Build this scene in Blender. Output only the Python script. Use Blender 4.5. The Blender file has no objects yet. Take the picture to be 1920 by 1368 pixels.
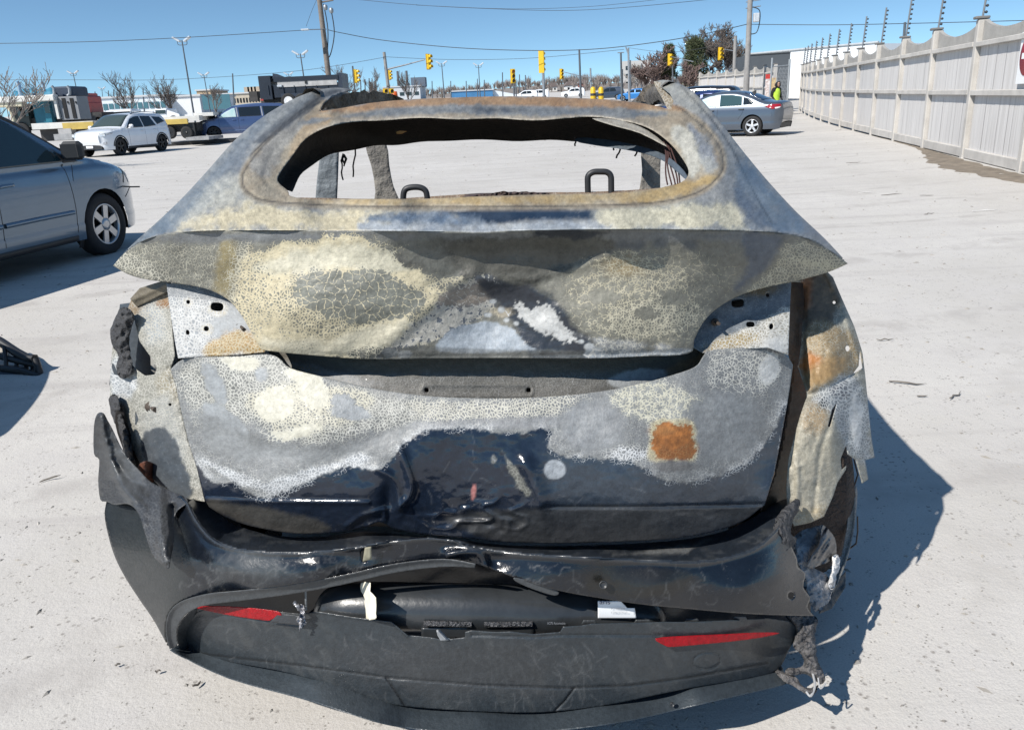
import bpy, bmesh, math, random
import numpy as np
from mathutils import Vector, Matrix

scene = bpy.context.scene
col = scene.collection
R = math.radians
rng = np.random.default_rng(7)
random.seed(7)

# ------------------------------------------------------------------ camera
FPX, CX, CY, CAMH = 1500.0, 960.0, 684.0, 1.44
TH, PH = math.atan(491 / FPX), 0.047
ct, st = math.cos(TH), math.sin(TH)
R0 = np.array([1, 0, 0.]); U0 = np.array([0, st, ct]); FW = np.array([0, ct, -st])
CR = math.cos(PH) * R0 - math.sin(PH) * U0
CU = math.cos(PH) * U0 + math.sin(PH) * R0
CAM = np.array([0, 0, CAMH])
cd = bpy.data.cameras.new('camera'); cam = bpy.data.objects.new('camera', cd); col.objects.link(cam)
cd.sensor_fit = 'HORIZONTAL'; cd.sensor_width = 36; cd.lens = FPX / 1920 * 36
cd.clip_start = 0.05; cd.clip_end = 3000
M = Matrix.Identity(4)
for i in range(3):
    M[i][0] = CR[i]; M[i][1] = CU[i]; M[i][2] = -FW[i]; M[i][3] = CAM[i]
cam.matrix_world = M
scene.camera = cam

# ------------------------------------------------------------------ sky and sun
SUN = np.array([0.76, 0.68, -1.0]); SUN = SUN / np.linalg.norm(SUN)
world = bpy.data.worlds.new('World'); scene.world = world; world.use_nodes = True
wn = world.node_tree.nodes; wl = world.node_tree.links
bg = wn['Background']
sky = wn.new('ShaderNodeTexSky'); sky.sky_type = 'NISHITA'; sky.sun_disc = False
sky.sun_elevation = math.asin(-SUN[2])
sky.sun_rotation = math.atan2(-SUN[0], -SUN[1])
sky.altitude = 100; sky.air_density = 1.0; sky.dust_density = 0.05; sky.ozone_density = .75
tcw = wn.new('ShaderNodeTexCoord'); mpw = wn.new('ShaderNodeVectorMath'); mpw.operation = 'MULTIPLY_ADD'
mpw.inputs[1].default_value = (1, 1, 2.1); mpw.inputs[2].default_value = (0, 0, .085)      # a little of the thick lowest air lifted off
nrw = wn.new('ShaderNodeVectorMath'); nrw.operation = 'NORMALIZE'
wl.new(tcw.outputs['Generated'], mpw.inputs[0]); wl.new(mpw.outputs[0], nrw.inputs[0]); wl.new(nrw.outputs[0], sky.inputs[0])
tint = wn.new('ShaderNodeMix'); tint.data_type = 'RGBA'; tint.blend_type = 'MULTIPLY'; tint.inputs[0].default_value = 1; tint.inputs[7].default_value = (.80, 1.0, 1.04, 1)
wl.new(sky.outputs[0], tint.inputs[6]); wl.new(tint.outputs[2], bg.inputs[0]); bg.inputs[1].default_value = 0.12
sd = bpy.data.lights.new('sun', 'SUN'); sun = bpy.data.objects.new('sun', sd); col.objects.link(sun)
sd.energy = 5.0; sd.angle = R(0.53); sd.color = (1, 0.955, 0.89)
sun.rotation_euler = Vector(SUN).to_track_quat('-Z', 'Y').to_euler()
sun.location = (-20, -20, 40)
vs = scene.view_settings
vs.view_transform = 'Standard'; vs.look = 'None'; vs.exposure = 0.34; vs.gamma = 1.0; vs.use_curve_mapping = False
scene.cycles.max_bounces = 4; scene.cycles.diffuse_bounces = 2; scene.cycles.glossy_bounces = 3
scene.cycles.transparent_max_bounces = 8

# ------------------------------------------------------------------ points and noise
def ray(px, py, roll=True):
    a = (np.asarray(px, float) - CX) / FPX; b = (CY - np.asarray(py, float)) / FPX
    r, u = (CR, CU) if roll else (R0, U0)
    return FW + np.multiply.outer(a, r) + np.multiply.outer(b, u)
def at(px, py, Y):
    d = ray(px, py); return CAM + d * (Y / d[1])
def gz(y, x=0):
    y = np.asarray(y, float); return 0.016 * 0.5 * ((y - 45) + np.sqrt((y - 45) ** 2 + 120)) * (y > 0)
def gnd(px, py):
    d = ray(px, py); t = CAMH / -d[2]
    for _ in range(30):
        p = CAM + d * t; t = (float(gz(p[1])) - CAMH) / d[2]
    p = CAM + d * t; return p
def onray(px, Y):          # the ground point below image column px at distance Y (px taken at the horizon)
    p = at(px, 193 - .047 * (px - 960), Y); return np.array([p[0], Y, float(gz(Y))])
def c2w(P):                # wreck frame (its right side has sunk) to world
    v = np.asarray(P, float) - CAM
    return CAM + np.outer(v @ R0, CR) + np.outer(v @ U0, CU) + np.outer(v @ FW, FW)
def cpt(px, py, Y):        # wreck-frame point
    d = ray(px, py, False); return CAM + d * (np.asarray(Y, float) / d[..., 1])[..., None]

def _h(ix, iy, s):
    n = (ix * 374761393 + iy * 668265263 + s * 1442695041) & 0x7fffffff
    n = ((n ^ (n >> 13)) * 1274126177) & 0x7fffffff
    return ((n ^ (n >> 16)) & 0xffff) / 65535.0
def vnoise(x, y, s=0):
    x = np.asarray(x, float); y = np.asarray(y, float)
    ix = np.floor(x).astype(np.int64); iy = np.floor(y).astype(np.int64); fx = x - ix; fy = y - iy
    fx = fx * fx * (3 - 2 * fx); fy = fy * fy * (3 - 2 * fy)
    a = _h(ix, iy, s); b = _h(ix + 1, iy, s); c = _h(ix, iy + 1, s); d = _h(ix + 1, iy + 1, s)
    return (a * (1 - fx) + b * fx) * (1 - fy) + (c * (1 - fx) + d * fx) * fy
def fbm(x, y, s=0, o=4):
    t = 0; a = .5; tot = 0
    for i in range(o):
        t = t + a * vnoise(x * 2 ** i, y * 2 ** i, s + i * 17); tot += a; a *= .55
    return t / tot
def sstep(a, b, x):
    t = np.clip((x - a) / (b - a), 0, 1); return t * t * (3 - 2 * t)

# ------------------------------------------------------------------ mesh helpers
def tag(o, label=None, cat=None, group=None, kind=None):
    if label: o['label'] = label
    if cat: o['category'] = cat
    if group: o['group'] = group
    if kind: o['kind'] = kind
    return o
def thing(name, loc, label, cat, rz=0, group=None):
    o = bpy.data.objects.new(name, None); col.objects.link(o)
    o.location = loc; o.rotation_euler = (0, 0, rz); o.empty_display_size = .2
    return tag(o, label, cat, group)
def link(name, me, parent=None, loc=None):
    o = bpy.data.objects.new(name, me); col.objects.link(o)
    if parent is not None: o.parent = parent
    if loc is not None: o.location = loc
    return o
def rawmesh(name, V, Fc, mat, smooth=False):
    me = bpy.data.meshes.new(name); V = np.asarray(V, float)
    if isinstance(Fc, np.ndarray) and Fc.ndim == 2:
        k = Fc.shape[1]; m = len(Fc); me.vertices.add(len(V)); me.vertices.foreach_set('co', V.ravel()); me.loops.add(m * k); me.loops.foreach_set('vertex_index', Fc.ravel().astype(np.int32))
        me.polygons.add(m); me.polygons.foreach_set('loop_start', np.arange(m, dtype=np.int32) * k); me.update(calc_edges=True); me.validate()
    else:
        me.from_pydata(V.tolist(), [], [list(map(int, f)) for f in Fc]); me.update()
    if mat: me.materials.append(mat)
    if smooth: me.polygons.foreach_set('use_smooth', [True] * len(me.polygons))
    return me
class MB:
    def __init__(s): s.v = []; s.f = []; s.sm = []
    def add(s, V, Fc, smooth=False, M=None):
        o = len(s.v)
        for p in V:
            p = Vector(p); s.v.append(tuple(M @ p if M else p))
        for f in Fc: s.f.append([i + o for i in f]); s.sm.append(smooth)
        return s
    def box(s, c, d, rz=0, M=None, ch=0.0):
        x, y, z = [k / 2 for k in d]
        if ch:
            h = ch; V = []
            for zz, i in ((-z, h), (-z + h, 0), (z - h, 0), (z, h)):
                a, b = x - i, y - i; k = h if i == 0 else h * .3
                V += [(a - k, -b, zz), (a, -b + k, zz), (a, b - k, zz), (a - k, b, zz), (-a + k, b, zz), (-a, b - k, zz), (-a, -b + k, zz), (-a + k, -b, zz)]
            Fc = [list(range(7, -1, -1)), list(range(24, 32))]
            for r in range(3):
                for i in range(8):
                    j = (i + 1) % 8; Fc.append([r * 8 + i, r * 8 + j, r * 8 + 8 + j, r * 8 + 8 + i])
        else:
            V = [(-x, -y, -z), (x, -y, -z), (x, y, -z), (-x, y, -z), (-x, -y, z), (x, -y, z), (x, y, z), (-x, y, z)]
            Fc = [[3, 2, 1, 0], [4, 5, 6, 7], [0, 1, 5, 4], [1, 2, 6, 5], [2, 3, 7, 6], [3, 0, 4, 7]]
        T = Matrix.Translation(c) @ Matrix.Rotation(rz, 4, 'Z')
        if M: T = M @ T
        return s.add(V, Fc, False, T)
    def tube(s, path, r, n=6, cap=True, M=None, smooth=True):
        P = [Vector(p) for p in path]; rr = r if hasattr(r, '__len__') else [r] * len(P)
        V = []; prev = None
        for i, p in enumerate(P):
            t = (P[min(i + 1, len(P) - 1)] - P[max(i - 1, 0)])
            t = t.normalized() if t.length > 1e-9 else Vector((0, 0, 1))
            if prev is None:
                a = t.orthogonal().normalized()
            else:
                a = (prev - t * prev.dot(t)); a = a.normalized() if a.length > 1e-6 else t.orthogonal().normalized()
            prev = a; b = t.cross(a)
            for k in range(n):
                q = 2 * math.pi * k / n; V.append(p + (a * math.cos(q) + b * math.sin(q)) * rr[i])
        Fc = []
        for i in range(len(P) - 1):
            for k in range(n):
                j = (k + 1) % n; Fc.append([i * n + k, i * n + j, (i + 1) * n + j, (i + 1) * n + k])
        s.add(V, Fc, smooth, M)
        if cap:
            s.add(V[:n], [list(range(n - 1, -1, -1))], False, M); s.add(V[-n:], [list(range(n))], False, M)
        return s
    def lathe(s, prof, n=24, M=None, smooth=True, cap=True):   # prof: (radius, height) about local z
        V = []; Fc = []
        for (r, h) in prof:
            for k in range(n):
                q = 2 * math.pi * k / n; V.append((r * math.cos(q), r * math.sin(q), h))
        for i in range(len(prof) - 1):
            for k in range(n):
                j = (k + 1) % n; Fc.append([i * n + k, i * n + j, (i + 1) * n + j, (i + 1) * n + k])
        s.add(V, Fc, smooth, M)
        if cap and prof[0][0] > 1e-6: s.add(V[:n], [list(range(n - 1, -1, -1))], False, M)
        if cap and prof[-1][0] > 1e-6: s.add(V[-n:], [list(range(n))], False, M)
        return s
    def prism(s, poly, d, M=None):                   # poly in local xy, extruded from 0 to d along z
        n = len(poly); V = [(p[0], p[1], 0) for p in poly] + [(p[0], p[1], d) for p in poly]
        Fc = [list(range(n - 1, -1, -1)), list(range(n, 2 * n))] + [[i, (i + 1) % n, n + (i + 1) % n, n + i] for i in range(n)]
        return s.add(V, Fc, False, M)
    def mesh(s, name, mat):
        me = bpy.data.meshes.new(name); me.from_pydata(s.v, [], s.f); me.update()
        if mat: me.materials.append(mat)
        me.polygons.foreach_set('use_smooth', s.sm); return me
    def build(s, name, mat, parent=None, loc=None):
        return link(name, s.mesh(name, mat), parent, loc)
def frame(o, xa, ya):       # matrix from origin and two axes
    x = Vector(xa).normalized(); y = Vector(ya); z = x.cross(y).normalized(); y = z.cross(x)
    return Matrix(((x[0], y[0], z[0], o[0]), (x[1], y[1], z[1], o[1]), (x[2], y[2], z[2], o[2]), (0, 0, 0, 1)))
YZ = Matrix(((0, 0, 1, 0), (1, 0, 0, 0), (0, 1, 0, 0), (0, 0, 0, 1)))   # local xy -> world yz, z -> x
XZ = Matrix(((1, 0, 0, 0), (0, 0, -1, 0), (0, 1, 0, 0), (0, 0, 0, 1)))  # local xy -> world xz, z -> -y

def crom(P, n=6, closed=False):
    P = np.asarray(P, float); N = len(P); out = []
    for i in range(N if closed else N - 1):
        g = lambda k: P[k % N] if closed else P[min(max(k, 0), N - 1)]
        a, b, c, d = g(i - 1), g(i), g(i + 1), g(i + 2)
        for k in range(n):
            t = k / n
            out.append(.5 * (2 * b + (c - a) * t + (2 * a - 5 * b + 4 * c - d) * t * t + (3 * b - a - 3 * c + d) * t ** 3))
    if not closed: out.append(P[-1])
    return np.array(out)
def inpoly(P, poly):
    x, y = P[:, 0], P[:, 1]; c = np.zeros(len(P), bool); n = len(poly)
    for i in range(n):
        x1, y1 = poly[i]; x2, y2 = poly[(i + 1) % n]
        if y1 == y2: continue
        k = ((y1 > y) != (y2 > y)) & (x < (x2 - x1) * (y - y1) / (y2 - y1) + x1); c ^= k
    return c
def edgedist(P, poly, closed=True, nearest=False):
    poly = np.asarray(poly, float); n = len(poly); best = np.full(len(P), 1e18); Q = np.zeros((len(P), 2))
    for i in range(n if closed else n - 1):
        a = poly[i]; b = poly[(i + 1) % n]; ab = b - a; L = ab @ ab
        t = np.clip(((P - a) @ ab) / (L if L > 1e-12 else 1), 0, 1); q = a + t[:, None] * ab
        d = ((P - q) ** 2).sum(1); k = d < best; best[k] = d[k]
        if nearest: Q[k] = q[k]
    return (np.sqrt(best), Q) if nearest else np.sqrt(best)
def sdist(P, poly):
    d = edgedist(P, poly); return np.where(inpoly(P, poly), d, -d)
def patch2d(poly, step, holes=(), snapc=True):
    poly = np.asarray(poly, float); lo = poly.min(0) - step; hi = poly.max(0) + step
    nx = int((hi[0] - lo[0]) / step) + 2; ny = int((hi[1] - lo[1]) / step) + 2
    gx = lo[0] + np.arange(nx) * step; gy = lo[1] + np.arange(ny) * step
    cxx, cyy = np.meshgrid(gx[:-1] + step / 2, gy[:-1] + step / 2, indexing='ij')
    Cc = np.stack([cxx.ravel(), cyy.ravel()], 1); keep = inpoly(Cc, poly)
    for h in holes: keep &= ~inpoly(Cc, h)
    K = keep.reshape(nx - 1, ny - 1)
    nid = np.arange(nx * ny).reshape(nx, ny)
    ii, jj = np.nonzero(K)
    q = np.stack([nid[ii, jj], nid[ii + 1, jj], nid[ii + 1, jj + 1], nid[ii, jj + 1]], 1)
    cnt = np.bincount(q.ravel(), minlength=nx * ny)
    used = np.nonzero(cnt)[0]; mp = -np.ones(nx * ny, int); mp[used] = np.arange(len(used))
    X, Yy = np.meshgrid(gx, gy, indexing='ij'); V = np.stack([X.ravel(), Yy.ravel()], 1)[used]
    bd = cnt[used] < 4; B = np.nonzero(bd)[0]
    if len(B):
        best = np.full(len(B), 1e18); Q = V[B].copy()
        for pl in [poly] + list(holes):
            d, qq = edgedist(V[B], pl, True, True); k = d < best; best[k] = d[k]; Q[k] = qq[k]
        k = best < 1.5 * step; V[B[k]] = Q[k]
        if snapc:
            for pl in [poly]:
                for i in range(len(pl)):
                    a, b, c = pl[i - 1], pl[i], pl[(i + 1) % len(pl)]
                    u = b - a; w = c - b; cr = abs(u[0] * w[1] - u[1] * w[0]) / (np.linalg.norm(u) * np.linalg.norm(w) + 1e-9)
                    if cr > .35:
                        d = ((V[B] - b) ** 2).sum(1); k = d.argmin()
                        if d[k] < (1.6 * step) ** 2: V[B[k]] = b
    return V, mp[q], bd
def solidify(V3, quads, off):       # adds a back sheet and walls; off: (n,3) or (3,)
    V3 = np.asarray(V3, float); n = len(V3); q = np.asarray([list(f) for f in quads], int)
    E = np.concatenate([np.stack([q[:, i], q[:, (i + 1) % q.shape[1]]], 1) for i in range(q.shape[1])])
    key = np.minimum(E[:, 0], E[:, 1]) * (n + 1) + np.maximum(E[:, 0], E[:, 1])
    _, idx, cnt = np.unique(key, return_index=True, return_counts=True); B = E[idx[cnt == 1]]
    walls = np.stack([B[:, 1], B[:, 0], B[:, 0] + n, B[:, 1] + n], 1)
    if q.shape[1] == 4: return np.concatenate([V3, V3 + off]), np.concatenate([q, q[:, ::-1] + n, walls])
    return np.concatenate([V3, V3 + off]), [list(f) for f in q] + [list(f) for f in q[:, ::-1] + n] + [list(f) for f in walls]

# ------------------------------------------------------------------ materials
def newmat(name):
    m = bpy.data.materials.new(name); m.use_nodes = True
    return m, m.node_tree.nodes, m.node_tree.links, m.node_tree.nodes['Principled BSDF']
def pm(name, c, rough=.6, metal=0.0, var=.18, scale=6.0, bump=0.0, bscale=60.0, coat=0.0, c2=None, spec=.5, coords='Object', thresh=None):
    m, N, L, b = newmat(name)
    b.inputs['Roughness'].default_value = rough; b.inputs['Metallic'].default_value = metal
    b.inputs['Coat Weight'].default_value = coat; b.inputs['Coat Roughness'].default_value = .06
    b.inputs['Specular IOR Level'].default_value = spec
    tc = N.new('ShaderNodeTexCoord'); no = N.new('ShaderNodeTexNoise'); no.inputs['Scale'].default_value = scale
    no.inputs['Detail'].default_value = 6; no.inputs['Roughness'].default_value = .62
    L.new(tc.outputs[coords], no.inputs['Vector'])
    mx = N.new('ShaderNodeMix'); mx.data_type = 'RGBA'
    c2 = c2 or tuple(k * (1 - var) for k in c); c1 = tuple(min(1, k * (1 + var * .6)) for k in c)
    mx.inputs[6].default_value = (*c1, 1); mx.inputs[7].default_value = (*c2, 1)
    mr = N.new('ShaderNodeMapRange'); lo, hi = thresh or (.3, .7)
    mr.inputs[1].default_value = lo; mr.inputs[2].default_value = hi
    L.new(no.outputs[0], mr.inputs[0]); L.new(mr.outputs[0], mx.inputs[0]); L.new(mx.outputs[2], b.inputs['Base Color'])
    if bump:
        n2 = N.new('ShaderNodeTexNoise'); n2.inputs['Scale'].default_value = bscale; n2.inputs['Detail'].default_value = 5
        L.new(tc.outputs[coords], n2.inputs['Vector'])
        bp = N.new('ShaderNodeBump'); bp.inputs['Strength'].default_value = bump; bp.inputs['Distance'].default_value = .02
        L.new(n2.outputs[0], bp.inputs['Height']); L.new(bp.outputs[0], b.inputs['Normal'])
    return m
def paint_mat(name, c, rough=.3, metal=.35, dust=.12):
    m = pm(name, c, rough, metal, .06, 3.0, coat=.9)
    return m
def glass_mat(name, c=(.012, .016, .018), rough=.04):
    m = pm(name, c, rough, 0, .1, 1.5, spec=.8); return m
# ------------------------------------------------------------------ ground
def ground_material():
    m, N, L, b = newmat('dusty_lot')
    tc = N.new('ShaderNodeTexCoord')
    def noise(sc, det=6, rough=.6, vec=None):
        n = N.new('ShaderNodeTexNoise'); n.noise_dimensions = '2D'; n.inputs['Scale'].default_value = sc; n.inputs['Detail'].default_value = det
        n.inputs['Roughness'].default_value = rough; L.new(vec or tc.outputs['Object'], n.inputs['Vector']); return n.outputs[0]
    def ramp(src, a, bb):
        r = N.new('ShaderNodeMapRange'); r.inputs[1].default_value = a; r.inputs[2].default_value = bb; L.new(src, r.inputs[0]); return r.outputs[0]
    def mix(f, a, c):
        x = N.new('ShaderNodeMix'); x.data_type = 'RGBA'
        for s, v in ((6, a), (7, c)):
            if isinstance(v, tuple): x.inputs[s].default_value = (*v, 1)
            else: L.new(v, x.inputs[s])
        L.new(f, x.inputs[0]); return x.outputs[2]
    big = ramp(noise(.35, 5), .35, .68)
    base = mix(big, (.555, .53, .49), (.45, .425, .385))
    mid = ramp(noise(2.2, 5, .7), .42, .72)
    base = mix(mid, base, (.50, .475, .445))
    # drawn-out tyre tracks
    mp = N.new('ShaderNodeMapping'); mp.inputs['Scale'].default_value = (.16, 2.6, 1); mp.inputs['Rotation'].default_value = (0, 0, R(-14))
    L.new(tc.outputs['Object'], mp.inputs['Vector'])
    tr = ramp(noise(1.1, 5, .68, mp.outputs[0]), .54, .74)
    base = mix(tr, base, (.40, .375, .35))
    # pits and dirt crumbs
    vo = N.new('ShaderNodeTexVoronoi'); vo.voronoi_dimensions = '2D'; vo.inputs['Scale'].default_value = 26; L.new(tc.outputs['Object'], vo.inputs['Vector'])
    sel = ramp(noise(7, 3), .57, .64)
    pit = ramp(vo.outputs['Distance'], .2, .1)
    mm = N.new('ShaderNodeMath'); mm.operation = 'MULTIPLY'; L.new(sel, mm.inputs[0]); L.new(pit, mm.inputs[1])
    base = mix(mm.outputs[0], base, (.23, .21, .19))
    vs_ = N.new('ShaderNodeTexVoronoi'); vs_.voronoi_dimensions = '2D'; vs_.inputs['Scale'].default_value = 75; L.new(tc.outputs['Object'], vs_.inputs['Vector'])
    m2 = N.new('ShaderNodeMath'); m2.operation = 'MULTIPLY'; L.new(ramp(noise(19, 2), .6, .68), m2.inputs[0]); L.new(ramp(vs_.outputs['Distance'], .28, .16), m2.inputs[1])
    base = mix(m2.outputs[0], base, (.20, .185, .165))
    st2 = ramp(noise(.9, 4, .7), .60, .74); base = mix(st2, base, (.43, .405, .37))
    wv_ = N.new('ShaderNodeTexWave'); wv_.inputs['Scale'].default_value = .22; wv_.inputs['Distortion'].default_value = 7; wv_.inputs['Detail'].default_value = 3; wv_.inputs['Detail Scale'].default_value = .6
    mp2 = N.new('ShaderNodeMapping'); mp2.inputs['Rotation'].default_value = (0, 0, R(68)); L.new(tc.outputs['Object'], mp2.inputs[0]); L.new(mp2.outputs[0], wv_.inputs['Vector'])
    m3 = N.new('ShaderNodeMath'); m3.operation = 'MULTIPLY'; L.new(ramp(wv_.outputs['Fac'], .93, .995), m3.inputs[0]); L.new(ramp(noise(3, 3, .7), .42, .62), m3.inputs[1])
    base = mix(m3.outputs[0], base, (.40, .375, .345))
    fine = ramp(noise(190, 1, .7), .25, .75)
    base = mix(fine, base, mix(fine, base, (.42, .40, .375)))
    L.new(base, b.inputs['Base Color']); b.inputs['Roughness'].default_value = .92; b.inputs['Specular IOR Level'].default_value = .25
    bp = N.new('ShaderNodeBump'); bp.inputs['Strength'].default_value = .22; bp.inputs['Distance'].default_value = .012
    h = N.new('ShaderNodeMath'); h.operation = 'MULTIPLY_ADD'; L.new(noise(55, 3, .75), h.inputs[0]); h.inputs[1].default_value = 1.0
    h2 = N.new('ShaderNodeMath'); h2.operation = 'MULTIPLY'; L.new(noise(6, 2, .6), h2.inputs[0]); h2.inputs[1].default_value = 1.6
    L.new(h2.outputs[0], h.inputs[2]); L.new(h.outputs[0], bp.inputs['Height']); L.new(bp.outputs[0], b.inputs['Normal'])
    return m
ys = np.concatenate([np.linspace(-30, 0, 8), np.linspace(.5, 60, 90), np.geomspace(62, 1400, 60)])
xs = np.concatenate([-np.geomspace(1500, 40, 26), np.linspace(-38, 38, 60), np.geomspace(40, 1500, 26)])
XX, YY = np.meshgrid(xs, ys, indexing='ij')
ZZ = gz(np.minimum(YY, 420)) 
V = np.stack([XX.ravel(), YY.ravel(), ZZ.ravel()], 1); nX, nY = XX.shape
q = np.arange(nX * nY).reshape(nX, nY)
Fc = np.stack([q[:-1, :-1].ravel(), q[1:, :-1].ravel(), q[1:, 1:].ravel(), q[:-1, 1:].ravel()], 1)
g = link('ground', rawmesh('ground', V, Fc, ground_material(), True)); tag(g, 'pale dusty gravel and concrete lot under everything', None, None, 'structure')

# damp brown soil along the foot of the fence, a thin uneven heap
def soil_strip():
    m = pm('damp_soil', (.20, .165, .125), .95, 0, .35, 5, .8, 30)
    a = np.array([8.25, 13.0]); d = np.array([11.3 - 8.3, 25.18 - 13.02]); Ld = np.hypot(*d); d = d / Ld; nrm = np.array([-d[1], d[0]])
    V = []; Fc = []; n = 90; k = 9
    for i in range(n + 1):
        s = -3 + i / n * 17; wd = (.95 * math.exp(-((s - 1.2) / 3.4) ** 2) + .16) * (.75 + .5 * float(fbm(s * 1.7, 3.3, 5)))
        for j in range(k + 1):
            t = j / k; p = a + d * s + nrm * (t * wd - .04)
            z = .004 + .06 * math.sin(math.pi * min(1, .25 + .75 * (1 - t)) ) * (1 - t) * (.4 + float(fbm(p[0] * 6, p[1] * 6, 3))) * (t < 1) 
            V.append((p[0], p[1], z if t < 1 else .002))
    for i in range(n):
        for j in range(k):
            o = i * (k + 1) + j; Fc.append([o, o + k + 1, o + k + 2, o + 1])
    o = link('soil', rawmesh('soil', V, Fc, m, True)); tag(o, 'damp brown soil heaped along the foot of the concrete fence', 'soil', None, 'stuff')
soil_strip()

# loose grit: far too many to count
def grit():
    mb_v = []; mb_f = []
    r = np.random.default_rng(3)
    for i in range(5200):
        if i < 3000:
            y = 1.3 + 7 * r.random() ** 1.4; x = (r.random() - .5) * (2.2 + y * 1.5)
        else:
            y = 6 + 26 * r.random(); x = (r.random() - .5) * (2 + y * 1.4)
        s = (.0025 + .007 * r.random() ** 4) * (1 + y * .1)
        o = len(mb_v); z = float(gz(y)); a = r.random() * 6.3; e = 1 + r.random() * 1.5
        pts = [(1, 0, 0), (0, .8, 0), (-1, 0, 0), (0, -.8, 0), (.1, 0, .7)]
        for (u, v, w) in pts:
            u *= e; mb_v.append((x + s * (u * math.cos(a) - v * math.sin(a)), y + s * (u * math.sin(a) + v * math.cos(a)), z - .0005 + s * w))
        mb_f += [[o, o + 1, o + 4], [o + 1, o + 2, o + 4], [o + 2, o + 3, o + 4], [o + 3, o, o + 4]]
    m = pm('grit', (.30, .28, .25), .95, 0, .6, 3, c2=(.12, .11, .10), coords='Object')
    o = link('grit', rawmesh('grit', mb_v, mb_f, m)); tag(o, 'scattered small stones and crumbs of dirt on the lot', 'gravel', None, 'stuff')
grit()
# ------------------------------------------------------------------ the burnt car
def burnt_material():
    m, N, L, b = newmat('burnt_paint')
    def attr(n):
        a = N.new('ShaderNodeAttribute'); a.attribute_name = n; return a
    ca, cb, pr = attr('ca'), attr('cb'), attr('pr')
    sp = N.new('ShaderNodeSeparateColor'); L.new(pr.outputs['Color'], sp.inputs[0])
    t, coarse, gloss = sp.outputs[0], sp.outputs[1], sp.outputs[2]
    pc = attr('pc')
    def math_(op, a, c=None, d=None):
        x = N.new('ShaderNodeMath'); x.operation = op
        for i, v in enumerate((a, c, d)):
            if v is None: continue
            if isinstance(v, (int, float)): x.inputs[i].default_value = v
            else: L.new(v, x.inputs[i])
        return x.outputs[0]
    def noise(sc, det=3, rough=.6):
        n = N.new('ShaderNodeTexNoise'); n.noise_dimensions = '2D'; n.inputs['Scale'].default_value = sc; n.inputs['Detail'].default_value = det
        n.inputs['Roughness'].default_value = rough; L.new(pc.outputs['Vector'], n.inputs['Vector']); return n
    wn_ = noise(30, 2)
    wv = N.new('ShaderNodeMixRGB'); wv.blend_type = 'LINEAR_LIGHT'; wv.inputs[0].default_value = .007
    L.new(pc.outputs['Vector'], wv.inputs[1]); L.new(wn_.outputs['Color'], wv.inputs[2])
    wn2 = noise(9, 1)
    wv2 = N.new('ShaderNodeMixRGB'); wv2.blend_type = 'LINEAR_LIGHT'; wv2.inputs[0].default_value = .013; L.new(wv.outputs[0], wv2.inputs[1]); L.new(wn2.outputs['Color'], wv2.inputs[2])
    def vor(sc):
        v = N.new('ShaderNodeTexVoronoi'); v.voronoi_dimensions = '2D'; v.feature = 'DISTANCE_TO_EDGE'; v.inputs['Scale'].default_value = sc
        v.inputs['Randomness'].default_value = 1; L.new(wv2.outputs[0], v.inputs['Vector']); return v.outputs[0]
    v1, v2 = vor(150), vor(52)
    d = N.new('ShaderNodeMix'); d.data_type = 'FLOAT'; L.new(coarse, d.inputs[0]); L.new(v1, d.inputs[2]); L.new(v2, d.inputs[3])
    # threshold grows with t: nothing at 0, a fine network between, all at 1
    nz = noise(55, 3, .7).outputs[0]
    bell = math_('MULTIPLY', math_('MULTIPLY', t, math_('SUBTRACT', 1.0, t)), 1.3)
    tt = math_('MULTIPLY_ADD', math_('SUBTRACT', nz, .5), bell, t)
    thr = math_('MULTIPLY', math_('POWER', math_('MAXIMUM', tt, 0.0), 1.6), .62)
    mask = N.new('ShaderNodeMapRange'); mask.inputs[3].default_value = 1; mask.inputs[4].default_value = 0
    L.new(d.outputs[0], mask.inputs[0]); L.new(math_('SUBTRACT', thr, .03), mask.inputs[1]); L.new(thr, mask.inputs[2])
    mk = math_('MULTIPLY', mask.outputs[0], math_('GREATER_THAN', tt, .02))
    mx = N.new('ShaderNodeMix'); mx.data_type = 'RGBA'; L.new(mk, mx.inputs[0]); L.new(ca.outputs['Color'], mx.inputs[6]); L.new(cb.outputs['Color'], mx.inputs[7])
    hv = N.new('ShaderNodeHueSaturation'); L.new(mx.outputs[2], hv.inputs['Color'])
    n3 = N.new('ShaderNodeMapRange'); n3.inputs[1].default_value = .25; n3.inputs[2].default_value = .75; n3.inputs[3].default_value = .74; n3.inputs[4].default_value = 1.22
    L.new(noise(75, 4, .75).outputs[0], n3.inputs[0]); L.new(n3.outputs[0], hv.inputs['Value'])
    L.new(hv.outputs[0], b.inputs['Base Color'])
    g2 = math_('MULTIPLY', gloss, math_('SUBTRACT', 1.0, mk))
    rr = N.new('ShaderNodeMapRange'); rr.inputs[3].default_value = .62; rr.inputs[4].default_value = .13
    L.new(g2, rr.inputs[0]); L.new(math_('MULTIPLY_ADD', math_('SUBTRACT', noise(40, 3, .7).outputs[0], .5), .22, rr.outputs[0]), b.inputs['Roughness'])
    b.inputs['Specular IOR Level'].default_value = .5
    L.new(math_('MULTIPLY', g2, .3), b.inputs['Coat Weight']); b.inputs['Coat Roughness'].default_value = .08
    bp = N.new('ShaderNodeBump'); bp.inputs['Strength'].default_value = .22; bp.inputs['Distance'].default_value = .005
    hh = math_('MULTIPLY', noise(160, 2, .6).outputs[0], math_('MULTIPLY_ADD', gloss, -.8, 1.0))
    L.new(hh, bp.inputs['Height']); L.new(bp.outputs[0], b.inputs['Normal'])
    return m
BURNT = burnt_material()
CHAR = pm('melted_plastic', (.022, .022, .024), .72, 0, .5, 30, 1.0, 70, c2=(.055, .055, .057))
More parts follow.
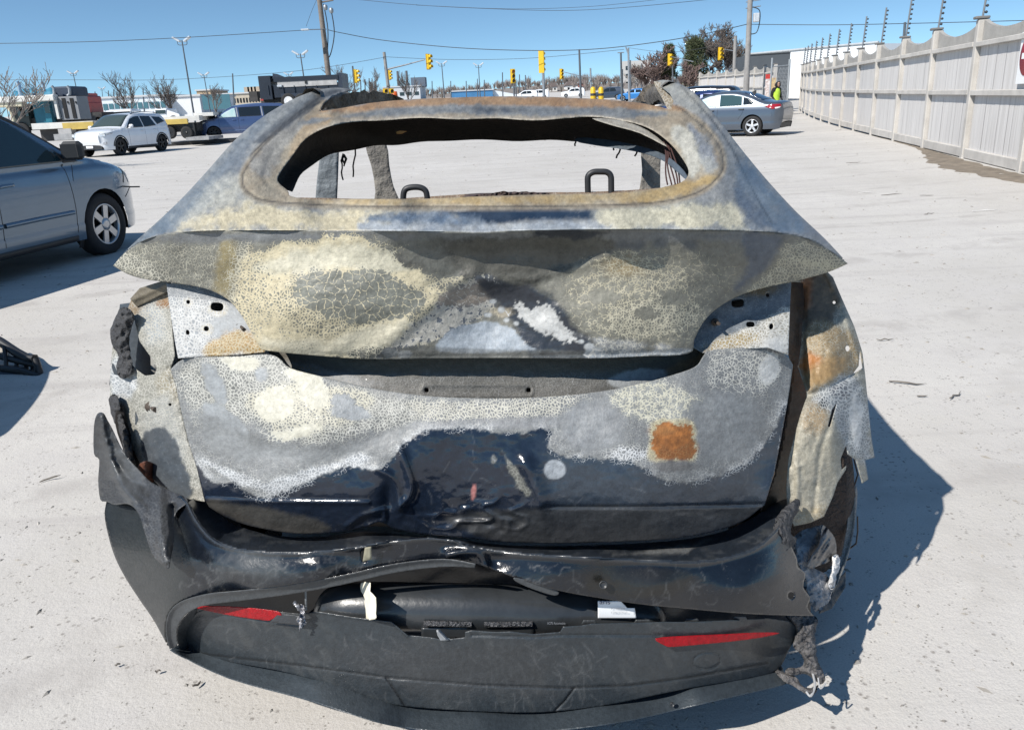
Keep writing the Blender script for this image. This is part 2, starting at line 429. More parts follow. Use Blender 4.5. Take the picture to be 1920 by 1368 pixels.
BLACKIN = pm('sooty_inside', (.014, .012, .011), .9, 0, .5, 9)
SOOT = pm('sooted_steel', (.035, .027, .022), .75, 0, .5, 8, .3, c2=(.075, .055, .04))
RUST = pm('rusted_steel', (.20, .095, .045), .85, 0, .5, 14, .5, 60, c2=(.10, .06, .04))
BLKPL = pm('black_plastic', (.028, .030, .033), .5, 0, .3, 5, .15, 200)
STEELG = pm('heat_grey_steel', (.16, .17, .175), .55, .2, .3, 8, .2)

WREC = np.array([-.06, 3.7, 0.0])
wreck = thing('burnt_car', WREC, 'burnt out black car seen from behind, paint cracked and peeling', 'car')
_fw = {}
def tpsfit(ctrl):
    c = np.asarray(ctrl, float); X = c[:, :2] / 100; n = len(c)
    r2 = ((X[:, None] - X[None]) ** 2).sum(-1); K = r2 * np.log(r2 + 1e-9) * .5 + np.eye(n) * 1e-3
    Pm = np.c_[np.ones(n), X]; A = np.zeros((n + 3, n + 3)); A[:n, :n] = K; A[:n, n:] = Pm; A[n:, :n] = Pm.T
    w = np.linalg.solve(A, np.r_[c[:, 2], 0, 0, 0])
    def ev(P):
        P = np.asarray(P, float) / 100; out = np.empty(len(P))
        for i in range(0, len(P), 20000):
            q = P[i:i + 20000]; r = ((q[:, None] - X[None]) ** 2).sum(-1)
            out[i:i + 20000] = (r * np.log(r + 1e-9) * .5) @ w[:n] + w[n] + q @ w[n + 1:]
        return out
    return ev
def scratches(p, boxes, n, col, wd=1.1, curl=.5, seed=1, ang=None):
    r = np.random.default_rng(seed)
    for i in range(n):
        x0, y0, x1, y1 = boxes[i % len(boxes)]; q = np.array([r.uniform(x0, x1), r.uniform(y0, y1)]); a = (ang if ang is not None else r.uniform(0, 6.28)) + r.normal(0, .35); L_ = []
        for k in range(r.integers(3, 6)): L_.append(q.copy()); q = q + np.array([math.cos(a), math.sin(a)]) * r.uniform(4, 13); a += r.normal(0, curl)
        L_ = np.array(L_); bb = (p.P[:, 0] > L_[:, 0].min() - 5) & (p.P[:, 0] < L_[:, 0].max() + 5) & (p.P[:, 1] > L_[:, 1].min() - 5) & (p.P[:, 1] < L_[:, 1].max() + 5); k = np.nonzero(bb)[0]
        if len(k): m = np.exp(-(edgedist(p.P[k], L_, False) / wd) ** 2) * r.uniform(.06, .42); p.ca[k] += (np.array(col) - p.ca[k]) * m[:, None]; p.g[k] *= 1 - .7 * m
class Paint:
    def __init__(s, P, ca, cb, t=0., coarse=0., gloss=0.):
        n = len(P); s.P = P; s.ca = np.tile(np.array(ca, float), (n, 1)); s.cb = np.tile(np.array(cb, float), (n, 1))
        s.t = np.full(n, float(t)); s.c = np.full(n, float(coarse)); s.g = np.full(n, float(gloss)); s.k = 0
        x, y = P[:, 0], P[:, 1]
        s.n1 = fbm(x / 14, y / 14, 11, 4) - .5; s.n2 = fbm(x / 45, y / 45, 23, 5) - .5; s.n3 = fbm(x / 5, y / 5, 31, 2) - .5
    def mask(s, shape, f=6, amp=12, rag=0):
        if isinstance(shape, tuple):
            cx, cy, rx, ry, *a = shape; a = math.radians(a[0]) if a else 0
            dx = s.P[:, 0] - cx; dy = s.P[:, 1] - cy; u = dx * math.cos(a) + dy * math.sin(a); v = -dx * math.sin(a) + dy * math.cos(a)
            d = (1 - np.sqrt((u / rx) ** 2 + (v / ry) ** 2)) * min(rx, ry)
        else: d = sdist(s.P, crom(shape, 5, True) if len(shape) > 4 else np.asarray(shape, float))
        s.k += 1
        d = d + amp * (s.n1 * .8 + s.n2 * 1.6 + s.n3 * .5 * (1 + rag))
        return sstep(-f, f, d)
    def fill(s, shape, f=6, amp=12, w=1., rag=0, **kw):
        m = (s.mask(shape, f, amp, rag) if not isinstance(shape, np.ndarray) else shape) * w
        for k, v in kw.items():
            if k == 'ca': s.ca += (np.array(v) - s.ca) * m[:, None]
            elif k == 'cb': s.cb += (np.array(v) - s.cb) * m[:, None]
            elif k == 't': s.t += (v - s.t) * m
            elif k == 'coarse': s.c += (v - s.c) * m
            elif k == 'gloss': s.g += (v - s.g) * m
        return s
def panel(name, poly, ctrl, step=4.0, paint=None, disp=None, holes=(), thick=.004, mat=None, parent=wreck, smooth=True, label=None, jag=0):
    poly = np.asarray(poly, float)
    V2, qd, bd = patch2d(poly, step, [np.asarray(h, float) for h in holes])
    if jag:
        k = np.nonzero(bd)[0]; V2[k] += (np.stack([vnoise(V2[k, 0] / 7, V2[k, 1] / 7, 3), vnoise(V2[k, 0] / 7, V2[k, 1] / 7, 9)], 1) - .5) * 2 * jag
    ev = ctrl if callable(ctrl) else tpsfit(ctrl)
    Yd = ev(V2)
    if disp is not None: Yd = Yd + disp(V2)
    P3 = c2w(cpt(V2[:, 0], V2[:, 1], Yd)) - WREC
    n = len(P3); dirs = (P3 + WREC - CAM); dirs /= np.linalg.norm(dirs, axis=1)[:, None]
    F2 = qd[:, ::-1]
    VV, F3 = solidify(P3, F2, dirs * thick) if thick else (P3, F2)
    me = rawmesh(name, VV, F3, mat or BURNT, smooth)
    if paint is not None:
        p = paint(V2); rep = 2 if thick else 1
        for nm, arr in (('ca', p.ca * np.where(p.ca.mean(1) > .08, .60, 1.0)[:, None]), ('cb', p.cb * .60), ('pr', np.stack([p.t, p.c, p.g], 1))):
            a = me.attributes.new(nm, 'FLOAT_COLOR', 'POINT'); A = np.ones((n * rep, 4)); A[:, :3] = np.clip(np.tile(arr, (rep, 1)), 0, 1)
            if thick and nm == 'ca': A[n:, :3] *= .35
            if len(me.vertices) != n * rep: raise RuntimeError(name)
            a.data.foreach_set('color', A.ravel())
        a = me.attributes.new('pc', 'FLOAT_VECTOR', 'POINT'); A = np.zeros((n * rep, 3)); A[:, :2] = np.tile(V2, (rep, 1)) * .0012; a.data.foreach_set('vector', A.ravel())
    o = link(name, me, parent)
    if label: o['label'] = label
    return o
def ridge(P, line, w, h):      # a crease or bulge along a line of photo points (positive h stands out)
    d = edgedist(P, np.asarray(line, float), closed=False); return -h * np.exp(-(d / w) ** 2)
def bump2(P, cx, cy, rx, ry, h, a=0):
    a = math.radians(a); dx = P[:, 0] - cx; dy = P[:, 1] - cy; u = dx * math.cos(a) + dy * math.sin(a); v = -dx * math.sin(a) + dy * math.cos(a)
    return -h * np.exp(-(u / rx) ** 2 - (v / ry) ** 2)
def ell(cx, cy, rx, ry, n=18, a=0, e=2.0):
    a = math.radians(a); out = []
    for i in range(n):
        q = 2 * math.pi * i / n; c, s_ = math.cos(q), math.sin(q)
        u = rx * math.copysign(abs(c) ** (2 / e), c); v = ry * math.copysign(abs(s_) ** (2 / e), s_)
        out.append((cx + u * math.cos(a) - v * math.sin(a), cy + u * math.sin(a) + v * math.cos(a)))
    return np.array(out)

GREY = (.30, .31, .30); OLIVE = (.235, .228, .19); CREAM = (.74, .65, .44); WHITE = (.74, .74, .71); DARK = (.012, .013, .016)
STEEL = (.30, .31, .315); TAN = (.40, .31, .20); RUSTC = (.42, .155, .035); BLUEG = (.26, .295, .33)

# ---- shoulder, hatch frame and rear edge of the roof
LIP = [(212, 498), (232, 476), (262, 455), (300, 441), (345, 435), (420, 432), (560, 432), (700, 433), (830, 434), (900, 436), (960, 433), (1100, 430), (1250, 430), (1400, 433), (1470, 438), (1520, 450), (1555, 470), (1590, 494)]
LIPY = [1.98, 1.95, 1.90, 1.83, 1.775, 1.715, 1.665, 1.635, 1.62, 1.617, 1.617, 1.63, 1.665, 1.725, 1.78, 1.85, 1.91, 1.98]
OPEN_ = crom([(930, 222), (1000, 226), (1060, 222), (1110, 219), (1165, 226), (1215, 240), (1255, 268), (1283, 303), (1291, 325), (1277, 342), (1240, 352), (1150, 362), (1000, 365), (880, 369), (780, 373), (660, 373), (590, 374), (546, 368), (540, 358), (521, 340), (527, 322), (546, 296), (572, 262), (610, 240), (660, 229), (720, 226), (790, 221), (860, 224)], 4, True)
SH_OUT = np.concatenate([crom(LIP, 5), crom([(1590, 494), (1545, 446), (1492, 396), (1442, 342), (1400, 292), (1370, 254), (1332, 206), (1304, 176), (1276, 158), (1246, 150), (1226, 154)], 4)[1:],
    np.array([(1240, 164), (1256, 176), (1263, 190), (1258, 206), (1236, 200)]), crom([(1200, 193), (1140, 187), (1080, 184), (1000, 181), (930, 181), (850, 183), (760, 187), (690, 194), (640, 203), (600, 209)], 4),
    np.array([(606, 196), (622, 182), (645, 173), (664, 170)]), crom([(652, 166), (620, 165), (582, 173), (540, 191), (490, 221), (440, 263), (390, 319), (342, 371), (298, 413), (244, 462), (212, 498)], 4)])
shc = []
for (px, py), Y in zip(LIP, LIPY): shc.append((px, py, Y))
for pts in ([(930, 222, 2.50), (1060, 222, 2.50), (1165, 226, 2.46), (1225, 246, 2.36), (1265, 280, 2.22), (1290, 322, 2.05), (1275, 342, 1.96), (1240, 352, 1.90), (1150, 361, 1.86), (1000, 364, 1.845), (780, 372, 1.845), (600, 373, 1.89), (540, 360, 1.97), (521, 338, 2.06), (548, 296, 2.21), (590, 250, 2.36), (660, 229, 2.47), (790, 222, 2.50)],
            [(930, 212, 2.62), (1060, 210, 2.62), (1180, 212, 2.58), (1270, 227, 2.43), (1322, 265, 2.23), (1352, 308, 2.04), (1340, 344, 1.90), (1270, 371, 1.80), (1160, 381, 1.765), (1000, 386, 1.745), (760, 387, 1.75), (560, 383, 1.80), (486, 368, 1.90), (456, 338, 2.03), (482, 290, 2.21), (530, 243, 2.42), (620, 213, 2.57), (770, 212, 2.62)],
            [(930, 182, 2.86), (1080, 184, 2.86), (1200, 193, 2.82), (1246, 152, 3.08), (1276, 158, 2.93), (1304, 176, 2.75), (1332, 206, 2.58), (1370, 254, 2.42), (1400, 292, 2.34), (1442, 342, 2.26), (1492, 396, 2.16), (1545, 446, 2.05), (640, 203, 2.78), (600, 205, 2.72), (650, 166, 3.02), (582, 173, 2.86), (540, 191, 2.72), (490, 221, 2.58), (440, 263, 2.44), (390, 319, 2.31), (342, 371, 2.21), (298, 413, 2.12), (244, 462, 2.03), (760, 187, 2.86)],
            [(700, 410, 1.685), (960, 408, 1.672), (1200, 405, 1.70), (1380, 400, 1.80), (400, 400, 1.84), (1430, 380, 1.93), (360, 415, 1.87)]): shc += pts
def sh_disp(P):
    x, y = P[:, 0], P[:, 1]
    g = [(600, 192), (560, 217), (500, 268), (464, 312), (455, 340), (470, 364), (520, 379), (700, 387), (960, 387), (1200, 382), (1300, 364), (1346, 332), (1356, 302), (1340, 260), (1292, 216), (1268, 198)]
    d = -ridge(P, crom(g, 5), 3.2, .011)                                      # the groove round the hatch frame
    g2 = [(606, 200), (575, 222), (520, 276), (497, 320), (502, 345), (540, 368)]
    d = d - ridge(P, crom(g2, 5), 5, .006) - ridge(P, crom([(1280, 240), (1315, 290), (1318, 325), (1290, 352), (1240, 366)], 5), 4, .005)
    top = sstep(232, 205, y)
    d = d + top * .03 * (fbm(x / 60, y / 22, 3) - .5)                          # buckled roof edge
    wr = sstep(1230, 1290, x) * sstep(330, 240, y)
    d = d + wr * .05 * (fbm(x / 12 + y / 30, y / 16, 8) - .5)                   # wrinkled foil-like metal upper right
    edge = np.exp(-(edgedist(P, OPEN_) / 7) ** 2)
    d = d + edge * .03 * (fbm(x / 26, y / 26, 5) - .5) * sstep(300, 240, y)
    d = d - ridge(P, [(345, 437), (420, 434), (900, 438), (1250, 432), (1470, 440)], 5, -.004)
    d = d + .012 * (fbm(x / 90, y / 50, 4) - .5)
    d = d + bump2(P, 880, 425, 80, 14, -.006)
    return d
def sh_paint(P):
    p = Paint(P, STEEL, (.62, .60, .52), .22, 0, .12); x, y = P[:, 0], P[:, 1]
    st_ = fbm((x + y) / 60, (y - x) / 9, 5, 4)
    p.fill([(300, 415), (440, 380), (560, 390), (720, 392), (820, 396), (760, 412), (690, 432), (400, 433), (330, 436)], 14, 30, ca=(.60, .55, .42), cb=CREAM, t=.82)
    p.fill([(240, 470), (330, 380), (450, 262), (490, 222), (460, 300), (400, 370), (330, 430)], 10, 26, ca=(.155, .17, .19), cb=(.40, .41, .40), t=.35, gloss=.45)
    p.fill([(390, 345), (440, 330), (460, 365), (400, 400), (330, 420)], 14, 26, ca=(.42, .42, .38), cb=(.68, .65, .54), t=.5)
    p.fill([(820, 396), (900, 392), (1010, 391), (1090, 392), (1130, 402), (1090, 412), (1000, 410), (930, 421), (880, 412), (840, 402)], 5, 12, ca=(.010, .016, .028), cb=(.4, .45, .5), t=.03, gloss=.85)
    p.fill([(680, 410), (800, 396), (860, 404), (900, 424), (780, 426)], 10, 18, ca=(.14, .19, .26), cb=(.5, .53, .54), t=.35, gloss=.35)
    p.fill([(700, 418), (900, 423), (1100, 414), (1300, 424), (1290, 431), (900, 436), (700, 432)], 6, 14, ca=(.42, .46, .50), cb=(.7, .7, .66), t=.45)
    p.fill([(1130, 392), (1230, 388), (1340, 380), (1420, 400), (1400, 428), (1180, 426), (1120, 410)], 12, 26, ca=(.44, .44, .38), cb=(.72, .67, .50), t=.66)
    p.fill([(1400, 420), (1380, 340), (1400, 300), (1450, 350), (1500, 405), (1545, 448), (1500, 438), (1440, 430)], 10, 20, ca=(.14, .17, .215), cb=(.5, .5, .46), t=.3, gloss=.4)
    # hatch frame, tan and rust in bands
    ring = sstep(2, 12, edgedist(P, OPEN_) * 0 + 14 + sdist(P, crom([(600, 192), (560, 217), (500, 268), (464, 312), (455, 340), (470, 364), (520, 379), (700, 387), (960, 387), (1200, 382), (1300, 364), (1346, 332), (1356, 302), (1340, 260), (1292, 216), (1230, 205), (930, 216), (700, 214)], 4, True)))
    p.fill(ring, ca=(.37, .30, .21), cb=(.60, .55, .43), t=.35, gloss=0)
    p.fill([(540, 374), (700, 380), (960, 380), (1200, 374), (1330, 340), (1340, 330), (1270, 352), (1150, 362), (960, 368), (700, 374)], 4, 8, ca=(.50, .36, .17), cb=(.62, .55, .40), t=.4)
    p.fill([(465, 310), (500, 270), (545, 225), (570, 235), (530, 290), (500, 335)], 6, 14, ca=(.27, .26, .24), cb=(.5, .48, .42), t=.35)
    p.fill([(545, 268), (600, 215), (640, 215), (590, 255), (550, 300)], 6, 14, ca=(.42, .30, .17), cb=(.6, .53, .40), t=.3)
    p.fill([(1290, 230), (1330, 270), (1345, 310), (1320, 320), (1300, 280)], 6, 18, ca=(.24, .26, .30), cb=(.6, .6, .52), t=.5)
    p.fill([(1262, 245), (1290, 245), (1310, 300), (1300, 340), (1288, 325), (1280, 290)], 6, 14, ca=(.46, .44, .36), cb=(.62, .6, .52), t=.6)
    p.fill([(1240, 350), (1330, 330), (1345, 335), (1280, 366), (1200, 376)], 5, 10, ca=(.52, .36, .15), cb=(.6, .5, .3), t=.3)
    # roof edge: rust above, blue grey below, pale torn hem
    p.fill([(600, 208), (700, 190), (930, 178), (1200, 188), (1290, 205), (1200, 207), (930, 199), (760, 201), (660, 212)], 4, 9, ca=(.42, .245, .115), cb=(.5, .36, .22), t=.3)
    p.fill([(560, 232), (660, 213), (760, 203), (930, 198), (1200, 206), (1250, 212), (1200, 220), (930, 216), (760, 215), (640, 222)], 4, 9, ca=(.20, .215, .225), cb=(.42, .40, .34), t=.35, gloss=.2)
    p.fill((930, 206, 40, 5), 4, 8, ca=(.05, .06, .08)); p.fill((1240, 205, 40, 6), 4, 8, t=.6)
    hem = np.exp(-(edgedist(P, OPEN_) / 4.5) ** 2) * sstep(262, 240, y)
    p.fill(hem, ca=(.52, .46, .37), t=.2)
    p.fill([(1226, 152), (1250, 150), (1300, 176), (1325, 206), (1310, 215), (1262, 190)], 4, 10, ca=(.36, .36, .33), cb=(.6, .58, .5), t=.5, gloss=.25)
    p.fill([(590, 178), (640, 165), (660, 168), (620, 180), (560, 222), (500, 262), (480, 262)], 3, 6, ca=(.075, .08, .085), t=.05, gloss=.3, w=.8)
    p.fill([(212, 500), (244, 462), (440, 262), (582, 172), (590, 178), (470, 268), (350, 400), (290, 445)], 4, 10, ca=(.27, .29, .295), w=.6)
    lft = x < 900; aa = np.where(lft, x + 1.1 * y, x - 1.0 * y); bb = np.where(lft, x - .9 * y, x + y); sm_ = sstep(.3, .75, fbm(aa / 26, bb / 150, 61, 5) * .65 + fbm(x / 12, y / 9, 62, 4) * .35)
    u_ = np.clip(p.t * 1.3, 0, 1) * sm_; u_ = np.clip(u_ + sstep(.52, .66, p.t) * .75, 0, .92); p.ca += (p.cb - p.ca) * u_[:, None]; p.t *= .28
    for gl in (crom([(600, 192), (560, 217), (500, 268), (464, 312), (455, 340), (470, 364), (520, 379), (700, 387), (960, 387), (1200, 382), (1300, 364), (1346, 332), (1356, 302), (1340, 260), (1292, 216), (1268, 198)], 6), crom([(1276, 162), (1322, 210), (1366, 268), (1392, 318), (1420, 372), (1448, 420)], 5), crom([(640, 170), (600, 183), (556, 214), (500, 262), (470, 290)], 5)):
        p.fill(np.exp(-(edgedist(P, gl, False) / 1.7) ** 2), ca=(.05, .048, .045), w=.75)
    k = .94 + .35 * (st_ - .5) + .3 * (fbm(x / 8, y / 6, 63, 3) - .5) + .35 * (fbm(x / 3.5, y / 3, 64, 2) - .5) * (p.g < .6); p.ca *= k[:, None]
    return p
panel('body_shoulder', SH_OUT, shc, 3.0, sh_paint, sh_disp, [OPEN_], .003)

# ---- upper skin of the hatch with the full-width lip
UP_BOT = [(212, 498), (240, 514), (275, 524), (330, 531), (385, 541), (425, 560), (452, 590), (472, 624), (486, 648), (500, 657), (600, 667), (690, 673), (800, 672), (950, 671), (1100, 672), (1200, 668), (1290, 663), (1302, 636), (1318, 605), (1342, 580), (1380, 557), (1430, 540), (1500, 525), (1556, 509), (1590, 494)]
UPB = np.concatenate([crom(LIP, 5), crom(UP_BOT[::-1], 4)[1:-1]])
upc = [(x, y, Y) for (x, y), Y in zip(LIP, LIPY)] + [(240, 514, 1.955), (330, 531, 1.89), (425, 560, 1.80), (472, 624, 1.73), (500, 657, 1.705), (600, 667, 1.68), (690, 673, 1.665), (800, 672, 1.655), (950, 671, 1.652), (1100, 672, 1.66), (1200, 668, 1.68), (1290, 663, 1.70), (1318, 605, 1.745), (1380, 557, 1.80), (1500, 525, 1.90), (1556, 509, 1.95),
    (300, 485, 1.87), (420, 490, 1.745), (600, 490, 1.665), (750, 495, 1.65), (900, 490, 1.665), (1050, 490, 1.68), (1200, 490, 1.69), (1400, 490, 1.755), (1500, 485, 1.85), (480, 580, 1.70), (620, 570, 1.64), (760, 570, 1.645), (900, 580, 1.672), (1050, 580, 1.68), (1200, 580, 1.675), (1330, 560, 1.75), (660, 640, 1.655), (880, 560, 1.668)]
def up_disp(P):
    x, y = P[:, 0], P[:, 1]
    d = bump2(P, 640, 560, 190, 90, .022) + bump2(P, 1170, 575, 160, 70, .020)
    d = d + ridge(P, [(885, 512), (830, 552), (760, 610), (690, 668)], 18, .009)          # crease left of the pushed-in middle
    d = d + bump2(P, 925, 600, 90, 70, -.030) + ridge(P, [(900, 515), (1000, 540), (1080, 600), (1130, 650)], 26, .006)
    d = d + ridge(P, [(870, 520), (920, 524), (1000, 522), (1090, 500), (1140, 480)], 9, .005)
    d = d + bump2(P, 960, 470, 170, 26, -.018)
    d = d + .012 * (fbm(x / 70, y / 50, 14) - .5) + .003 * (fbm(x / 22, y / 18, 15) - .5)
    d = d + ridge(P, [(486, 650), (520, 660), (690, 670), (1000, 668), (1290, 660)], 5, -.004)
    return d
def up_paint(P):
    p = Paint(P, OLIVE, CREAM, .12, .2, .1); x, y = P[:, 0], P[:, 1]
    p.fill([(212, 498), (300, 441), (450, 436), (470, 470), (450, 540), (425, 562), (330, 531)], 12, 24, ca=(.27, .265, .225), cb=(.60, .57, .45), t=.30, coarse=.15)
    p.fill([(300, 440), (900, 434), (1400, 434), (1400, 452), (900, 456), (320, 456)], 8, 10, ca=(.22, .225, .22), t=.06)
    p.fill((265, 500, 60, 16, 25), 10, 20, t=.45, cb=(.66, .63, .52))
    p.fill((425, 500, 22, 60, 10), 8, 16, ca=(.36, .30, .16), t=.2)
    p.fill([(445, 500), (500, 462), (620, 448), (720, 456), (790, 485), (842, 548), (770, 612), (690, 674), (490, 656), (452, 590)], 10, 22, ca=(.34, .33, .27), cb=CREAM, t=.80)
    p.fill([(480, 500), (560, 470), (640, 462), (740, 470), (770, 500), (640, 505), (520, 512)], 10, 20, t=.93, cb=(.70, .655, .50))
    p.fill((470, 540, 40, 90, -10), 12, 26, t=.56)
    p.fill((655, 575, 160, 72, 6), 14, 20, ca=(.27, .265, .215), t=.52, coarse=.15)
    p.fill((672, 555, 118, 48, 6), 7, 12, ca=(.235, .238, .20), t=.235, coarse=.85)
    p.fill([(500, 630), (600, 640), (760, 600), (700, 668), (510, 656)], 8, 14, t=.97, cb=(.76, .70, .53))
    p.fill([(530, 600), (560, 640), (640, 652), (700, 640), (690, 652), (560, 655), (520, 625)], 6, 10, t=.55, w=.7)
    # dark centre: the lip's shadow painted into the colour
    p.fill([(800, 455), (900, 446), (1010, 440), (1130, 436), (1150, 470), (1100, 500), (1000, 524), (880, 522), (800, 510), (745, 478)], 8, 16, ca=(.075, .072, .06), cb=(.36, .33, .23), t=.10, coarse=.7, gloss=.15)
    p.fill([(1000, 432), (1090, 428), (1140, 434), (1130, 444), (1020, 446)], 4, 12, ca=(.02, .024, .03), t=.05, gloss=.5)
    p.fill([(690, 450), (820, 452), (860, 520), (830, 545), (780, 490)], 10, 16, ca=(.19, .19, .165), t=.15, w=.8)
    p.fill((860, 527, 45, 7), 5, 8, t=.55, cb=(.55, .5, .36))
    # triangle below it, shade painted in: bluish pale cells left, blue-black right
    p.fill([(890, 520), (960, 540), (900, 600), (800, 640), (720, 664), (700, 672), (780, 605), (835, 552)], 7, 12, ca=(.17, .19, .22), cb=(.62, .59, .52), t=.62, coarse=.6)
    p.fill([(840, 545), (900, 530), (925, 560), (880, 575), (820, 570)], 8, 12, ca=(.40, .34, .28), t=.25)
    p.fill([(900, 528), (990, 536), (1060, 580), (1120, 640), (1110, 672), (1000, 672), (960, 610), (925, 570)], 7, 12, ca=(.020, .024, .032), cb=(.70, .70, .68), t=.04, coarse=.9, gloss=.5)
    p.fill([(965, 572), (990, 578), (1025, 572), (1060, 612), (1082, 632), (1070, 642), (1030, 628), (985, 610)], 2.0, 16, ca=(.66, .66, .64), t=.0, gloss=0, rag=1)
    p.fill([(820, 658), (845, 622), (900, 603), (955, 612), (985, 640), (1000, 657), (900, 662)], 2.5, 8, ca=(.46, .51, .56), cb=(.66, .68, .68), t=.15)
    p.fill((935, 585, 26, 10), 4, 12, ca=(.5, .44, .34), t=.3)
    for q in [(925, 565, 8, 5), (940, 580, 7, 6), (915, 590, 9, 5), (950, 600, 6, 4), (968, 606, 6, 5), (760, 664, 12, 7), (730, 660, 14, 9), (1090, 640, 6, 4), (1105, 650, 10, 8)]: p.fill(q, 1.5, 3, ca=(.62, .64, .64), t=.0)
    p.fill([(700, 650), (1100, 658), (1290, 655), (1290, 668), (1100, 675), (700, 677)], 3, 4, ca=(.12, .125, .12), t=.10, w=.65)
    p.fill([(1110, 650), (1200, 655), (1290, 652), (1280, 664), (1110, 672)], 3, 6, ca=(.40, .43, .45), cb=(.6, .6, .57), t=.35)
    # right half
    p.fill([(1080, 500), (1200, 470), (1330, 480), (1400, 520), (1340, 575), (1300, 640), (1200, 650), (1110, 640), (1060, 570)], 12, 20, ca=(.275, .265, .215), cb=(.56, .51, .37), t=.26, coarse=.45)
    p.fill((1190, 545, 105, 70, 10), 16, 26, t=.40, coarse=.35); p.fill((1215, 600, 100, 34, -6), 12, 20, t=.50, coarse=.35, cb=(.66, .61, .46))
    for q in [(1125, 555, 20, 14), (1150, 557, 14, 9), (1265, 560, 20, 12), (1210, 588, 16, 10), (1095, 505, 16, 10)]: p.fill(q, 4, 8, t=.05)
    p.fill((1170, 500, 40, 16), 12, 14, ca=(.44, .32, .15), w=.6)
    p.fill([(1070, 625), (1150, 655), (1290, 655), (1200, 640)], 6, 12, ca=(.40, .41, .42), cb=(.64, .63, .58), t=.5, w=.8)
    p.fill([(1400, 440), (1480, 442), (1470, 460), (1420, 520), (1370, 548), (1400, 500)], 8, 14, ca=(.12, .145, .18), t=.10, gloss=.2)
    p.fill([(1480, 445), (1590, 494), (1500, 525), (1400, 548), (1450, 500)], 10, 18, ca=(.31, .30, .245), cb=(.62, .58, .44), t=.42)
    p.fill((1530, 495, 50, 10, 12), 6, 10, t=.62, cb=(.68, .63, .46))
    for q in [(1165, 457, 12, 8), (1195, 460, 14, 8), (1235, 455, 14, 9), (1295, 458, 14, 10)]: p.fill(q, 6, 5, ca=(.14, .15, .155), t=.05)
    p.fill([(330, 438), (560, 436), (600, 446), (340, 452)], 5, 6, ca=(.22, .23, .235), t=.1)
    k = 1 + .5 * (fbm(x / 30, y / 30, 77) - .5); p.ca *= k[:, None]
    return p
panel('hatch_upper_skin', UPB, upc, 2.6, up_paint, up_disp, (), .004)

# ---- number plate recess
rec = [(488, 640), (700, 660), (960, 660), (1305, 640), (1335, 655), (1320, 690), (1255, 715), (1150, 740), (1000, 752), (880, 752), (780, 746), (680, 730), (590, 708), (520, 682)]
def rec_paint(P):
    p = Paint(P, (.14, .135, .12), (.36, .36, .35), .20, .05, .05)
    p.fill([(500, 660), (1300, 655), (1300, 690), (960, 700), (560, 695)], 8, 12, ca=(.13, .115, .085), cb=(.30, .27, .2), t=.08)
    p.fill((620, 706, 90, 12, 12), 6, 10, ca=(.30, .32, .34), t=.5); p.fill([(1140, 712), (1200, 692), (1250, 698), (1240, 714), (1170, 728)], 3, 10, ca=(.44, .46, .46), t=.2)
    p.fill([(1250, 690), (1330, 650), (1320, 690), (1260, 715)], 5, 10, ca=(.22, .16, .09)); return p
def rec_disp(P):
    return ridge(P, [(795, 722), (995, 722), (1000, 730), (996, 742), (796, 742), (790, 732), (795, 722)], 2.5, .003) + .004 * (fbm(P[:, 0] / 40, P[:, 1] / 20, 4) - .5)
recY = [(488, 640, 1.80), (960, 660, 1.73), (1335, 655, 1.80), (1320, 690, 1.78), (1150, 740, 1.69), (880, 752, 1.67), (680, 730, 1.69), (520, 682, 1.78), (960, 700, 1.71), (620, 690, 1.74), (1250, 690, 1.75)]
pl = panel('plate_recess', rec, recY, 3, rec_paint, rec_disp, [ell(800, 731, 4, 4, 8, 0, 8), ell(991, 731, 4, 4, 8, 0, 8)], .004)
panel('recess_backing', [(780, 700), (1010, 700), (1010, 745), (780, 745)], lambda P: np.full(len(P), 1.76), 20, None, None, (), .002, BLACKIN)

# ---- lamp pockets left and right: pressed steel with holes
def pocket(name, poly, holes, Yc, paint, disp=None): return panel(name, poly, Yc, 2.2, paint, disp, holes, .003)
LPK = [(312, 532), (330, 530), (400, 538), (440, 560), (470, 600), (494, 648), (498, 660), (440, 667), (364, 670), (334, 672), (328, 640), (320, 590)]
LH = [ell(407, 575, 12, 8, 14, 5, 3), ell(353, 566, 3.6, 4, 10), ell(387, 616, 5, 5, 10), ell(352, 623, 3.5, 5, 10, -15)]
def lp_paint(P):
    p = Paint(P, (.36, .38, .395), (.64, .64, .62), .42, .1, .0)
    p.fill((350, 620, 50, 60), 14, 20, t=.58); p.fill((435, 610, 40, 40), 12, 16, ca=(.44, .46, .47), t=.12)
    p.fill([(390, 650), (430, 625), (480, 630), (505, 660), (400, 666)], 8, 16, ca=(.44, .29, .12), cb=(.58, .49, .32), t=.5)
    p.fill([(312, 531), (400, 537), (440, 560), (455, 580), (380, 560), (318, 556)], 6, 5, ca=(.22, .235, .25), t=.08, w=.6)  # lip's shadow painted as a darker band along the pocket's top
    for h in ((407, 580, 20, 14), (353, 567, 9, 9), (387, 617, 12, 11)): p.fill(h, 3, 3, ca=(.6, .56, .46), t=.5)
    return p
def lp_disp(P): return bump2(P, 407, 580, 22, 16, .006) + bump2(P, 387, 617, 12, 12, .006) + bump2(P, 353, 567, 9, 9, .004) + ridge(P, [(334, 668), (364, 664), (440, 662), (505, 658)], 5, .008) + .004 * (fbm(P[:, 0] / 20, P[:, 1] / 20, 4) - .5)
pocket('lamp_pocket', LPK, LH, [(312, 532, 1.93), (440, 560, 1.85), (470, 600, 1.80), (498, 660, 1.735), (440, 667, 1.735), (334, 672, 1.77), (320, 590, 1.88), (390, 600, 1.83)], lp_paint, lp_disp)
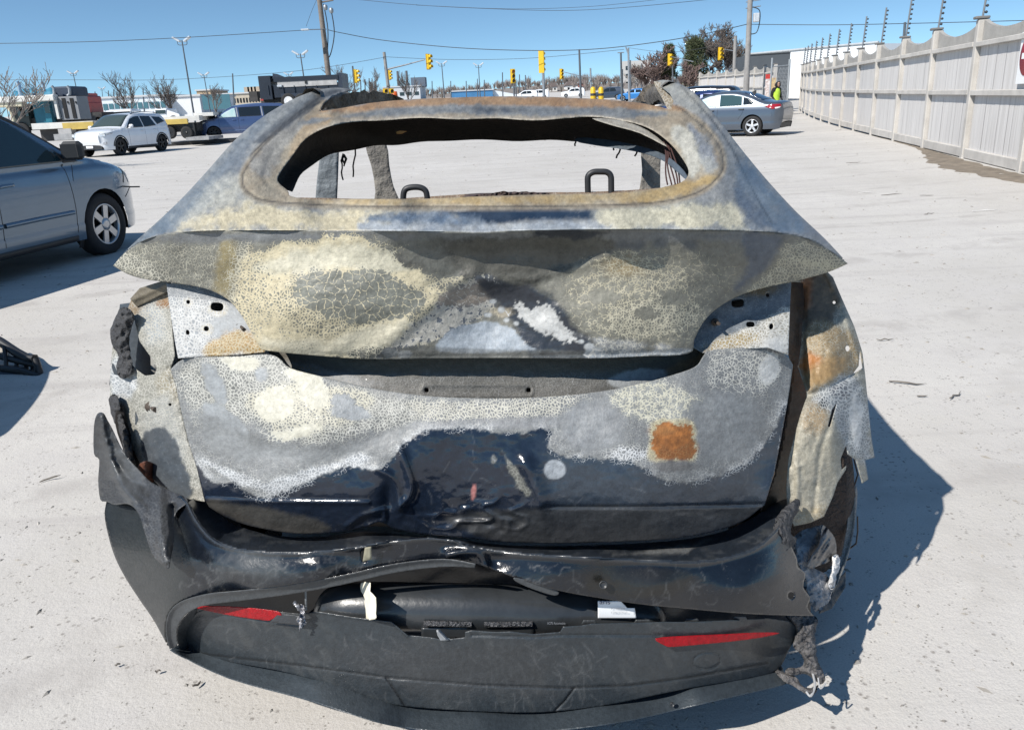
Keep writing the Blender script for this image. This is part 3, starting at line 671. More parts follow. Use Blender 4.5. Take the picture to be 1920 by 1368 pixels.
RPK = [(1484, 524), (1420, 536), (1372, 552), (1334, 580), (1310, 612), (1296, 650), (1318, 662), (1380, 655), (1440, 652), (1478, 666), (1480, 610), (1482, 560)]
RH = [ell(1383, 568, 12, 8, 14, -3, 3), ell(1439, 553, 3.4, 4, 10), ell(1407, 608, 8, 5, 12, 0, 3), ell(1446, 612, 4, 6, 10, 10)]
def rp_paint(P):
    p = Paint(P, (.21, .235, .26), (.52, .54, .54), .18, .1, .1)
    p.fill([(1400, 615), (1480, 580), (1480, 668), (1420, 655), (1330, 655)], 5, 14, ca=(.46, .44, .38), cb=(.72, .71, .66), t=.55)
    p.fill((1380, 640, 60, 12, -12), 8, 12, ca=(.46, .37, .22), t=.35); p.fill((1420, 545, 30, 10), 8, 10, ca=(.26, .20, .12)); p.fill((1450, 645, 24, 16), 8, 10, t=.85, cb=WHITE)
    return p
def rp_disp(P): return bump2(P, 1383, 570, 22, 15, .006) + bump2(P, 1407, 609, 16, 10, .006) + bump2(P, 1446, 612, 10, 10, .005) + bump2(P, 1340, 603, 14, 12, .006) + ridge(P, [(1318, 660), (1380, 652), (1440, 648), (1476, 662)], 5, .008) + .005 * (fbm(P[:, 0] / 20, P[:, 1] / 20, 4) - .5)
pocket('lamp_pocket', RPK, RH, [(1484, 524, 1.93), (1372, 552, 1.86), (1310, 612, 1.79), (1296, 650, 1.75), (1318, 662, 1.74), (1440, 652, 1.75), (1478, 666, 1.77), (1482, 560, 1.90), (1400, 600, 1.83)], rp_paint, rp_disp)
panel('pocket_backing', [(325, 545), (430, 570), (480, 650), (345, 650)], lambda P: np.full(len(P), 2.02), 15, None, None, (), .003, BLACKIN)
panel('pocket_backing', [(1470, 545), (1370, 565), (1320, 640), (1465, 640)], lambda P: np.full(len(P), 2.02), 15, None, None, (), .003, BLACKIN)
def stud(px, py, Y, d=(14, 26), r=.004):
    a = c2w([cpt(px, py, Y)])[0] - WREC; b = c2w([cpt(px + d[0], py + d[1], Y - .03)])[0] - WREC
    mb = MB(); mb.lathe([(r * 2.2, 0), (r * 2.2, .006), (r, .006), (r, .012), (0, .012)], 10, frame(a, (1, 0, 0), (0, 0, 1)))
    mb.tube([a, (a + b) / 2, b], r, 8); mb.build('lamp_stud', SOOT, wreck)
stud(448, 608, 1.81, (9, 10)); stud(1340, 603, 1.79, (8, 4)); stud(284, 762, 1.93, (8, 6), .007)

# ---- lower skin of the hatch
LOT = [(320, 692), (338, 676), (364, 670), (440, 668), (500, 664), (524, 672), (545, 690), (600, 705), (690, 726), (790, 741), (890, 746), (1000, 745), (1100, 737), (1180, 724), (1250, 706), (1302, 688), (1318, 668), (1330, 657), (1380, 652), (1440, 650), (1472, 664), (1487, 684)]
LOW = np.concatenate([crom(LOT, 4), np.array([(1482, 720), (1474, 770), (1463, 830), (1451, 890), (1434, 946), (1425, 953)]), crom([(1425, 953), (1390, 978), (1330, 998), (1250, 1010), (1100, 1017), (960, 1016), (860, 1006), (790, 1000), (740, 990), (712, 978), (690, 985), (640, 996), (560, 1000), (480, 988), (430, 972), (392, 950)], 4)[1:], np.array([(384, 936), (370, 880), (354, 830), (342, 780), (330, 725)])])
loc_ = [(320, 692, 1.80), (364, 670, 1.755), (500, 664, 1.70), (545, 690, 1.675), (690, 726, 1.635), (890, 746, 1.61), (1100, 737, 1.62), (1250, 706, 1.655), (1318, 668, 1.70), (1330, 657, 1.72), (1440, 650, 1.76), (1487, 684, 1.80),
    (340, 770, 1.76), (450, 740, 1.68), (600, 770, 1.61), (750, 790, 1.585), (900, 800, 1.575), (1100, 790, 1.59), (1300, 760, 1.635), (1474, 770, 1.745), (366, 870, 1.72), (480, 860, 1.62), (650, 870, 1.565), (850, 880, 1.545), (1050, 880, 1.55), (1300, 870, 1.60), (1455, 870, 1.70), (385, 936, 1.69), (500, 938, 1.595), (680, 940, 1.55), (960, 945, 1.53), (1200, 945, 1.55), (1434, 946, 1.66),
    (440, 975, 1.665), (560, 1000, 1.60), (700, 984, 1.575), (790, 1000, 1.565), (960, 1016, 1.56), (1150, 1015, 1.57), (1330, 998, 1.61), (1425, 953, 1.67)]
DARKLINE = [(352, 830), (372, 872), (395, 900), (440, 906), (490, 932), (520, 930), (560, 912), (610, 888), (650, 874), (700, 880), (722, 868), (752, 838), (790, 812), (850, 804), (960, 808), (1030, 804), (1030, 838), (1070, 856), (1120, 858), (1180, 866), (1200, 874), (1215, 880), (1240, 896), (1260, 900), (1300, 902), (1340, 892), (1380, 880), (1410, 862), (1440, 818), (1458, 790), (1470, 762)]
def lo_disp(P):
    x, y = P[:, 0], P[:, 1]
    d = ridge(P, crom([(748, 835), (760, 870), (771, 905), (768, 930), (752, 948)], 4), 8, .011)
    d = d + ridge(P, crom([(708, 878), (733, 895), (745, 920), (748, 950)], 4), 8, .010) + bump2(P, 730, 940, 16, 40, -.012, 12)
    d = d + ridge(P, crom([(985, 870), (1000, 900), (1012, 930), (1014, 945)], 4), 16, .013)
    d = d + bump2(P, 880, 900, 110, 70, -.022)                                    # pushed-in middle
    cr_ = (1 - np.abs(2 * fbm(x / 46 + y / 90, y / 20 - x / 140, 55, 2) - 1)) ** 2; cm = np.exp(-((x - 900) / 105) ** 2 - ((y - 966) / 30) ** 2)
    d = d + bump2(P, 905, 975, 95, 24, -.008) - .016 * cm * (cr_ - .5) - .007 * (1 - np.abs(2 * fbm(x / 80, y / 60, 57, 2) - 1)) ** 3 * np.exp(-((x - 720) / 70) ** 2 - ((y - 965) / 30) ** 2)
    d = d + bump2(P, 600, 800, 90, 30, .010, 20) + ridge(P, crom([(360, 700), (430, 790), (500, 850), (600, 860), (680, 830), (760, 800)], 5), 30, -.008)
    d = d + ridge(P, crom([(385, 690), (420, 760), (480, 820)], 4), 14, .007) + ridge(P, [(420, 905), (450, 880), (490, 905)], 10, .005)
    d = d + ridge(P, [(386, 936), (500, 940), (690, 942)], 4, .006) + ridge(P, [(1020, 950), (1200, 950), (1430, 945)], 3, -.005)
    d = d + .012 * (fbm(x / 80, y / 60, 24) - .5) + .0014 * (fbm(x / 22, y / 18, 25) - .5)
    low = sstep(946, 960, y); d = d + low * .003 * (fbm(x / 26, y / 14, 9) - .5)
    d = d + ridge(P, [(650, 985), (680, 965), (720, 955), (722, 975), (690, 985)], 5, .006)
    for (cx, cy) in ((1364, 905), (1358, 930)): d = d + bump2(P, cx, cy, 16, 9, .0025)
    return d
def lo_paint(P):
    p = Paint(P, (.255, .262, .262), (.62, .61, .55), .18, .05, .12); x, y = P[:, 0], P[:, 1]
    p.fill([(330, 690), (420, 672), (520, 670), (600, 712), (760, 745), (800, 770), (740, 800), (640, 820), (560, 822), (480, 790), (380, 800), (345, 740)], 14, 26, t=.46, ca=(.25, .252, .235))
    p.fill([(470, 740), (600, 720), (700, 740), (640, 800), (520, 800)], 12, 24, t=.56, cb=(.68, .645, .52))
    for q in [(520, 758, 38, 30), (590, 735, 26, 32), (455, 680, 26, 12, 10), (555, 812, 34, 8, -15), (565, 700, 24, 14)]: p.fill(q, 4, 12, t=.95, cb=(.74, .71, .59))
    for q in [(400, 720, 14, 40, -25), (490, 705, 12, 14), (640, 750, 18, 12), (660, 775, 34, 12, 8), (425, 790, 20, 50, -50)]: p.fill(q, 4, 10, t=.04, ca=(.40, .42, .43))
    p.fill([(360, 770), (430, 800), (520, 840), (640, 838), (760, 800), (800, 790), (760, 822), (690, 850), (600, 862), (500, 866), (420, 850)], 10, 18, ca=(.29, .30, .30), t=.10)
    p.fill([(380, 862), (430, 880), (500, 898), (580, 880), (680, 850), (690, 866), (600, 892), (520, 925), (440, 905)], 6, 12, ca=(.40, .415, .425), cb=(.74, .75, .75), t=.45)
    p.fill([(760, 750), (900, 752), (1100, 745), (1060, 775), (900, 790), (800, 790)], 10, 18, t=.50, cb=(.68, .655, .56))
    p.fill([(800, 792), (1030, 782), (1040, 800), (960, 806), (850, 804), (780, 812)], 6, 8, ca=(.31, .315, .32), t=.1)
    p.fill((1110, 800, 60, 50), 14, 20, ca=(.34, .35, .355), t=.08)
    p.fill([(1150, 745), (1240, 715), (1310, 745), (1330, 780), (1280, 800), (1200, 785)], 10, 20, ca=(.38, .385, .36), cb=(.72, .69, .55), t=.46, coarse=.4)
    p.fill([(1330, 665), (1400, 655), (1460, 670), (1450, 720), (1400, 740), (1340, 730)], 12, 20, t=.42, coarse=.3)
    p.fill((1442, 692, 18, 26, 15), 5, 8, t=.95, cb=WHITE); p.fill((1190, 850, 60, 14), 8, 12, t=.5, cb=(.74, .75, .75))
    p.fill((1360, 800, 70, 60), 16, 20, ca=(.30, .31, .312), t=.07)
    # what is left of the black paint along the bottom
    dk = np.concatenate([crom(DARKLINE, 3), np.array([(1476, 775), (1440, 1020), (960, 1040), (380, 1010), (350, 900)])])
    rim = np.exp(-(edgedist(P, crom(DARKLINE, 3), closed=False) / 13) ** 2)
    p.fill(rim * sstep(-.1, .2, p.n2 + .1), ca=(.46, .47, .475), cb=(.74, .75, .75), t=.42, w=.9)
    sd_ = sdist(P, dk) + 13 * p.n1 + 14 * p.n2 + 6 * p.n3; m = sstep(-2, 2, sd_)
    p.fill(m, ca=(.009, .014, .025), cb=(.30, .31, .32), t=.02, gloss=.88)
    p.fill([(1020, 830), (1480, 760), (1440, 950), (1030, 950)], 30, 20, ca=(.030, .040, .054), gloss=.62, w=m)
    p.fill(sstep(-3, 2, sd_) * sstep(16, 6, sd_) * sstep(-.05, .1, p.n1), cb=(.5, .52, .53), t=.34, gloss=.5)
    p.fill((1040, 880, 21, 19), 1.5, 3, ca=(.44, .47, .50), t=0, gloss=.1)
    p.fill([(1226, 790), (1262, 787), (1299, 791), (1305, 828), (1303, 862), (1250, 868), (1214, 860), (1218, 822)], 5, 6, cb=(.62, .55, .36), ca=(.45, .40, .28), t=.5, gloss=0)
    p.fill([(1234, 800), (1250, 793), (1275, 797), (1295, 803), (1296, 828), (1299, 854), (1250, 860), (1222, 850), (1224, 822)], 2.0, 11, rag=1, ca=RUSTC, cb=(.5, .3, .12), t=.1, gloss=0)
    rz_ = p.mask((1262, 828, 44, 42), 6, 6); p.ca *= (1 + rz_ * 1.1 * (fbm(x / 9, y / 7, 88, 4) - .5))[:, None]; p.fill((1262, 848, 42, 12), 6, 16, ca=(.30, .11, .03), t=.25, w=.7); p.fill((1245, 806, 20, 8), 6, 10, ca=(.50, .24, .08), w=.5)
    p.fill((1262, 874, 40, 11), 4, 7, ca=(.22, .215, .21), t=.1, gloss=0)
    p.fill((926, 860, 6, 8), 2, 6, ca=(.3, .29, .25), t=.5, w=.7)
    p.fill([(938, 845), (950, 848), (972, 890), (988, 925), (978, 920), (955, 885)], 3, 12, ca=(.2, .2, .17), cb=(.36, .35, .3), t=.45, gloss=.2, w=.8)
    p.fill((888, 921, 5, 14, 4), 1.5, 4, ca=(.55, .22, .2), t=0, gloss=.1)
    scratches(p, [(760, 820, 1020, 940), (1040, 900, 1420, 940), (880, 950, 1380, 1010)], 40, (.14, .145, .15), 1.0, .4, 4)
    p.fill([(385, 940), (470, 945), (620, 985), (560, 1002), (440, 975)], 8, 10, ca=(.05, .047, .042), gloss=.3)
    p.fill([(860, 960), (1430, 950), (1420, 975), (1200, 1018), (960, 1018)], 6, 8, ca=(.035, .037, .040), cb=(.12, .12, .12), t=.12, gloss=.45)
    k = 1 + .35 * (fbm(x / 36, y / 36, 78) - .5); p.ca *= k[:, None]
    return p
panel('hatch_lower_skin', LOW, loc_, 2.6, lo_paint, lo_disp, (), .004)

# ---- body corners behind the missing tail lamps
RC = [(1478, 528), (1550, 508), (1562, 520), (1578, 558), (1602, 612), (1617, 660), (1622, 700), (1628, 760), (1634, 820), (1640, 857), (1622, 862), (1628, 898), (1616, 906), (1604, 862), (1590, 852), (1586, 880), (1570, 905), (1562, 930), (1545, 968), (1518, 980), (1488, 986), (1476, 950), (1474, 915), (1478, 862), (1490, 815), (1500, 780), (1512, 745), (1512, 735), (1500, 700), (1496, 688), (1502, 645), (1508, 560), (1505, 530)]
def rc_disp(P):
    x, y = P[:, 0], P[:, 1]
    d = ridge(P, [(1550, 512), (1585, 590), (1612, 680)], 6, .012) + ridge(P, [(1506, 540), (1504, 690), (1514, 740), (1492, 800), (1480, 870)], 6, -.012)
    d = d + ridge(P, [(1496, 875), (1494, 940)], 6, .008) + ridge(P, crom([(1560, 790), (1540, 840), (1532, 900), (1526, 960)], 4), 5, -.006) + bump2(P, 1560, 650, 40, 50, .016)
    d = d + ridge(P, [(1512, 745), (1560, 725), (1600, 700)], 8, -.014) + bump2(P, 1590, 800, 16, 60, -.02)
    return d + .016 * (fbm(x / 30, y / 40, 6) - .5) + .005 * (fbm(x / 9, y / 9, 7) - .5)
def rc_paint(P):
    p = Paint(P, (.40, .385, .32), (.56, .54, .46), .3, .1, .05)
    p.fill([(1500, 530), (1560, 515), (1580, 570), (1545, 640), (1510, 660)], 10, 16, ca=(.15, .12, .085), t=.1)
    p.fill([(1500, 640), (1540, 600), (1610, 650), (1600, 700), (1520, 740)], 12, 18, ca=(.37, .28, .16), t=.25)
    p.fill((1520, 682, 22, 22), 8, 12, ca=(.50, .20, .05), t=.05); p.fill((1540, 700, 40, 20, -30), 10, 14, ca=(.42, .27, .12), t=.1); p.fill((1510, 550, 12, 40), 8, 12, ca=(.30, .13, .05))
    p.fill([(1520, 745), (1610, 705), (1636, 860), (1590, 850), (1560, 780)], 8, 14, ca=(.36, .38, .385), cb=(.66, .67, .65), t=.42)
    p.fill((1605, 790, 12, 60, -6), 5, 12, t=.85, cb=(.70, .71, .70)); p.fill((1575, 735, 22, 14), 8, 12, ca=(.2, .21, .23))
    p.fill([(1480, 860), (1510, 770), (1560, 790), (1570, 900), (1500, 985)], 10, 14, ca=(.50, .46, .36), cb=(.62, .58, .47), t=.25)
    p.fill((1530, 780, 26, 30), 12, 16, ca=(.42, .28, .14), w=.7); p.fill((1545, 755, 10, 12), 4, 4, ca=(.10, .11, .115)); p.fill((1520, 965, 40, 14, -10), 8, 10, ca=(.45, .35, .2), w=.6)
    return p
panel('body_corner', RC, [(1478, 528, 2.02), (1550, 508, 2.04), (1602, 612, 2.02), (1628, 760, 1.97), (1640, 857, 1.95), (1590, 852, 1.84), (1545, 968, 1.76), (1488, 986, 1.735), (1476, 920, 1.745), (1500, 780, 1.79), (1512, 745, 1.82), (1500, 690, 1.90), (1504, 600, 1.97), (1560, 650, 1.92), (1560, 800, 1.80), (1530, 880, 1.765), (1595, 760, 1.89)],
    2.4, rc_paint, rc_disp, [ell(1589, 653, 4, 5.5, 10), ell(1564, 567, 3, 3, 8), np.array([(1612, 660), (1617, 690), (1598, 702), (1610, 686)]), np.array([(1570, 752), (1556, 800), (1552, 800), (1560, 768)]), np.array([(1586, 835), (1592, 868), (1578, 880), (1576, 860)])], .004)
def gap_paint(P):
    p = Paint(P, (.13, .07, .035), (.2, .12, .06), .3, .2, 0); p.fill([(1470, 850), (1510, 780), (1500, 960), (1430, 955)], 14, 16, ca=(.13, .105, .07)); p.fill((1500, 700, 16, 50), 8, 10, ca=(.32, .12, .035)); return p
panel('hatch_gap_channel', [(1474, 526), (1512, 524), (1520, 660), (1520, 745), (1500, 800), (1486, 870), (1482, 960), (1425, 958), (1452, 890), (1466, 830), (1478, 760), (1486, 690), (1476, 660)], [(1474, 526, 2.05), (1512, 524, 2.07), (1520, 745, 2.0), (1482, 960, 1.92), (1425, 958, 1.80), (1486, 690, 1.92), (1466, 830, 1.85)], 4, gap_paint, lambda P: .008 * (fbm(P[:, 0] / 12, P[:, 1] / 12, 5) - .5), (), .004)
LC = [(312, 526), (268, 545), (246, 562), (240, 578), (222, 600), (212, 640), (207, 690), (206, 740), (212, 770), (232, 800), (248, 840), (268, 880), (300, 912), (345, 934), (384, 940), (370, 880), (354, 830), (342, 780), (330, 725), (320, 692), (328, 668), (322, 600)]
LHOLE = np.array([(240, 592), (252, 600), (262, 640), (282, 668), (294, 690), (290, 702), (272, 704), (258, 694), (244, 680), (236, 660), (232, 620)])
def lc_disp(P):
    x, y = P[:, 0], P[:, 1]
    d = ridge(P, [(240, 720), (258, 735), (254, 790), (262, 830)], 6, .012) + ridge(P, [(318, 690), (345, 790), (380, 930)], 6, -.012) + bump2(P, 290, 620, 26, 50, .012)
    return d + .016 * (fbm(x / 30, y / 40, 16) - .5) + .005 * (fbm(x / 9, y / 9, 17) - .5)
def lc_paint(P):
    p = Paint(P, (.37, .36, .31), (.58, .56, .49), .35, .1, .02)
    p.fill([(246, 560), (312, 528), (322, 570), (280, 580), (250, 590)], 8, 12, ca=(.32, .24, .15), t=.25); p.fill((290, 610, 26, 40), 10, 14, ca=(.40, .42, .42), t=.45)
    p.fill((310, 570, 14, 8), 5, 6, ca=(.36, .19, .08)); p.fill((320, 720, 24, 40), 10, 14, ca=(.40, .36, .27)); p.fill((230, 710, 26, 40), 8, 12, ca=(.40, .42, .43), cb=(.66, .67, .66), t=.5)
    p.fill([(258, 790), (310, 740), (335, 790), (352, 860), (300, 850)], 10, 14, ca=(.42, .42, .39), t=.35)
    p.fill([(270, 815), (300, 800), (322, 812), (345, 870), (350, 930), (300, 912), (275, 860)], 4, 12, ca=(.09, .105, .12), cb=(.5, .52, .53), t=.13, coarse=.5, gloss=.35)
    return p
panel('body_corner', LC, [(312, 526, 2.0), (246, 562, 2.08), (207, 690, 2.12), (206, 740, 2.10), (248, 840, 2.0), (300, 912, 1.87), (345, 934, 1.78), (384, 940, 1.72), (342, 780, 1.83), (320, 692, 1.88), (322, 600, 1.94), (270, 650, 1.97), (290, 780, 1.90)], 2.4, lc_paint, lc_disp,
    [LHOLE, np.array([(207, 680), (213, 682), (224, 704), (214, 702)]), ell(319, 758, 3, 3, 8), np.array([(254, 770), (260, 786), (254, 800)])], .004)
def inner_paint(P): return Paint(P, (.07, .085, .10), (.12, .13, .14), .2, .3, .1)
panel('inner_wing', [(225, 570), (300, 560), (320, 700), (330, 940), (240, 860), (205, 720)], lambda P: np.full(len(P), 2.14) - .002 * (P[:, 0] - 260), 8, inner_paint, None, (), .003)
panel('lamp_bracket', [(312, 524), (322, 528), (318, 545), (258, 576), (244, 560), (262, 540)], [(312, 524, 1.96), (322, 528, 1.95), (244, 560, 2.05), (258, 576, 2.04), (300, 545, 1.97)], 3, lambda P: Paint(P, (.20, .17, .12), (.3, .26, .2), .2), lambda P: ridge(P, [(250, 562), (316, 532)], 4, .01), (), .006)

# ---- melted plastic lumps (thick, lumpy)
def lump(name, poly, Yc, amp=.02, thick=.03, step=2.6, mat=None, jag=1.5, sc=9):
    def dsp(P):
        e = edgedist(P, np.asarray(poly, float)); return .02 * np.exp(-e / 5) - amp * (fbm(P[:, 0] / sc, P[:, 1] / sc, 41, 4) - .3)
    return panel(name, crom(poly, 3, True), Yc, step, None, dsp, (), thick, mat or CHAR, jag=jag)
lump('melted_trim', [(222, 582), (238, 576), (252, 592), (248, 612), (242, 640), (246, 668), (248, 690), (240, 706), (226, 708), (218, 690), (222, 668), (212, 650), (206, 626), (212, 604)], [(222, 582, 2.0), (246, 690, 1.98), (206, 626, 2.03), (250, 600, 1.98)], .04, .035)
lump('melted_trim', [(206, 742), (220, 742), (226, 770), (236, 800), (250, 850), (254, 876), (240, 870), (218, 800), (206, 770)], [(206, 742, 2.03), (254, 876, 1.95), (220, 800, 2.0), (240, 820, 1.96)], .03, .03)
panel('melted_flap', crom([(240, 800), (258, 840), (300, 915), (345, 930), (280, 900), (240, 860), (215, 790), (228, 755)], 3, True), lambda P: np.full(len(P), 2.0), 4, None, None, (), .004, BLACKIN)
panel('rusted_stub', ell(275, 886, 21, 22, 20), lambda P: 1.88 + .0006 * ((P[:, 0] - 275) ** 2) * .2, 2.4, lambda P: Paint(P, (.17, .055, .028), (.05, .035, .03), .25, .5), lambda P: .01 * (fbm(P[:, 0] / 7, P[:, 1] / 7, 3) - .5) + .0012 * (P[:, 0] - 275), (), .05)
wing = [(182, 776), (194, 774), (202, 788), (212, 806), (226, 836), (240, 858), (262, 882), (284, 904), (312, 916), (345, 930), (352, 942), (334, 956), (326, 976), (327, 1010), (320, 1048), (316, 1066), (302, 1056), (286, 1040), (272, 1000), (262, 968), (250, 950), (236, 944), (216, 946), (200, 940), (188, 936), (184, 900), (186, 862), (176, 850), (176, 800)]
def wing_d(P):
    x, y = P[:, 0], P[:, 1]
    return ridge(P, crom([(188, 782), (205, 850), (225, 905), (250, 935)], 4), 8, .02) + ridge(P, [(300, 920), (300, 1000), (308, 1050)], 12, .02) + ridge(P, [(325, 950), (326, 1040)], 7, -.03) + bump2(P, 250, 925, 26, 16, .015) - .012 * (fbm(x / 10, y / 10, 44, 4) - .4) + ridge(P, [(215, 860), (245, 900), (270, 912)], 6, -.012)
def char_paint(P):
    p = Paint(P, (.030, .031, .033), (.11, .115, .12), .22, .0, .25); p.fill((230, 880, 30, 60, -25), 14, 20, ca=(.055, .058, .06)); p.fill((300, 1000, 26, 70), 12, 14, ca=(.035, .035, .036), t=.35); return p
panel('melted_bumper_corner', crom(wing, 3, True), [(182, 776, 1.93), (176, 850, 1.95), (188, 936, 1.93), (240, 858, 1.88), (284, 904, 1.80), (345, 930, 1.69), (300, 980, 1.62), (316, 1066, 1.50), (272, 1000, 1.60), (250, 950, 1.70), (216, 946, 1.82), (326, 976, 1.60)], 2.6, char_paint, wing_d, (), .012, None, label='melted charcoal corner of the bumper hanging down')
# ---- bumper cover, ledge and valance
CREST_L = [(352, 942), (364, 968), (384, 996), (408, 1016), (450, 1030), (510, 1035), (600, 1034), (680, 1024), (740, 1014), (800, 1008), (850, 1012)]
CREST_R = [(850, 1012), (890, 1026), (960, 1036), (1060, 1043), (1200, 1050), (1300, 1053), (1360, 1046), (1410, 1030), (1445, 1004), (1470, 972), (1490, 944)]
LOWE = [(318, 1216), (311, 1190), (312, 1162), (322, 1140), (345, 1124), (390, 1112), (440, 1107), (540, 1096), (640, 1078), (740, 1056), (830, 1047), (892, 1056), (965, 1082), (1045, 1106), (1120, 1120), (1200, 1132), (1300, 1142), (1400, 1150), (1470, 1153), (1526, 1154)]
BUM = np.concatenate([crom([(200, 938), (196, 965), (203, 1004), (216, 1045), (236, 1084), (262, 1124), (290, 1165), (318, 1218)], 4), crom(LOWE, 4)[1:], crom([(1526, 1154), (1514, 1138), (1519, 1120), (1506, 1100), (1510, 1075), (1496, 1062), (1494, 1046), (1482, 1020), (1476, 1000), (1486, 975), (1497, 955), (1499, 938), (1490, 934)], 3)[1:], crom(CREST_R[::-1], 4), crom(CREST_L[::-1], 4)[1:], np.array([(340, 928), (300, 940), (250, 940)])])
buc = [(200, 938, 1.92), (203, 1004, 1.83), (236, 1084, 1.72), (290, 1165, 1.64), (318, 1216, 1.62), (300, 940, 1.74), (352, 942, 1.655), (384, 996, 1.57), (450, 1030, 1.50), (600, 1034, 1.445), (740, 1014, 1.43), (850, 1012, 1.43), (960, 1036, 1.42), (1200, 1050, 1.43), (1360, 1046, 1.49), (1445, 1004, 1.58), (1490, 944, 1.70),
    (312, 1162, 1.59), (345, 1124, 1.545), (440, 1107, 1.48), (640, 1078, 1.435), (830, 1047, 1.425), (965, 1082, 1.40), (1120, 1120, 1.40), (1300, 1142, 1.43), (1400, 1150, 1.46), (1526, 1154, 1.56), (1500, 1060, 1.60), (280, 1040, 1.66), (340, 1060, 1.56), (450, 1070, 1.465), (600, 1055, 1.425), (1050, 1075, 1.39), (1250, 1095, 1.405), (1400, 1100, 1.455), (1470, 1080, 1.53)]
def bu_disp(P):
    x, y = P[:, 0], P[:, 1]
    d = ridge(P, crom([(840, 1040), (870, 1035), (900, 1040), (910, 1060)], 4), 10, .014) + bump2(P, 930, 1050, 24, 18, -.012)
    d = d + ridge(P, crom(CREST_L, 4), 6, .006) + ridge(P, crom(CREST_R, 4), 6, .006)
    d = d + bump2(P, 700, 1040, 60, 18, -.004)
    return d + .003 * (fbm(x / 80, y / 50, 64) - .5) + .0005 * (fbm(x / 14, y / 14, 65) - .5)
def bu_paint(P):
    p = Paint(P, (.005, .007, .011), (.10, .105, .105), .04, .2, .86); x, y = P[:, 0], P[:, 1]
    sc = fbm(x / 9 + 3 * fbm(x / 40, y / 40, 2), y / 5, 91, 3)
    p.fill(sstep(.60, .68, sc) * sstep(330, 420, x), t=.28, gloss=.6, w=.6)
    p.fill([(200, 940), (300, 960), (340, 1000), (345, 1100), (318, 1216), (250, 1120), (205, 1010)], 20, 14, ca=(.015, .018, .019), gloss=.55, t=.03)
    p.fill((470, 1060, 60, 30), 18, 22, ca=(.05, .054, .056), t=.15, gloss=.4, w=.8); p.fill((1180, 1085, 80, 26), 12, 16, ca=(.010, .009, .008), gloss=.7)
    p.fill((1350, 1080, 90, 22), 12, 14, ca=(.006, .009, .014), gloss=.85)
    p.fill([(1130, 1075), (1280, 1070), (1290, 1100), (1200, 1122), (1110, 1105)], 8, 10, ca=(.013, .012, .010), gloss=.62, w=.8)
    scratches(p, [(340, 1045, 560, 1100), (560, 1040, 830, 1075), (420, 1040, 700, 1070), (930, 1060, 1100, 1105), (1200, 1065, 1480, 1140)], 150, (.11, .112, .112), 1.3, .9, 7)
    p.fill(np.exp(-(edgedist(P, crom(CREST_L, 4), False) / 5) ** 2), ca=(.05, .053, .056), t=.12, w=.7); p.fill(np.exp(-(edgedist(P, crom(CREST_R, 4), False) / 5) ** 2), ca=(.05, .053, .056), t=.12, w=.7)  # crest highlight painted as a paler line
    return p
panel('bumper_cover', BUM, buc, 3.0, bu_paint, bu_disp, [ell(684, 1040, 8, 14, 10), ell(1483, 1116, 6, 7, 12)], .006)
def sensor(px, py, Y, rx):
    a = c2w([cpt(px, py, Y)])[0] - WREC
    mb = MB(); r = rx * Y / FPX; mb.lathe([(r, 0), (r, .004), (r * .82, .005), (r * .78, .002), (0, .003)], 20, frame(a, (1, 0, 0), (0, .35, 1))); mb.build('parking_sensor', pm('sensor_black', (.03, .032, .034), .4), wreck)
sensor(1131, 1095, 1.392, 9)
# ledge on top of the bumper, running in under the hatch
INN = [(372, 925), (396, 950), (425, 974), (460, 990), (520, 1004), (600, 1006), (680, 996), (740, 1000), (800, 1006), (880, 1014), (960, 1022), (1100, 1022), (1250, 1014), (1340, 1000), (1400, 976), (1440, 950), (1462, 938)]
LED = np.concatenate([crom(CREST_L, 4), crom(CREST_R, 4)[1:], np.array([(1482, 932)]), crom(INN[::-1], 4)])
ledc = [(x, y, Y + .004) for (x, y), Y in zip(CREST_L, [1.66, 1.61, 1.565, 1.535, 1.505, 1.475, 1.45, 1.44, 1.435, 1.433, 1.435])] + [(x, y, Y + .004) for (x, y), Y in zip(CREST_R[1:], [1.43, 1.425, 1.422, 1.432, 1.455, 1.49, 1.535, 1.585, 1.64, 1.70])] + [(x, y, Y + .10) for (x, y), Y in zip(INN, [1.75, 1.70, 1.66, 1.63, 1.60, 1.575, 1.565, 1.565, 1.565, 1.56, 1.56, 1.57, 1.60, 1.63, 1.68, 1.73, 1.76])]
def led_paint(P):
    p = Paint(P, (.022, .028, .037), (.2, .205, .205), .06, .1, .55); x, y = P[:, 0], P[:, 1]  # ledge coloured lighter and bluer for the sky it reflects
    p.fill(sstep(.5, .7, fbm(x / 30, y / 8, 66)), ca=(.06, .065, .07), gloss=.45, w=.7)
    p.fill([(1150, 1040), (1300, 1020), (1330, 1010), (1290, 1036)], 4, 6, ca=(.26, .26, .25), t=.3, gloss=.2); return p
panel('bumper_ledge', LED, ledc, 3.0, led_paint, lambda P: .003 * (fbm(P[:, 0] / 80, P[:, 1] / 20, 67) - .5) + ridge(P, crom([(420, 1000), (480, 1015), (600, 1020), (700, 1012)], 4), 4, .006), (), .004)
# torn shoulder at the right end of the bumper
lump('torn_bumper_end', [(1462, 960), (1478, 945), (1492, 934), (1499, 940), (1497, 958), (1488, 975), (1484, 1000), (1494, 1010), (1488, 1030), (1478, 1040), (1476, 1065), (1466, 1050), (1462, 1010), (1450, 990)], [(1462, 960, 1.64), (1495, 938, 1.69), (1484, 1000, 1.62), (1476, 1065, 1.57), (1450, 990, 1.60)], .02, .02)

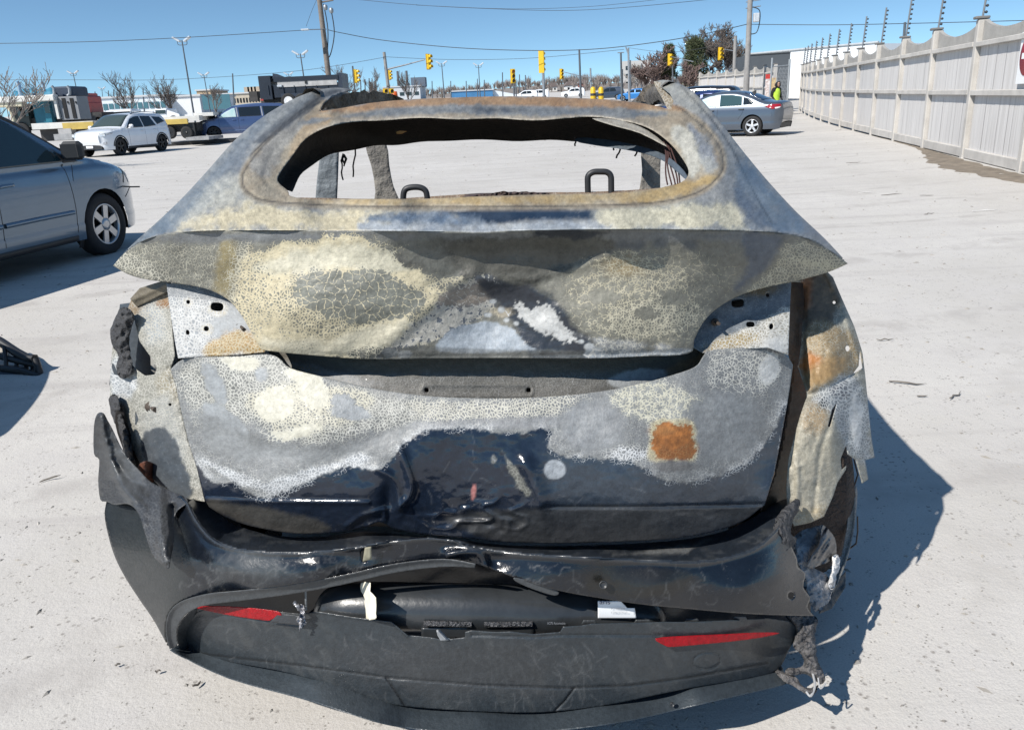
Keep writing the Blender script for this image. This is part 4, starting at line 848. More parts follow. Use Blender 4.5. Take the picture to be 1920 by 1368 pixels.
# satin arch trim under the bumper
TRIM_I = [(334, 1206), (332, 1182), (340, 1162), (356, 1146), (385, 1134), (440, 1127), (540, 1114), (640, 1096), (740, 1073), (830, 1062), (890, 1064)]
TRO = [(x, y) for x, y in LOWE[:12]]
TRM = np.concatenate([crom(TRO, 4), crom(TRIM_I[::-1], 4), np.array([(330, 1212)])])
trc = [(318, 1216, 1.615), (312, 1162, 1.585), (345, 1124, 1.54), (440, 1107, 1.475), (640, 1078, 1.43), (830, 1047, 1.42), (892, 1056, 1.405), (334, 1206, 1.60), (340, 1162, 1.56), (385, 1134, 1.50), (540, 1114, 1.445), (740, 1073, 1.42), (890, 1064, 1.40)]
satin = lambda P: Paint(P, (.075, .082, .088), (.2, .2, .2), .06, .1, .25)
panel('arch_trim', TRM, trc, 2.4, satin, lambda P: ridge(P, crom(LOWE[:12], 4), 6, .012), (), .012)
panel('arch_trim', np.concatenate([crom([(965, 1082), (1000, 1090), (1045, 1106), (1040, 1116), (1000, 1104), (968, 1090)], 3, True)]), lambda P: np.full(len(P), 1.395), 2.4, satin, None, (), .01)
panel('arch_inner', crom([(334, 1206), (332, 1182), (340, 1162), (356, 1146), (372, 1140), (362, 1160), (350, 1185), (352, 1218), (336, 1216)], 3, True), [(334, 1206, 1.61), (340, 1162, 1.57), (372, 1140, 1.58), (350, 1185, 1.64), (352, 1218, 1.66), (336, 1216, 1.63)], 2.4, lambda P: Paint(P, (.045, .049, .052), (.12, .12, .12), .05, 0, .2), None, (), .004)
# valance with its torn top edge
VAT = [(352, 1214), (346, 1190), (352, 1166), (370, 1146), (395, 1138), (440, 1139), (520, 1146), (560, 1150), (598, 1146), (660, 1156), (734, 1165), (748, 1176), (764, 1190), (790, 1192), (815, 1195), (826, 1198), (846, 1197), (872, 1194), (872, 1184), (884, 1181), (930, 1184), (958, 1183), (1000, 1188), (1050, 1184), (1056, 1174), (1090, 1172), (1110, 1168), (1130, 1168), (1180, 1167), (1240, 1165), (1300, 1165), (1380, 1161), (1440, 1158), (1480, 1164), (1500, 1178)]
VAB = [(1494, 1190), (1478, 1220), (1456, 1256), (1400, 1272), (1300, 1288), (1240, 1300), (1130, 1322), (1020, 1334), (900, 1333), (770, 1324), (720, 1316), (660, 1296), (590, 1274), (520, 1256), (430, 1240), (352, 1222)]
VAL = np.concatenate([np.array(VAT, float), crom(VAB, 4)])
vac = [(352, 1214, 1.655), (352, 1166, 1.62), (395, 1138, 1.56), (520, 1146, 1.485), (660, 1156, 1.44), (764, 1190, 1.415), (900, 1190, 1.40), (1056, 1174, 1.40), (1240, 1165, 1.43), (1380, 1161, 1.475), (1500, 1178, 1.58), (1456, 1256, 1.56), (1300, 1288, 1.46), (1130, 1322, 1.415), (900, 1333, 1.395), (720, 1316, 1.42), (590, 1274, 1.47), (430, 1240, 1.58), (450, 1190, 1.53), (700, 1230, 1.425), (900, 1250, 1.40), (1100, 1240, 1.41), (1300, 1220, 1.45), (1420, 1210, 1.52)]
def va_disp(P):
    x, y = P[:, 0], P[:, 1]
    d = -ridge(P, [(352, 1222), (440, 1232), (560, 1246), (730, 1270), (900, 1284), (1060, 1289), (1180, 1284), (1300, 1268), (1440, 1242)], 1.9, .003)
    d = d - ridge(P, [(724, 1270), (742, 1296), (758, 1322)], 1.6, .005) - ridge(P, [(1076, 1290), (1058, 1314), (1040, 1332)], 1.6, .005)
    e = ell(1325, 1238, 26, 16, 24, -8); d = d - ridge(P, np.r_[e, e[:1]], 1.4, .004)
    d = d - ridge(P, [(884, 1190), (1000, 1194), (1056, 1190), (1240, 1190)], 1.8, .004) + ridge(P, np.array(VAT[2:13], float), 3, .005)
    d = d + ridge(P, [(370, 1158), (440, 1160), (520, 1170), (560, 1176)], 3, .003) + bump2(P, 1445, 1215, 22, 20, -.012, -40)
    return d + .005 * (fbm(x / 60, y / 40, 84) - .5)
def va_paint(P):
    p = Paint(P, (.024, .030, .035), (.13, .135, .135), .04, .1, .34); x, y = P[:, 0], P[:, 1]
    s = fbm(x / 16 - y / 30, y / 60, 93, 4) * fbm(x / 60, y / 60, 94); p.fill(sstep(.27, .42, s), ca=(.040, .045, .048), t=.16, w=.8)
    for ln in ([(352, 1222), (440, 1232), (560, 1246), (730, 1270), (900, 1284), (1060, 1289), (1180, 1284), (1300, 1268), (1440, 1242)], [(724, 1270), (742, 1296), (758, 1322)], [(1076, 1290), (1058, 1314), (1040, 1332)]): p.fill(np.exp(-(edgedist(P, np.array(ln, float), False) / 2.2) ** 2), ca=(.004, .005, .006), t=0., gloss=0.)
    scratches(p, [(420, 1180, 760, 1300), (780, 1200, 1180, 1320), (900, 1200, 1120, 1260)], 130, (.13, .133, .135), 1.2, .3, 9, 1.0); scratches(p, [(700, 1200, 1250, 1320), (400, 1170, 1400, 1280)], 90, (.10, .103, .105), 1.4, .6, 11)
    p.fill((850, 1250, 200, 50), 30, 30, ca=(.032, .034, .036), w=.7); p.fill((1420, 1205, 40, 30), 14, 14, ca=(.060, .055, .048), w=.6)
    p.fill(sstep(.66, .72, fbm(x / 10, y / 4, 97, 3)) * sstep(700, 900, x) * sstep(1300, 1100, x), t=.4, w=.4)
    return p
panel('valance', VAL, vac, 2.4, va_paint, va_disp, (), .006)
LIPP = np.concatenate([crom([(318, 1218), (345, 1208), (430, 1230), (520, 1246), (590, 1264), (660, 1286), (720, 1306), (770, 1316), (900, 1326), (1020, 1326), (1130, 1313), (1240, 1290), (1300, 1278), (1400, 1261), (1466, 1248)], 4), crom([(1474, 1268), (1472, 1282), (1400, 1300), (1280, 1328), (1150, 1356), (1000, 1372), (850, 1372), (760, 1364), (700, 1352), (620, 1326), (560, 1308), (430, 1272), (330, 1226)], 4)])
lpc = [(318, 1218, 1.625), (430, 1230, 1.60), (590, 1264, 1.49), (720, 1306, 1.44), (900, 1326, 1.42), (1130, 1313, 1.44), (1300, 1278, 1.49), (1466, 1248, 1.59), (352, 1224, 1.63), (430, 1244, 1.575), (590, 1278, 1.46), (720, 1320, 1.408), (900, 1340, 1.388), (1130, 1327, 1.408), (1300, 1292, 1.458), (1472, 1282, 1.52), (1280, 1328, 1.42), (1000, 1372, 1.35), (760, 1364, 1.36), (560, 1308, 1.43), (430, 1272, 1.52), (330, 1226, 1.60)]
panel('lower_lip', LIPP, lpc, 2.6, lambda P: Paint(P, (.034, .043, .051), (.15, .155, .155), .06, .1, .3), lambda P: .003 * (fbm(P[:, 0] / 40, P[:, 1] / 20, 4) - .5), (), .012)
sensor(1260, 1319, 1.42, 5)
REFL = pm('red_reflector', (.27, .003, .007), .3, 0, .35, 90, .25, 400, spec=.3)
panel('reflector', crom([(366, 1138), (400, 1135), (450, 1137), (500, 1142), (525, 1147), (526, 1160), (508, 1160), (503, 1163), (450, 1156), (400, 1147)], 3, True), [(366, 1138, 1.575), (450, 1140, 1.51), (526, 1150, 1.47), (503, 1163, 1.48), (400, 1147, 1.55)], 2.0, None, None, (), .006, REFL)
panel('reflector', crom([(1229, 1196), (1290, 1191), (1360, 1188), (1420, 1185), (1462, 1186), (1430, 1194), (1380, 1201), (1320, 1207), (1262, 1212), (1248, 1210)], 3, True), [(1229, 1196, 1.418), (1360, 1188, 1.462), (1462, 1186, 1.515), (1320, 1207, 1.442), (1248, 1210, 1.42)], 2.0, None, None, (), .006, REFL)
panel('reflector_housing', crom([(524, 1148), (565, 1154), (562, 1172), (505, 1166)], 1, True), [(524, 1148, 1.472), (565, 1154, 1.45), (505, 1166, 1.475), (560, 1172, 1.45)], 3, None, None, (), .004, BLKPL)

# ---- crash beam and things in the torn opening
def wp(px, py, Y): return c2w([cpt(px, py, Y)])[0] - WREC
BEAM = pm('beam_black', (.030, .033, .036), .33, 0, .35, 9, .05, 80, coat=.2)
mb = MB(); prof = []
for i in range(15):
    q = math.pi * (i / 14) ; prof.append((math.cos(q), math.sin(q)))
pathp = [(608, 1160, 1.53), (636, 1140, 1.51), (700, 1136, 1.495), (900, 1140, 1.48), (1100, 1148, 1.49), (1196, 1156, 1.505), (1226, 1166, 1.53)]
pc = crom([wp(*p) for p in pathp], 6); rad = np.interp(np.linspace(0, 1, len(pc)), [0, .06, .15, .85, .95, 1], [.012, .034, .052, .052, .038, .016])
mb.tube(pc, rad, 20); mb.build('crash_beam', BEAM, wreck)
mb = MB(); mb.tube([wp(795, 1168, 1.428), wp(840, 1169, 1.426), wp(884, 1170, 1.428)], .006, 8); mb.build('weld_bead', pm('weld', (.10, .10, .105), .35, .6, .4, 60, .8, 150), wreck)
mb = MB(); mb.tube([wp(908, 1170, 1.428), wp(950, 1170, 1.426), wp(998, 1169, 1.428)], .006, 8); mb.build('weld_bead', bpy.data.materials['weld'], wreck)
panel('beam_bracket', [(790, 1176), (1002, 1174), (1003, 1196), (790, 1198)], lambda P: np.full(len(P), 1.432), 6, None, None, (), .01, BEAM)
def hose():
    P = crom([wp(*p) for p in [(575, 1165, 1.60), (596, 1148, 1.58), (625, 1120, 1.57), (655, 1106, 1.565), (700, 1105, 1.57), (740, 1118, 1.585), (770, 1130, 1.6)]], 26)
    mb = MB(); mb.tube(P, [.0125 + .0022 * math.sin(i * 2.1) for i in range(len(P))], 12); mb.build('corrugated_hose', pm('hose_black', (.02, .02, .022), .45), wreck)
hose()
panel('cloth_strap', crom([(677, 1092), (695, 1092), (694, 1108), (705, 1120), (705, 1150), (704, 1160), (682, 1158), (684, 1122), (677, 1108)], 2, True), [(687, 1092, 1.45), (692, 1108, 1.43), (695, 1125, 1.424), (693, 1158, 1.424)], 2.2, None, lambda P: ridge(P, [(690, 1100), (696, 1120), (698, 1155)], 3, .004), (), .003, pm('cream_strap', (.70, .66, .54), .8, 0, .12, 40))
panel('cloth_strap', [(684, 1026), (696, 1024), (697, 1048), (680, 1052)], lambda P: np.full(len(P), 1.416), 4, None, None, (), .003, pm('dirty_strap', (.26, .24, .17), .8, 0, .3, 40))
panel('wire', [(571, 1104), (575, 1104), (576, 1144), (572, 1144)], lambda P: np.full(len(P), 1.46), 2, None, None, (), .003, STEELG)
STK = pm('white_sticker', (.78, .79, .80), .4, 0, .04, 5)
stf = lambda P: 1.436 + .00004 * (P[:, 0] - 1120) + .0012 * np.abs(P[:, 1] - 1141) * 0
panel('paper_label', [(1121, 1126), (1164, 1126), (1176, 1139), (1190, 1139), (1193, 1158), (1121, 1158)], stf, 3, None, None, (), .002, STK)
INK = pm('ink_blue', (.03, .04, .10), .5); INKG = pm('ink_grey', (.25, .26, .28), .5)
def glyphs(px, py, Y, txt, h, mat, w=None, name='lettering'):
    fc = bpy.data.curves.new('txt', 'FONT'); fc.body = txt; fc.size = 1; fc.align_x = 'LEFT'
    t = bpy.data.objects.new('txt', fc); col.objects.link(t); dg = bpy.context.evaluated_depsgraph_get()
    me = bpy.data.meshes.new_from_object(t.evaluated_get(dg)); bpy.data.objects.remove(t)
    V = np.array([v.co[:2] for v in me.vertices]); F_ = [list(p.vertices) for p in me.polygons]; bpy.data.meshes.remove(me)
    hh = V[:, 1].max() - min(0, V[:, 1].min()); sc = h / hh; X = V * sc
    if w: X[:, 0] *= w / (X[:, 0].max() - X[:, 0].min())
    P = c2w(cpt(px + X[:, 0] - X[:, 0].min(), py - X[:, 1], np.full(len(X), Y))) - WREC
    return link(name, rawmesh(name, P, F_, mat), wreck)
glyphs(1124, 1132, 1.433, 'ans', 6, INK, 20); glyphs(1146, 1142, 1.433, 'P: 1586270', 3, INKG, 26); glyphs(1146, 1149, 1.433, 'S: 0A612170123', 3, INKG, 30)
glyphs(1026, 1170, 1.430, 'ACPS Automotive', 5, INKG, 34)
# inner rear panel behind the opening and dark void
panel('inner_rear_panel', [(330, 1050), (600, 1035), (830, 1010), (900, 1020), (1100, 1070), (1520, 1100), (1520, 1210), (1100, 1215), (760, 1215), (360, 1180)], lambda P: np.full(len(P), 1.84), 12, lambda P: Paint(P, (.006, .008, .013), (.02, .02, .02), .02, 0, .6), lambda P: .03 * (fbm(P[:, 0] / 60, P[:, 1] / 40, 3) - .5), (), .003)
for i, (x0, x1, y) in enumerate([(1090, 1120, 1166), (1188, 1222, 1165), (1283, 1312, 1163), (1373, 1402, 1159)]):
    panel('clip_tab', [(x0, y + 3), (x0 + 4, y - 4), (x1 - 4, y - 4), (x1, y + 3)], lambda P, k=i: np.full(len(P), 1.42 + .0 + [.0, .015, .035, .06][k]), 2, satin, None, (), .012)
panel('beam_end_plate', [(1178, 1139), (1196, 1136), (1226, 1146), (1226, 1166), (1200, 1166), (1180, 1150)], lambda P: np.full(len(P), 1.545), 4, None, None, (), .01, BLKPL)
panel('torn_foil', crom([(548, 1130), (553, 1126), (562, 1132), (572, 1136), (570, 1150), (575, 1165), (566, 1176), (560, 1184), (562, 1170), (556, 1162), (562, 1148), (554, 1138)], 2, True), lambda P: np.full(len(P), 1.445), 1.8, None, lambda P: .03 * (fbm(P[:, 0] / 5, P[:, 1] / 5, 3) - .5), (), .002, pm('foil', (.45, .45, .47), .35, .5, .6, 120, c2=(.06, .05, .05)), jag=2)
panel('torn_shred', crom([(818, 1181), (826, 1181), (838, 1194), (846, 1198), (826, 1200)], 2, True), lambda P: np.full(len(P), 1.405), 1.8, None, lambda P: ridge(P, [(820, 1182), (836, 1198)], 3, .01), (), .003, pm('grey_shred', (.28, .29, .3), .5))

# ---- burnt ruin at the right rear wheel
ASH = pm('ashed_plastic', (.33, .33, .335), .9, 0, .5, 14, .9, 50, c2=(.10, .10, .105))
lump('ashed_liner', [(1494, 1000), (1530, 985), (1545, 990), (1538, 1020), (1522, 1040), (1520, 1060), (1548, 1075), (1560, 1100), (1552, 1130), (1530, 1146), (1515, 1120), (1508, 1080), (1490, 1050), (1484, 1025)], [(1494, 1000, 1.78), (1545, 990, 1.84), (1520, 1060, 1.70), (1560, 1100, 1.72), (1530, 1146, 1.62), (1490, 1050, 1.66)], .03, .03, 2.4, ASH)
panel('melted_liner_fold', crom([(1540, 985), (1552, 990), (1566, 1010), (1568, 1040), (1556, 1052), (1530, 1062), (1522, 1066), (1514, 1058), (1524, 1036), (1536, 1018)], 3, True), [(1540, 985, 1.82), (1568, 1040, 1.80), (1522, 1066, 1.66), (1524, 1036, 1.70), (1550, 1010, 1.76)], 2.2, lambda P: Paint(P, (.016, .02, .027), (.2, .2, .2), .05, .1, .55), lambda P: .03 * (fbm(P[:, 0] / 6 + P[:, 1] / 9, P[:, 1] / 22, 6) - .5), (), .01)
lump('ashed_spring_seat', [(1560, 1044), (1572, 1040), (1575, 1060), (1568, 1080), (1566, 1100), (1556, 1104), (1552, 1092), (1560, 1070)], [(1560, 1044, 1.74), (1575, 1060, 1.75), (1556, 1104, 1.68)], .03, .025, 2.0, pm('white_ash', (.62, .61, .60), .95, 0, .4, 30, .8))
RAG = pm('ashen_ragged', (.12, .115, .115), .95, 0, .6, 26, 1.0, 60, c2=(.035, .033, .033))
lump('ragged_melt', [(1470, 1150), (1500, 1146), (1525, 1150), (1533, 1165), (1528, 1190), (1530, 1215), (1534, 1240), (1548, 1268), (1540, 1282), (1524, 1272), (1508, 1262), (1486, 1266), (1470, 1260), (1480, 1250), (1500, 1250), (1508, 1236), (1498, 1222), (1486, 1210), (1492, 1190), (1490, 1176)], [(1470, 1150, 1.57), (1530, 1160, 1.58), (1530, 1215, 1.55), (1548, 1268, 1.52), (1480, 1255, 1.53), (1490, 1190, 1.56)], .035, .03, 1.8, RAG, 1.5, 11)
lump('ragged_melt', [(1452, 1254), (1466, 1258), (1488, 1266), (1502, 1282), (1520, 1290), (1536, 1282), (1524, 1302), (1510, 1300), (1492, 1288), (1470, 1276)], [(1452, 1254, 1.55), (1510, 1300, 1.47), (1536, 1282, 1.49)], .02, .015, 1.6, RAG, 1.5, 9)
mb = MB(); mb.tube(crom([wp(*p) for p in [(1524, 1262, 1.52), (1528, 1285, 1.49), (1520, 1304, 1.47), (1512, 1296, 1.48)]], 5), .003, 6); mb.tube(crom([wp(*p) for p in [(1534, 1270, 1.5), (1538, 1290, 1.48), (1548, 1280, 1.49)]], 5), .002, 6); mb.build('hanging_wire', pm('wire_grey', (.3, .3, .3), .5), wreck)
panel('arch_flange', crom([(1588, 906), (1606, 912), (1606, 950), (1600, 1000), (1588, 1050), (1570, 1095), (1560, 1110), (1556, 1100), (1572, 1060), (1584, 1010), (1590, 960)], 3, True), [(1588, 906, 2.0), (1606, 912, 2.02), (1600, 1000, 1.95), (1560, 1110, 1.80), (1584, 1010, 1.93)], 2.2, lambda P: Paint(P, (.26, .25, .225), (.4, .4, .38), .3, .1, .1), lambda P: ridge(P, crom([(1604, 915), (1600, 1000), (1570, 1095)], 4), 4, .012), (), .006)
panel('undertray', [(1545, 1110), (1586, 1070), (1585, 1100), (1560, 1140), (1535, 1150)], [(1545, 1110, 1.80), (1586, 1070, 1.92), (1560, 1140, 1.76), (1535, 1150, 1.70)], 3, None, lambda P: .02 * (fbm(P[:, 0] / 8, P[:, 1] / 8, 3) - .5), (), .01, BLKPL)
# ---- what shows through the missing window, and the rest of the body (wreck frame: x right, y forward, z up)
def carmesh(name, V, Fc, mat, smooth=False):
    return link(name, rawmesh(name, c2w(np.asarray(V, float)) - WREC, Fc, mat, smooth), wreck)
def cartube(name, paths, r, mat, n=8):
    mb = MB()
    for p in paths: mb.tube([tuple(q) for q in (c2w(np.asarray(p, float)) - WREC)], r, n)
    return mb.build(name, mat, wreck)
HU = [(508, 346), (528, 298), (564, 248), (632, 220), (700, 213), (800, 211), (930, 211), (1060, 211), (1172, 213), (1240, 234), (1284, 276), (1308, 326)]
HL = [(548, 360), (568, 324), (616, 292), (690, 276), (760, 270), (850, 263), (960, 264), (1060, 264), (1130, 268), (1200, 282), (1252, 304), (1292, 338)]
hu = crom([(*p, Y) for p, Y in zip(HU, [2.2, 2.34, 2.48, 2.66, 2.72, 2.74, 2.74, 2.74, 2.7, 2.54, 2.37, 2.2])], 6); hl = crom([(*p, Y) for p, Y in zip(HL, [2.12, 2.35, 2.65, 2.9, 3.0, 3.05, 3.05, 3.05, 3.0, 2.85, 2.6, 2.25])], 6)
V = []; K = 8; Fc = []
for i in range(len(hu)):
    for k in range(K + 1):
        t = k / K; p = hu[i] * (1 - t) + hl[i] * t
        V.append(cpt(p[0], p[1] + 1.2 * math.sin(i * .9) * t, p[2] + .06 * math.sin(t * math.pi)))
for i in range(len(hu) - 1):
    for k in range(K): a = i * (K + 1) + k; Fc.append([a, a + 1, a + K + 2, a + K + 1])
carmesh('inner_header', V, Fc, SOOT, True)
panel('header_strip', crom([(1086, 258), (1140, 262), (1200, 274), (1250, 292), (1284, 322), (1288, 338), (1262, 316), (1240, 300), (1190, 284), (1088, 268)], 3, True), [(1086, 258, 2.70), (1200, 274, 2.5), (1288, 338, 2.02), (1190, 284, 2.5), (1262, 316, 2.15)], 2.4, lambda P: Paint(P, (.13, .16, .19), (.2, .2, .2), .1, .1, .2), None, (), .006)
panel('header_orange_patch', [(742, 247), (750, 245), (764, 246), (754, 251), (744, 252)], lambda P: np.full(len(P), 2.6), 2, None, None, (), .003, pm('patch_orange', (.5, .22, .06), .7))  # small orange patch under the roof header
panel('roof_hem', crom([(1110, 222), (1165, 226), (1215, 245), (1252, 276), (1200, 250), (1150, 236)], 3, True), [(1110, 222, 2.46), (1252, 276, 2.26), (1165, 230, 2.44)], 2.4, lambda P: Paint(P, (.42, .38, .31), (.5, .5, .45), .2), lambda P: .02 * (fbm(P[:, 0] / 20, P[:, 1] / 9, 3) - .5), (), .004)
# roof rails: torn open channels running forward to the windscreen posts
def rail(sx, zpk, y0):
    xs_ = -.06 + sx * .62
    V = []; Fc = []; n = 44; prof = [(-.02, -.06), (-.032, -.03), (-.03, .0), (-.008, .014), (.02, .01), (.035, -.012), (.04, -.04)]
    for i in range(n + 1):
        t = i / n; y = y0 + t * (4.35 - y0); z = zpk - (.035 if sx < 0 else .10) * (max(0, y - 3.05) / .9) ** 2; x = xs_ - sx * .05 * max(0, (y - 3.6)) * 1.0
        for j, (u, w) in enumerate(prof):
            jg = .028 * (vnoise(i * .9, j * 3.3, 5) - .3) * (j < 2) ; V.append((x + sx * u, y, z + w + jg))
    m_ = len(prof)
    for i in range(n):
        for j in range(m_ - 1): a = i * m_ + j; Fc.append([a, a + 1, a + m_ + 1, a + m_])
    return carmesh('roof_rail', V, Fc, pm('rail_scorched', (.13, .115, .095), .7, 0, .5, 14, .6, 40, c2=(.045, .04, .036)), True)
rail(-1, 1.474, 2.86); rail(1, 1.498, 2.98)
# jagged remains of the roof skin standing up along the rails
def shreds(name, P, Y0, Y1, seed):
    r = np.random.default_rng(seed); top = []; bot = []
    n = len(P)
    for i, (px, pt, pb) in enumerate(P):
        Y = Y0 + (Y1 - Y0) * i / (n - 1); top.append(cpt(px, pt + r.uniform(-2.5, 3.0), Y + r.uniform(-.02, .02))); bot.append(cpt(px, pb, Y + .03))
    V = top + bot; Fc = [[i, i + 1, n + i + 1, n + i] for i in range(n - 1)]
    carmesh(name, V, Fc, pm(name + '_brown', (.20, .165, .125), .8, 0, .6, 20, .6, c2=(.06, .05, .04)))
shreds('roof_shred', [(612, 196, 206), (622, 186, 204), (634, 184, 202), (644, 178, 200), (655, 176, 198), (664, 171, 197), (674, 173, 196), (683, 168, 196), (692, 172, 196), (700, 170, 195), (710, 173, 194), (718, 171, 193), (726, 177, 192), (735, 176, 191), (744, 182, 190), (757, 187, 189)], 2.86, 3.5, 2)
shreds('roof_shred', [(1193, 186, 190), (1199, 172, 190), (1206, 164, 191), (1214, 158, 192), (1222, 155, 192), (1230, 155, 193), (1238, 160, 193), (1246, 166, 194)], 3.5, 3.05, 4)
panel('rail_wrinkle', crom([(1226, 153), (1246, 158), (1262, 176), (1266, 196), (1256, 210), (1248, 198), (1240, 182), (1232, 168)], 3, True), [(1226, 153, 3.1), (1262, 176, 2.9), (1256, 210, 2.75), (1232, 168, 3.0)], 2.0, lambda P: Paint(P, (.34, .28, .2), (.5, .46, .38), .4, .1, .1), lambda P: .05 * (fbm(P[:, 0] / 6, P[:, 1] / 8, 3) - .5), (), .004)
# posts
def post(name, quad, Y, mat, d=.07):
    panel(name, quad, Y, 5, None, lambda P: .02 * (fbm(P[:, 0] / 12, P[:, 1] / 20, 9) - .5), (), d, mat)
PST = pm('door_post_grey', (.17, .19, .205), .6, .1, .35, 7, .3); PSD = pm('door_post_sooty', (.085, .078, .07), .7, 0, .6, 10, .5, c2=(.22, .20, .17))
post('door_post', [(602, 276), (636, 272), (634, 330), (630, 420), (588, 420), (594, 340)], lambda P: np.full(len(P), 3.3), PST)
post('windscreen_post', crom([(684, 262), (722, 262), (730, 310), (738, 350), (752, 382), (760, 420), (700, 420), (704, 360), (696, 310)], 2, True), lambda P: np.full(len(P), 4.35) , PSD)
post('windscreen_post', crom([(1203, 270), (1236, 276), (1238, 320), (1238, 360), (1240, 410), (1190, 410), (1198, 360), (1204, 320)], 2, True), lambda P: np.full(len(P), 4.35), PSD)
HANG = pm('burnt_wire', (.05, .03, .025), .7)
for (x, y0, y1, dx, Y) in [(666, 280, 332, -1, 2.9), (642, 288, 312, .6, 2.9), (640, 300, 338, .4, 2.95), (1078, 256, 274, .2, 2.8), (1155, 268, 282, -1, 2.7), (1166, 270, 297, -2, 2.7), (1196, 276, 293, -1, 2.7)]: cartube('burnt_wire', [[cpt(x + dx * k + 1.3 * math.sin(k * 1.7 + x), y0 + (y1 - y0) * k / 5, Y) for k in range(6)]], .003, HANG, 5)
cartube('burnt_harness', [[cpt(1244 + 3 * j + (8 + 3 * j) * t + 2 * math.sin(6 * t + j), 262 + 84 * t, 2.35 - .25 * t) for t in np.linspace(0, 1, 10)] for j in range(5)], .0022, pm('harness_red', (.06, .028, .025), .7), 5)
cartube('belt_buckle', [[cpt(644, 290, 2.9), cpt(641, 300, 2.9), cpt(646, 307, 2.9), cpt(649, 298, 2.9), cpt(644, 290, 2.9)]], .005, SOOT, 6)
# seat-back hoops standing above the hem
HOOP = pm('hoop_black', (.03, .03, .031), .5, .2, .3, 9)
cartube('seat_hoop', [[cpt(*p, 2.02) for p in crom([(1103, 372), (1102, 345), (1103, 330), (1112, 323), (1125, 322), (1138, 323), (1145, 330), (1146, 345), (1146, 372)], 4)]], .0075, HOOP)
cartube('seat_hoop', [[cpt(*p, 2.02) for p in crom([(756, 376), (757, 362), (762, 354), (775, 351), (789, 352), (798, 358), (801, 370), (801, 378)], 4)]], .0075, HOOP)
# parcel shelf / seat back with burnt rubbish along it
def shelf_paint(P):
    p = Paint(P, (.30, .20, .12), (.5, .42, .32), .3, .1, 0); p.fill([(880, 360), (1020, 358), (1040, 372), (870, 374)], 4, 8, ca=(.07, .05, .045), t=.1); return p
panel('parcel_shelf', crom([(540, 372), (600, 371), (740, 373), (900, 362), (1100, 360), (1240, 352), (1290, 340), (1290, 372), (900, 384), (540, 386)], 2, True), [(540, 372, 2.05), (740, 373, 2.1), (900, 362, 2.15), (1240, 352, 2.08), (1290, 372, 1.98), (540, 386, 1.98), (960, 384, 1.96)], 3, shelf_paint, lambda P: -.03 * fbm(P[:, 0] / 9, P[:, 1] / 5, 6) * sstep(380, 365, P[:, 1]), (), .004)
lump('charred_rubbish', [(884, 368), (900, 364), (930, 361), (960, 359), (1000, 360), (1030, 363), (1015, 369), (960, 372), (905, 373)], lambda P: np.full(len(P), 1.98), .05, .03, 1.8, pm('char_brown', (.06, .04, .034), .9, 0, .6, 40, 1.0), 2, 4)
# body sides, bonnet, floor: scorched, with wheel openings
def side(sx):
    sill = .20; out = [(2.02, .42), (2.02, .80), (2.1, .93), (2.6, .98), (3.6, .97), (4.4, .93), (5.0, .84), (5.8, .74), (6.1, .60), (6.12, .28), (5.66, .22)]
    out += [(5.22 + .40 * math.cos(q), .31 + .40 * math.sin(q)) for q in np.linspace(-.1, math.pi + .1, 14)]
    out += [(4.78, sill), (2.8, sill)] + [(2.33 + .40 * math.cos(q), .31 + .40 * math.sin(q)) for q in np.linspace(-.1, math.pi - .75, 12)]
    V2, qd, bd = patch2d(np.array(out), .05)
    y, z = V2[:, 0], V2[:, 1]
    w = .955 - .05 * ((z - .62) / .35) ** 2 - .16 * np.clip((y - 5.2) / .9, 0, 1) ** 2 - .05 * np.clip((2.35 - y) / .35, 0, 1) ** 2
    P3 = np.stack([-.06 + sx * w, y, z], 1)
    VV, F3 = solidify(P3, qd, np.array([-sx * .02, 0, 0])); carmesh('body_side', VV, F3, pm('scorched_side', (.30, .30, .285), .65, 0, .5, 4, .3, c2=(.14, .13, .11)), True)
side(1); side(-1)
V = []; Fc = []
for i in range(13):
    y = 4.55 + i / 12 * 1.55; h = .86 - .10 * (y - 4.55) / 1.2 - .12 * max(0, (y - 5.6) / .5) ** 2
    for j in range(13): u = -1 + j / 6; V.append((-.06 + u * (.88 - .14 * max(0, (y - 5.2) / .9)), y, h - .07 * u * u))
for i in range(12):
    for j in range(12): a = i * 13 + j; Fc.append([a, a + 1, a + 14, a + 13])
carmesh('bonnet', V, Fc, pm('scorched_bonnet', (.33, .31, .27), .7, 0, .4, 4), True)
def cbox(name, c, d, mat):
    x, y, z = [k / 2 for k in d]; V = [(c[0] + a * x, c[1] + b * y, c[2] + e * z) for e in (-1, 1) for a, b in ((-1, -1), (1, -1), (1, 1), (-1, 1))]
    carmesh(name, V, [[3, 2, 1, 0], [4, 5, 6, 7], [0, 1, 5, 4], [1, 2, 6, 5], [2, 3, 7, 6], [3, 0, 4, 7]], mat)
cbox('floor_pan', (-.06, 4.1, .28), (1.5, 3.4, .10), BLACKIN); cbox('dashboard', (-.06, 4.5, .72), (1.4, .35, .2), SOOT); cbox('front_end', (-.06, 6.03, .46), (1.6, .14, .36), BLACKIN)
cbox('seat_back', (-.06, 2.62, .62), (1.2, .14, .6), SOOT)
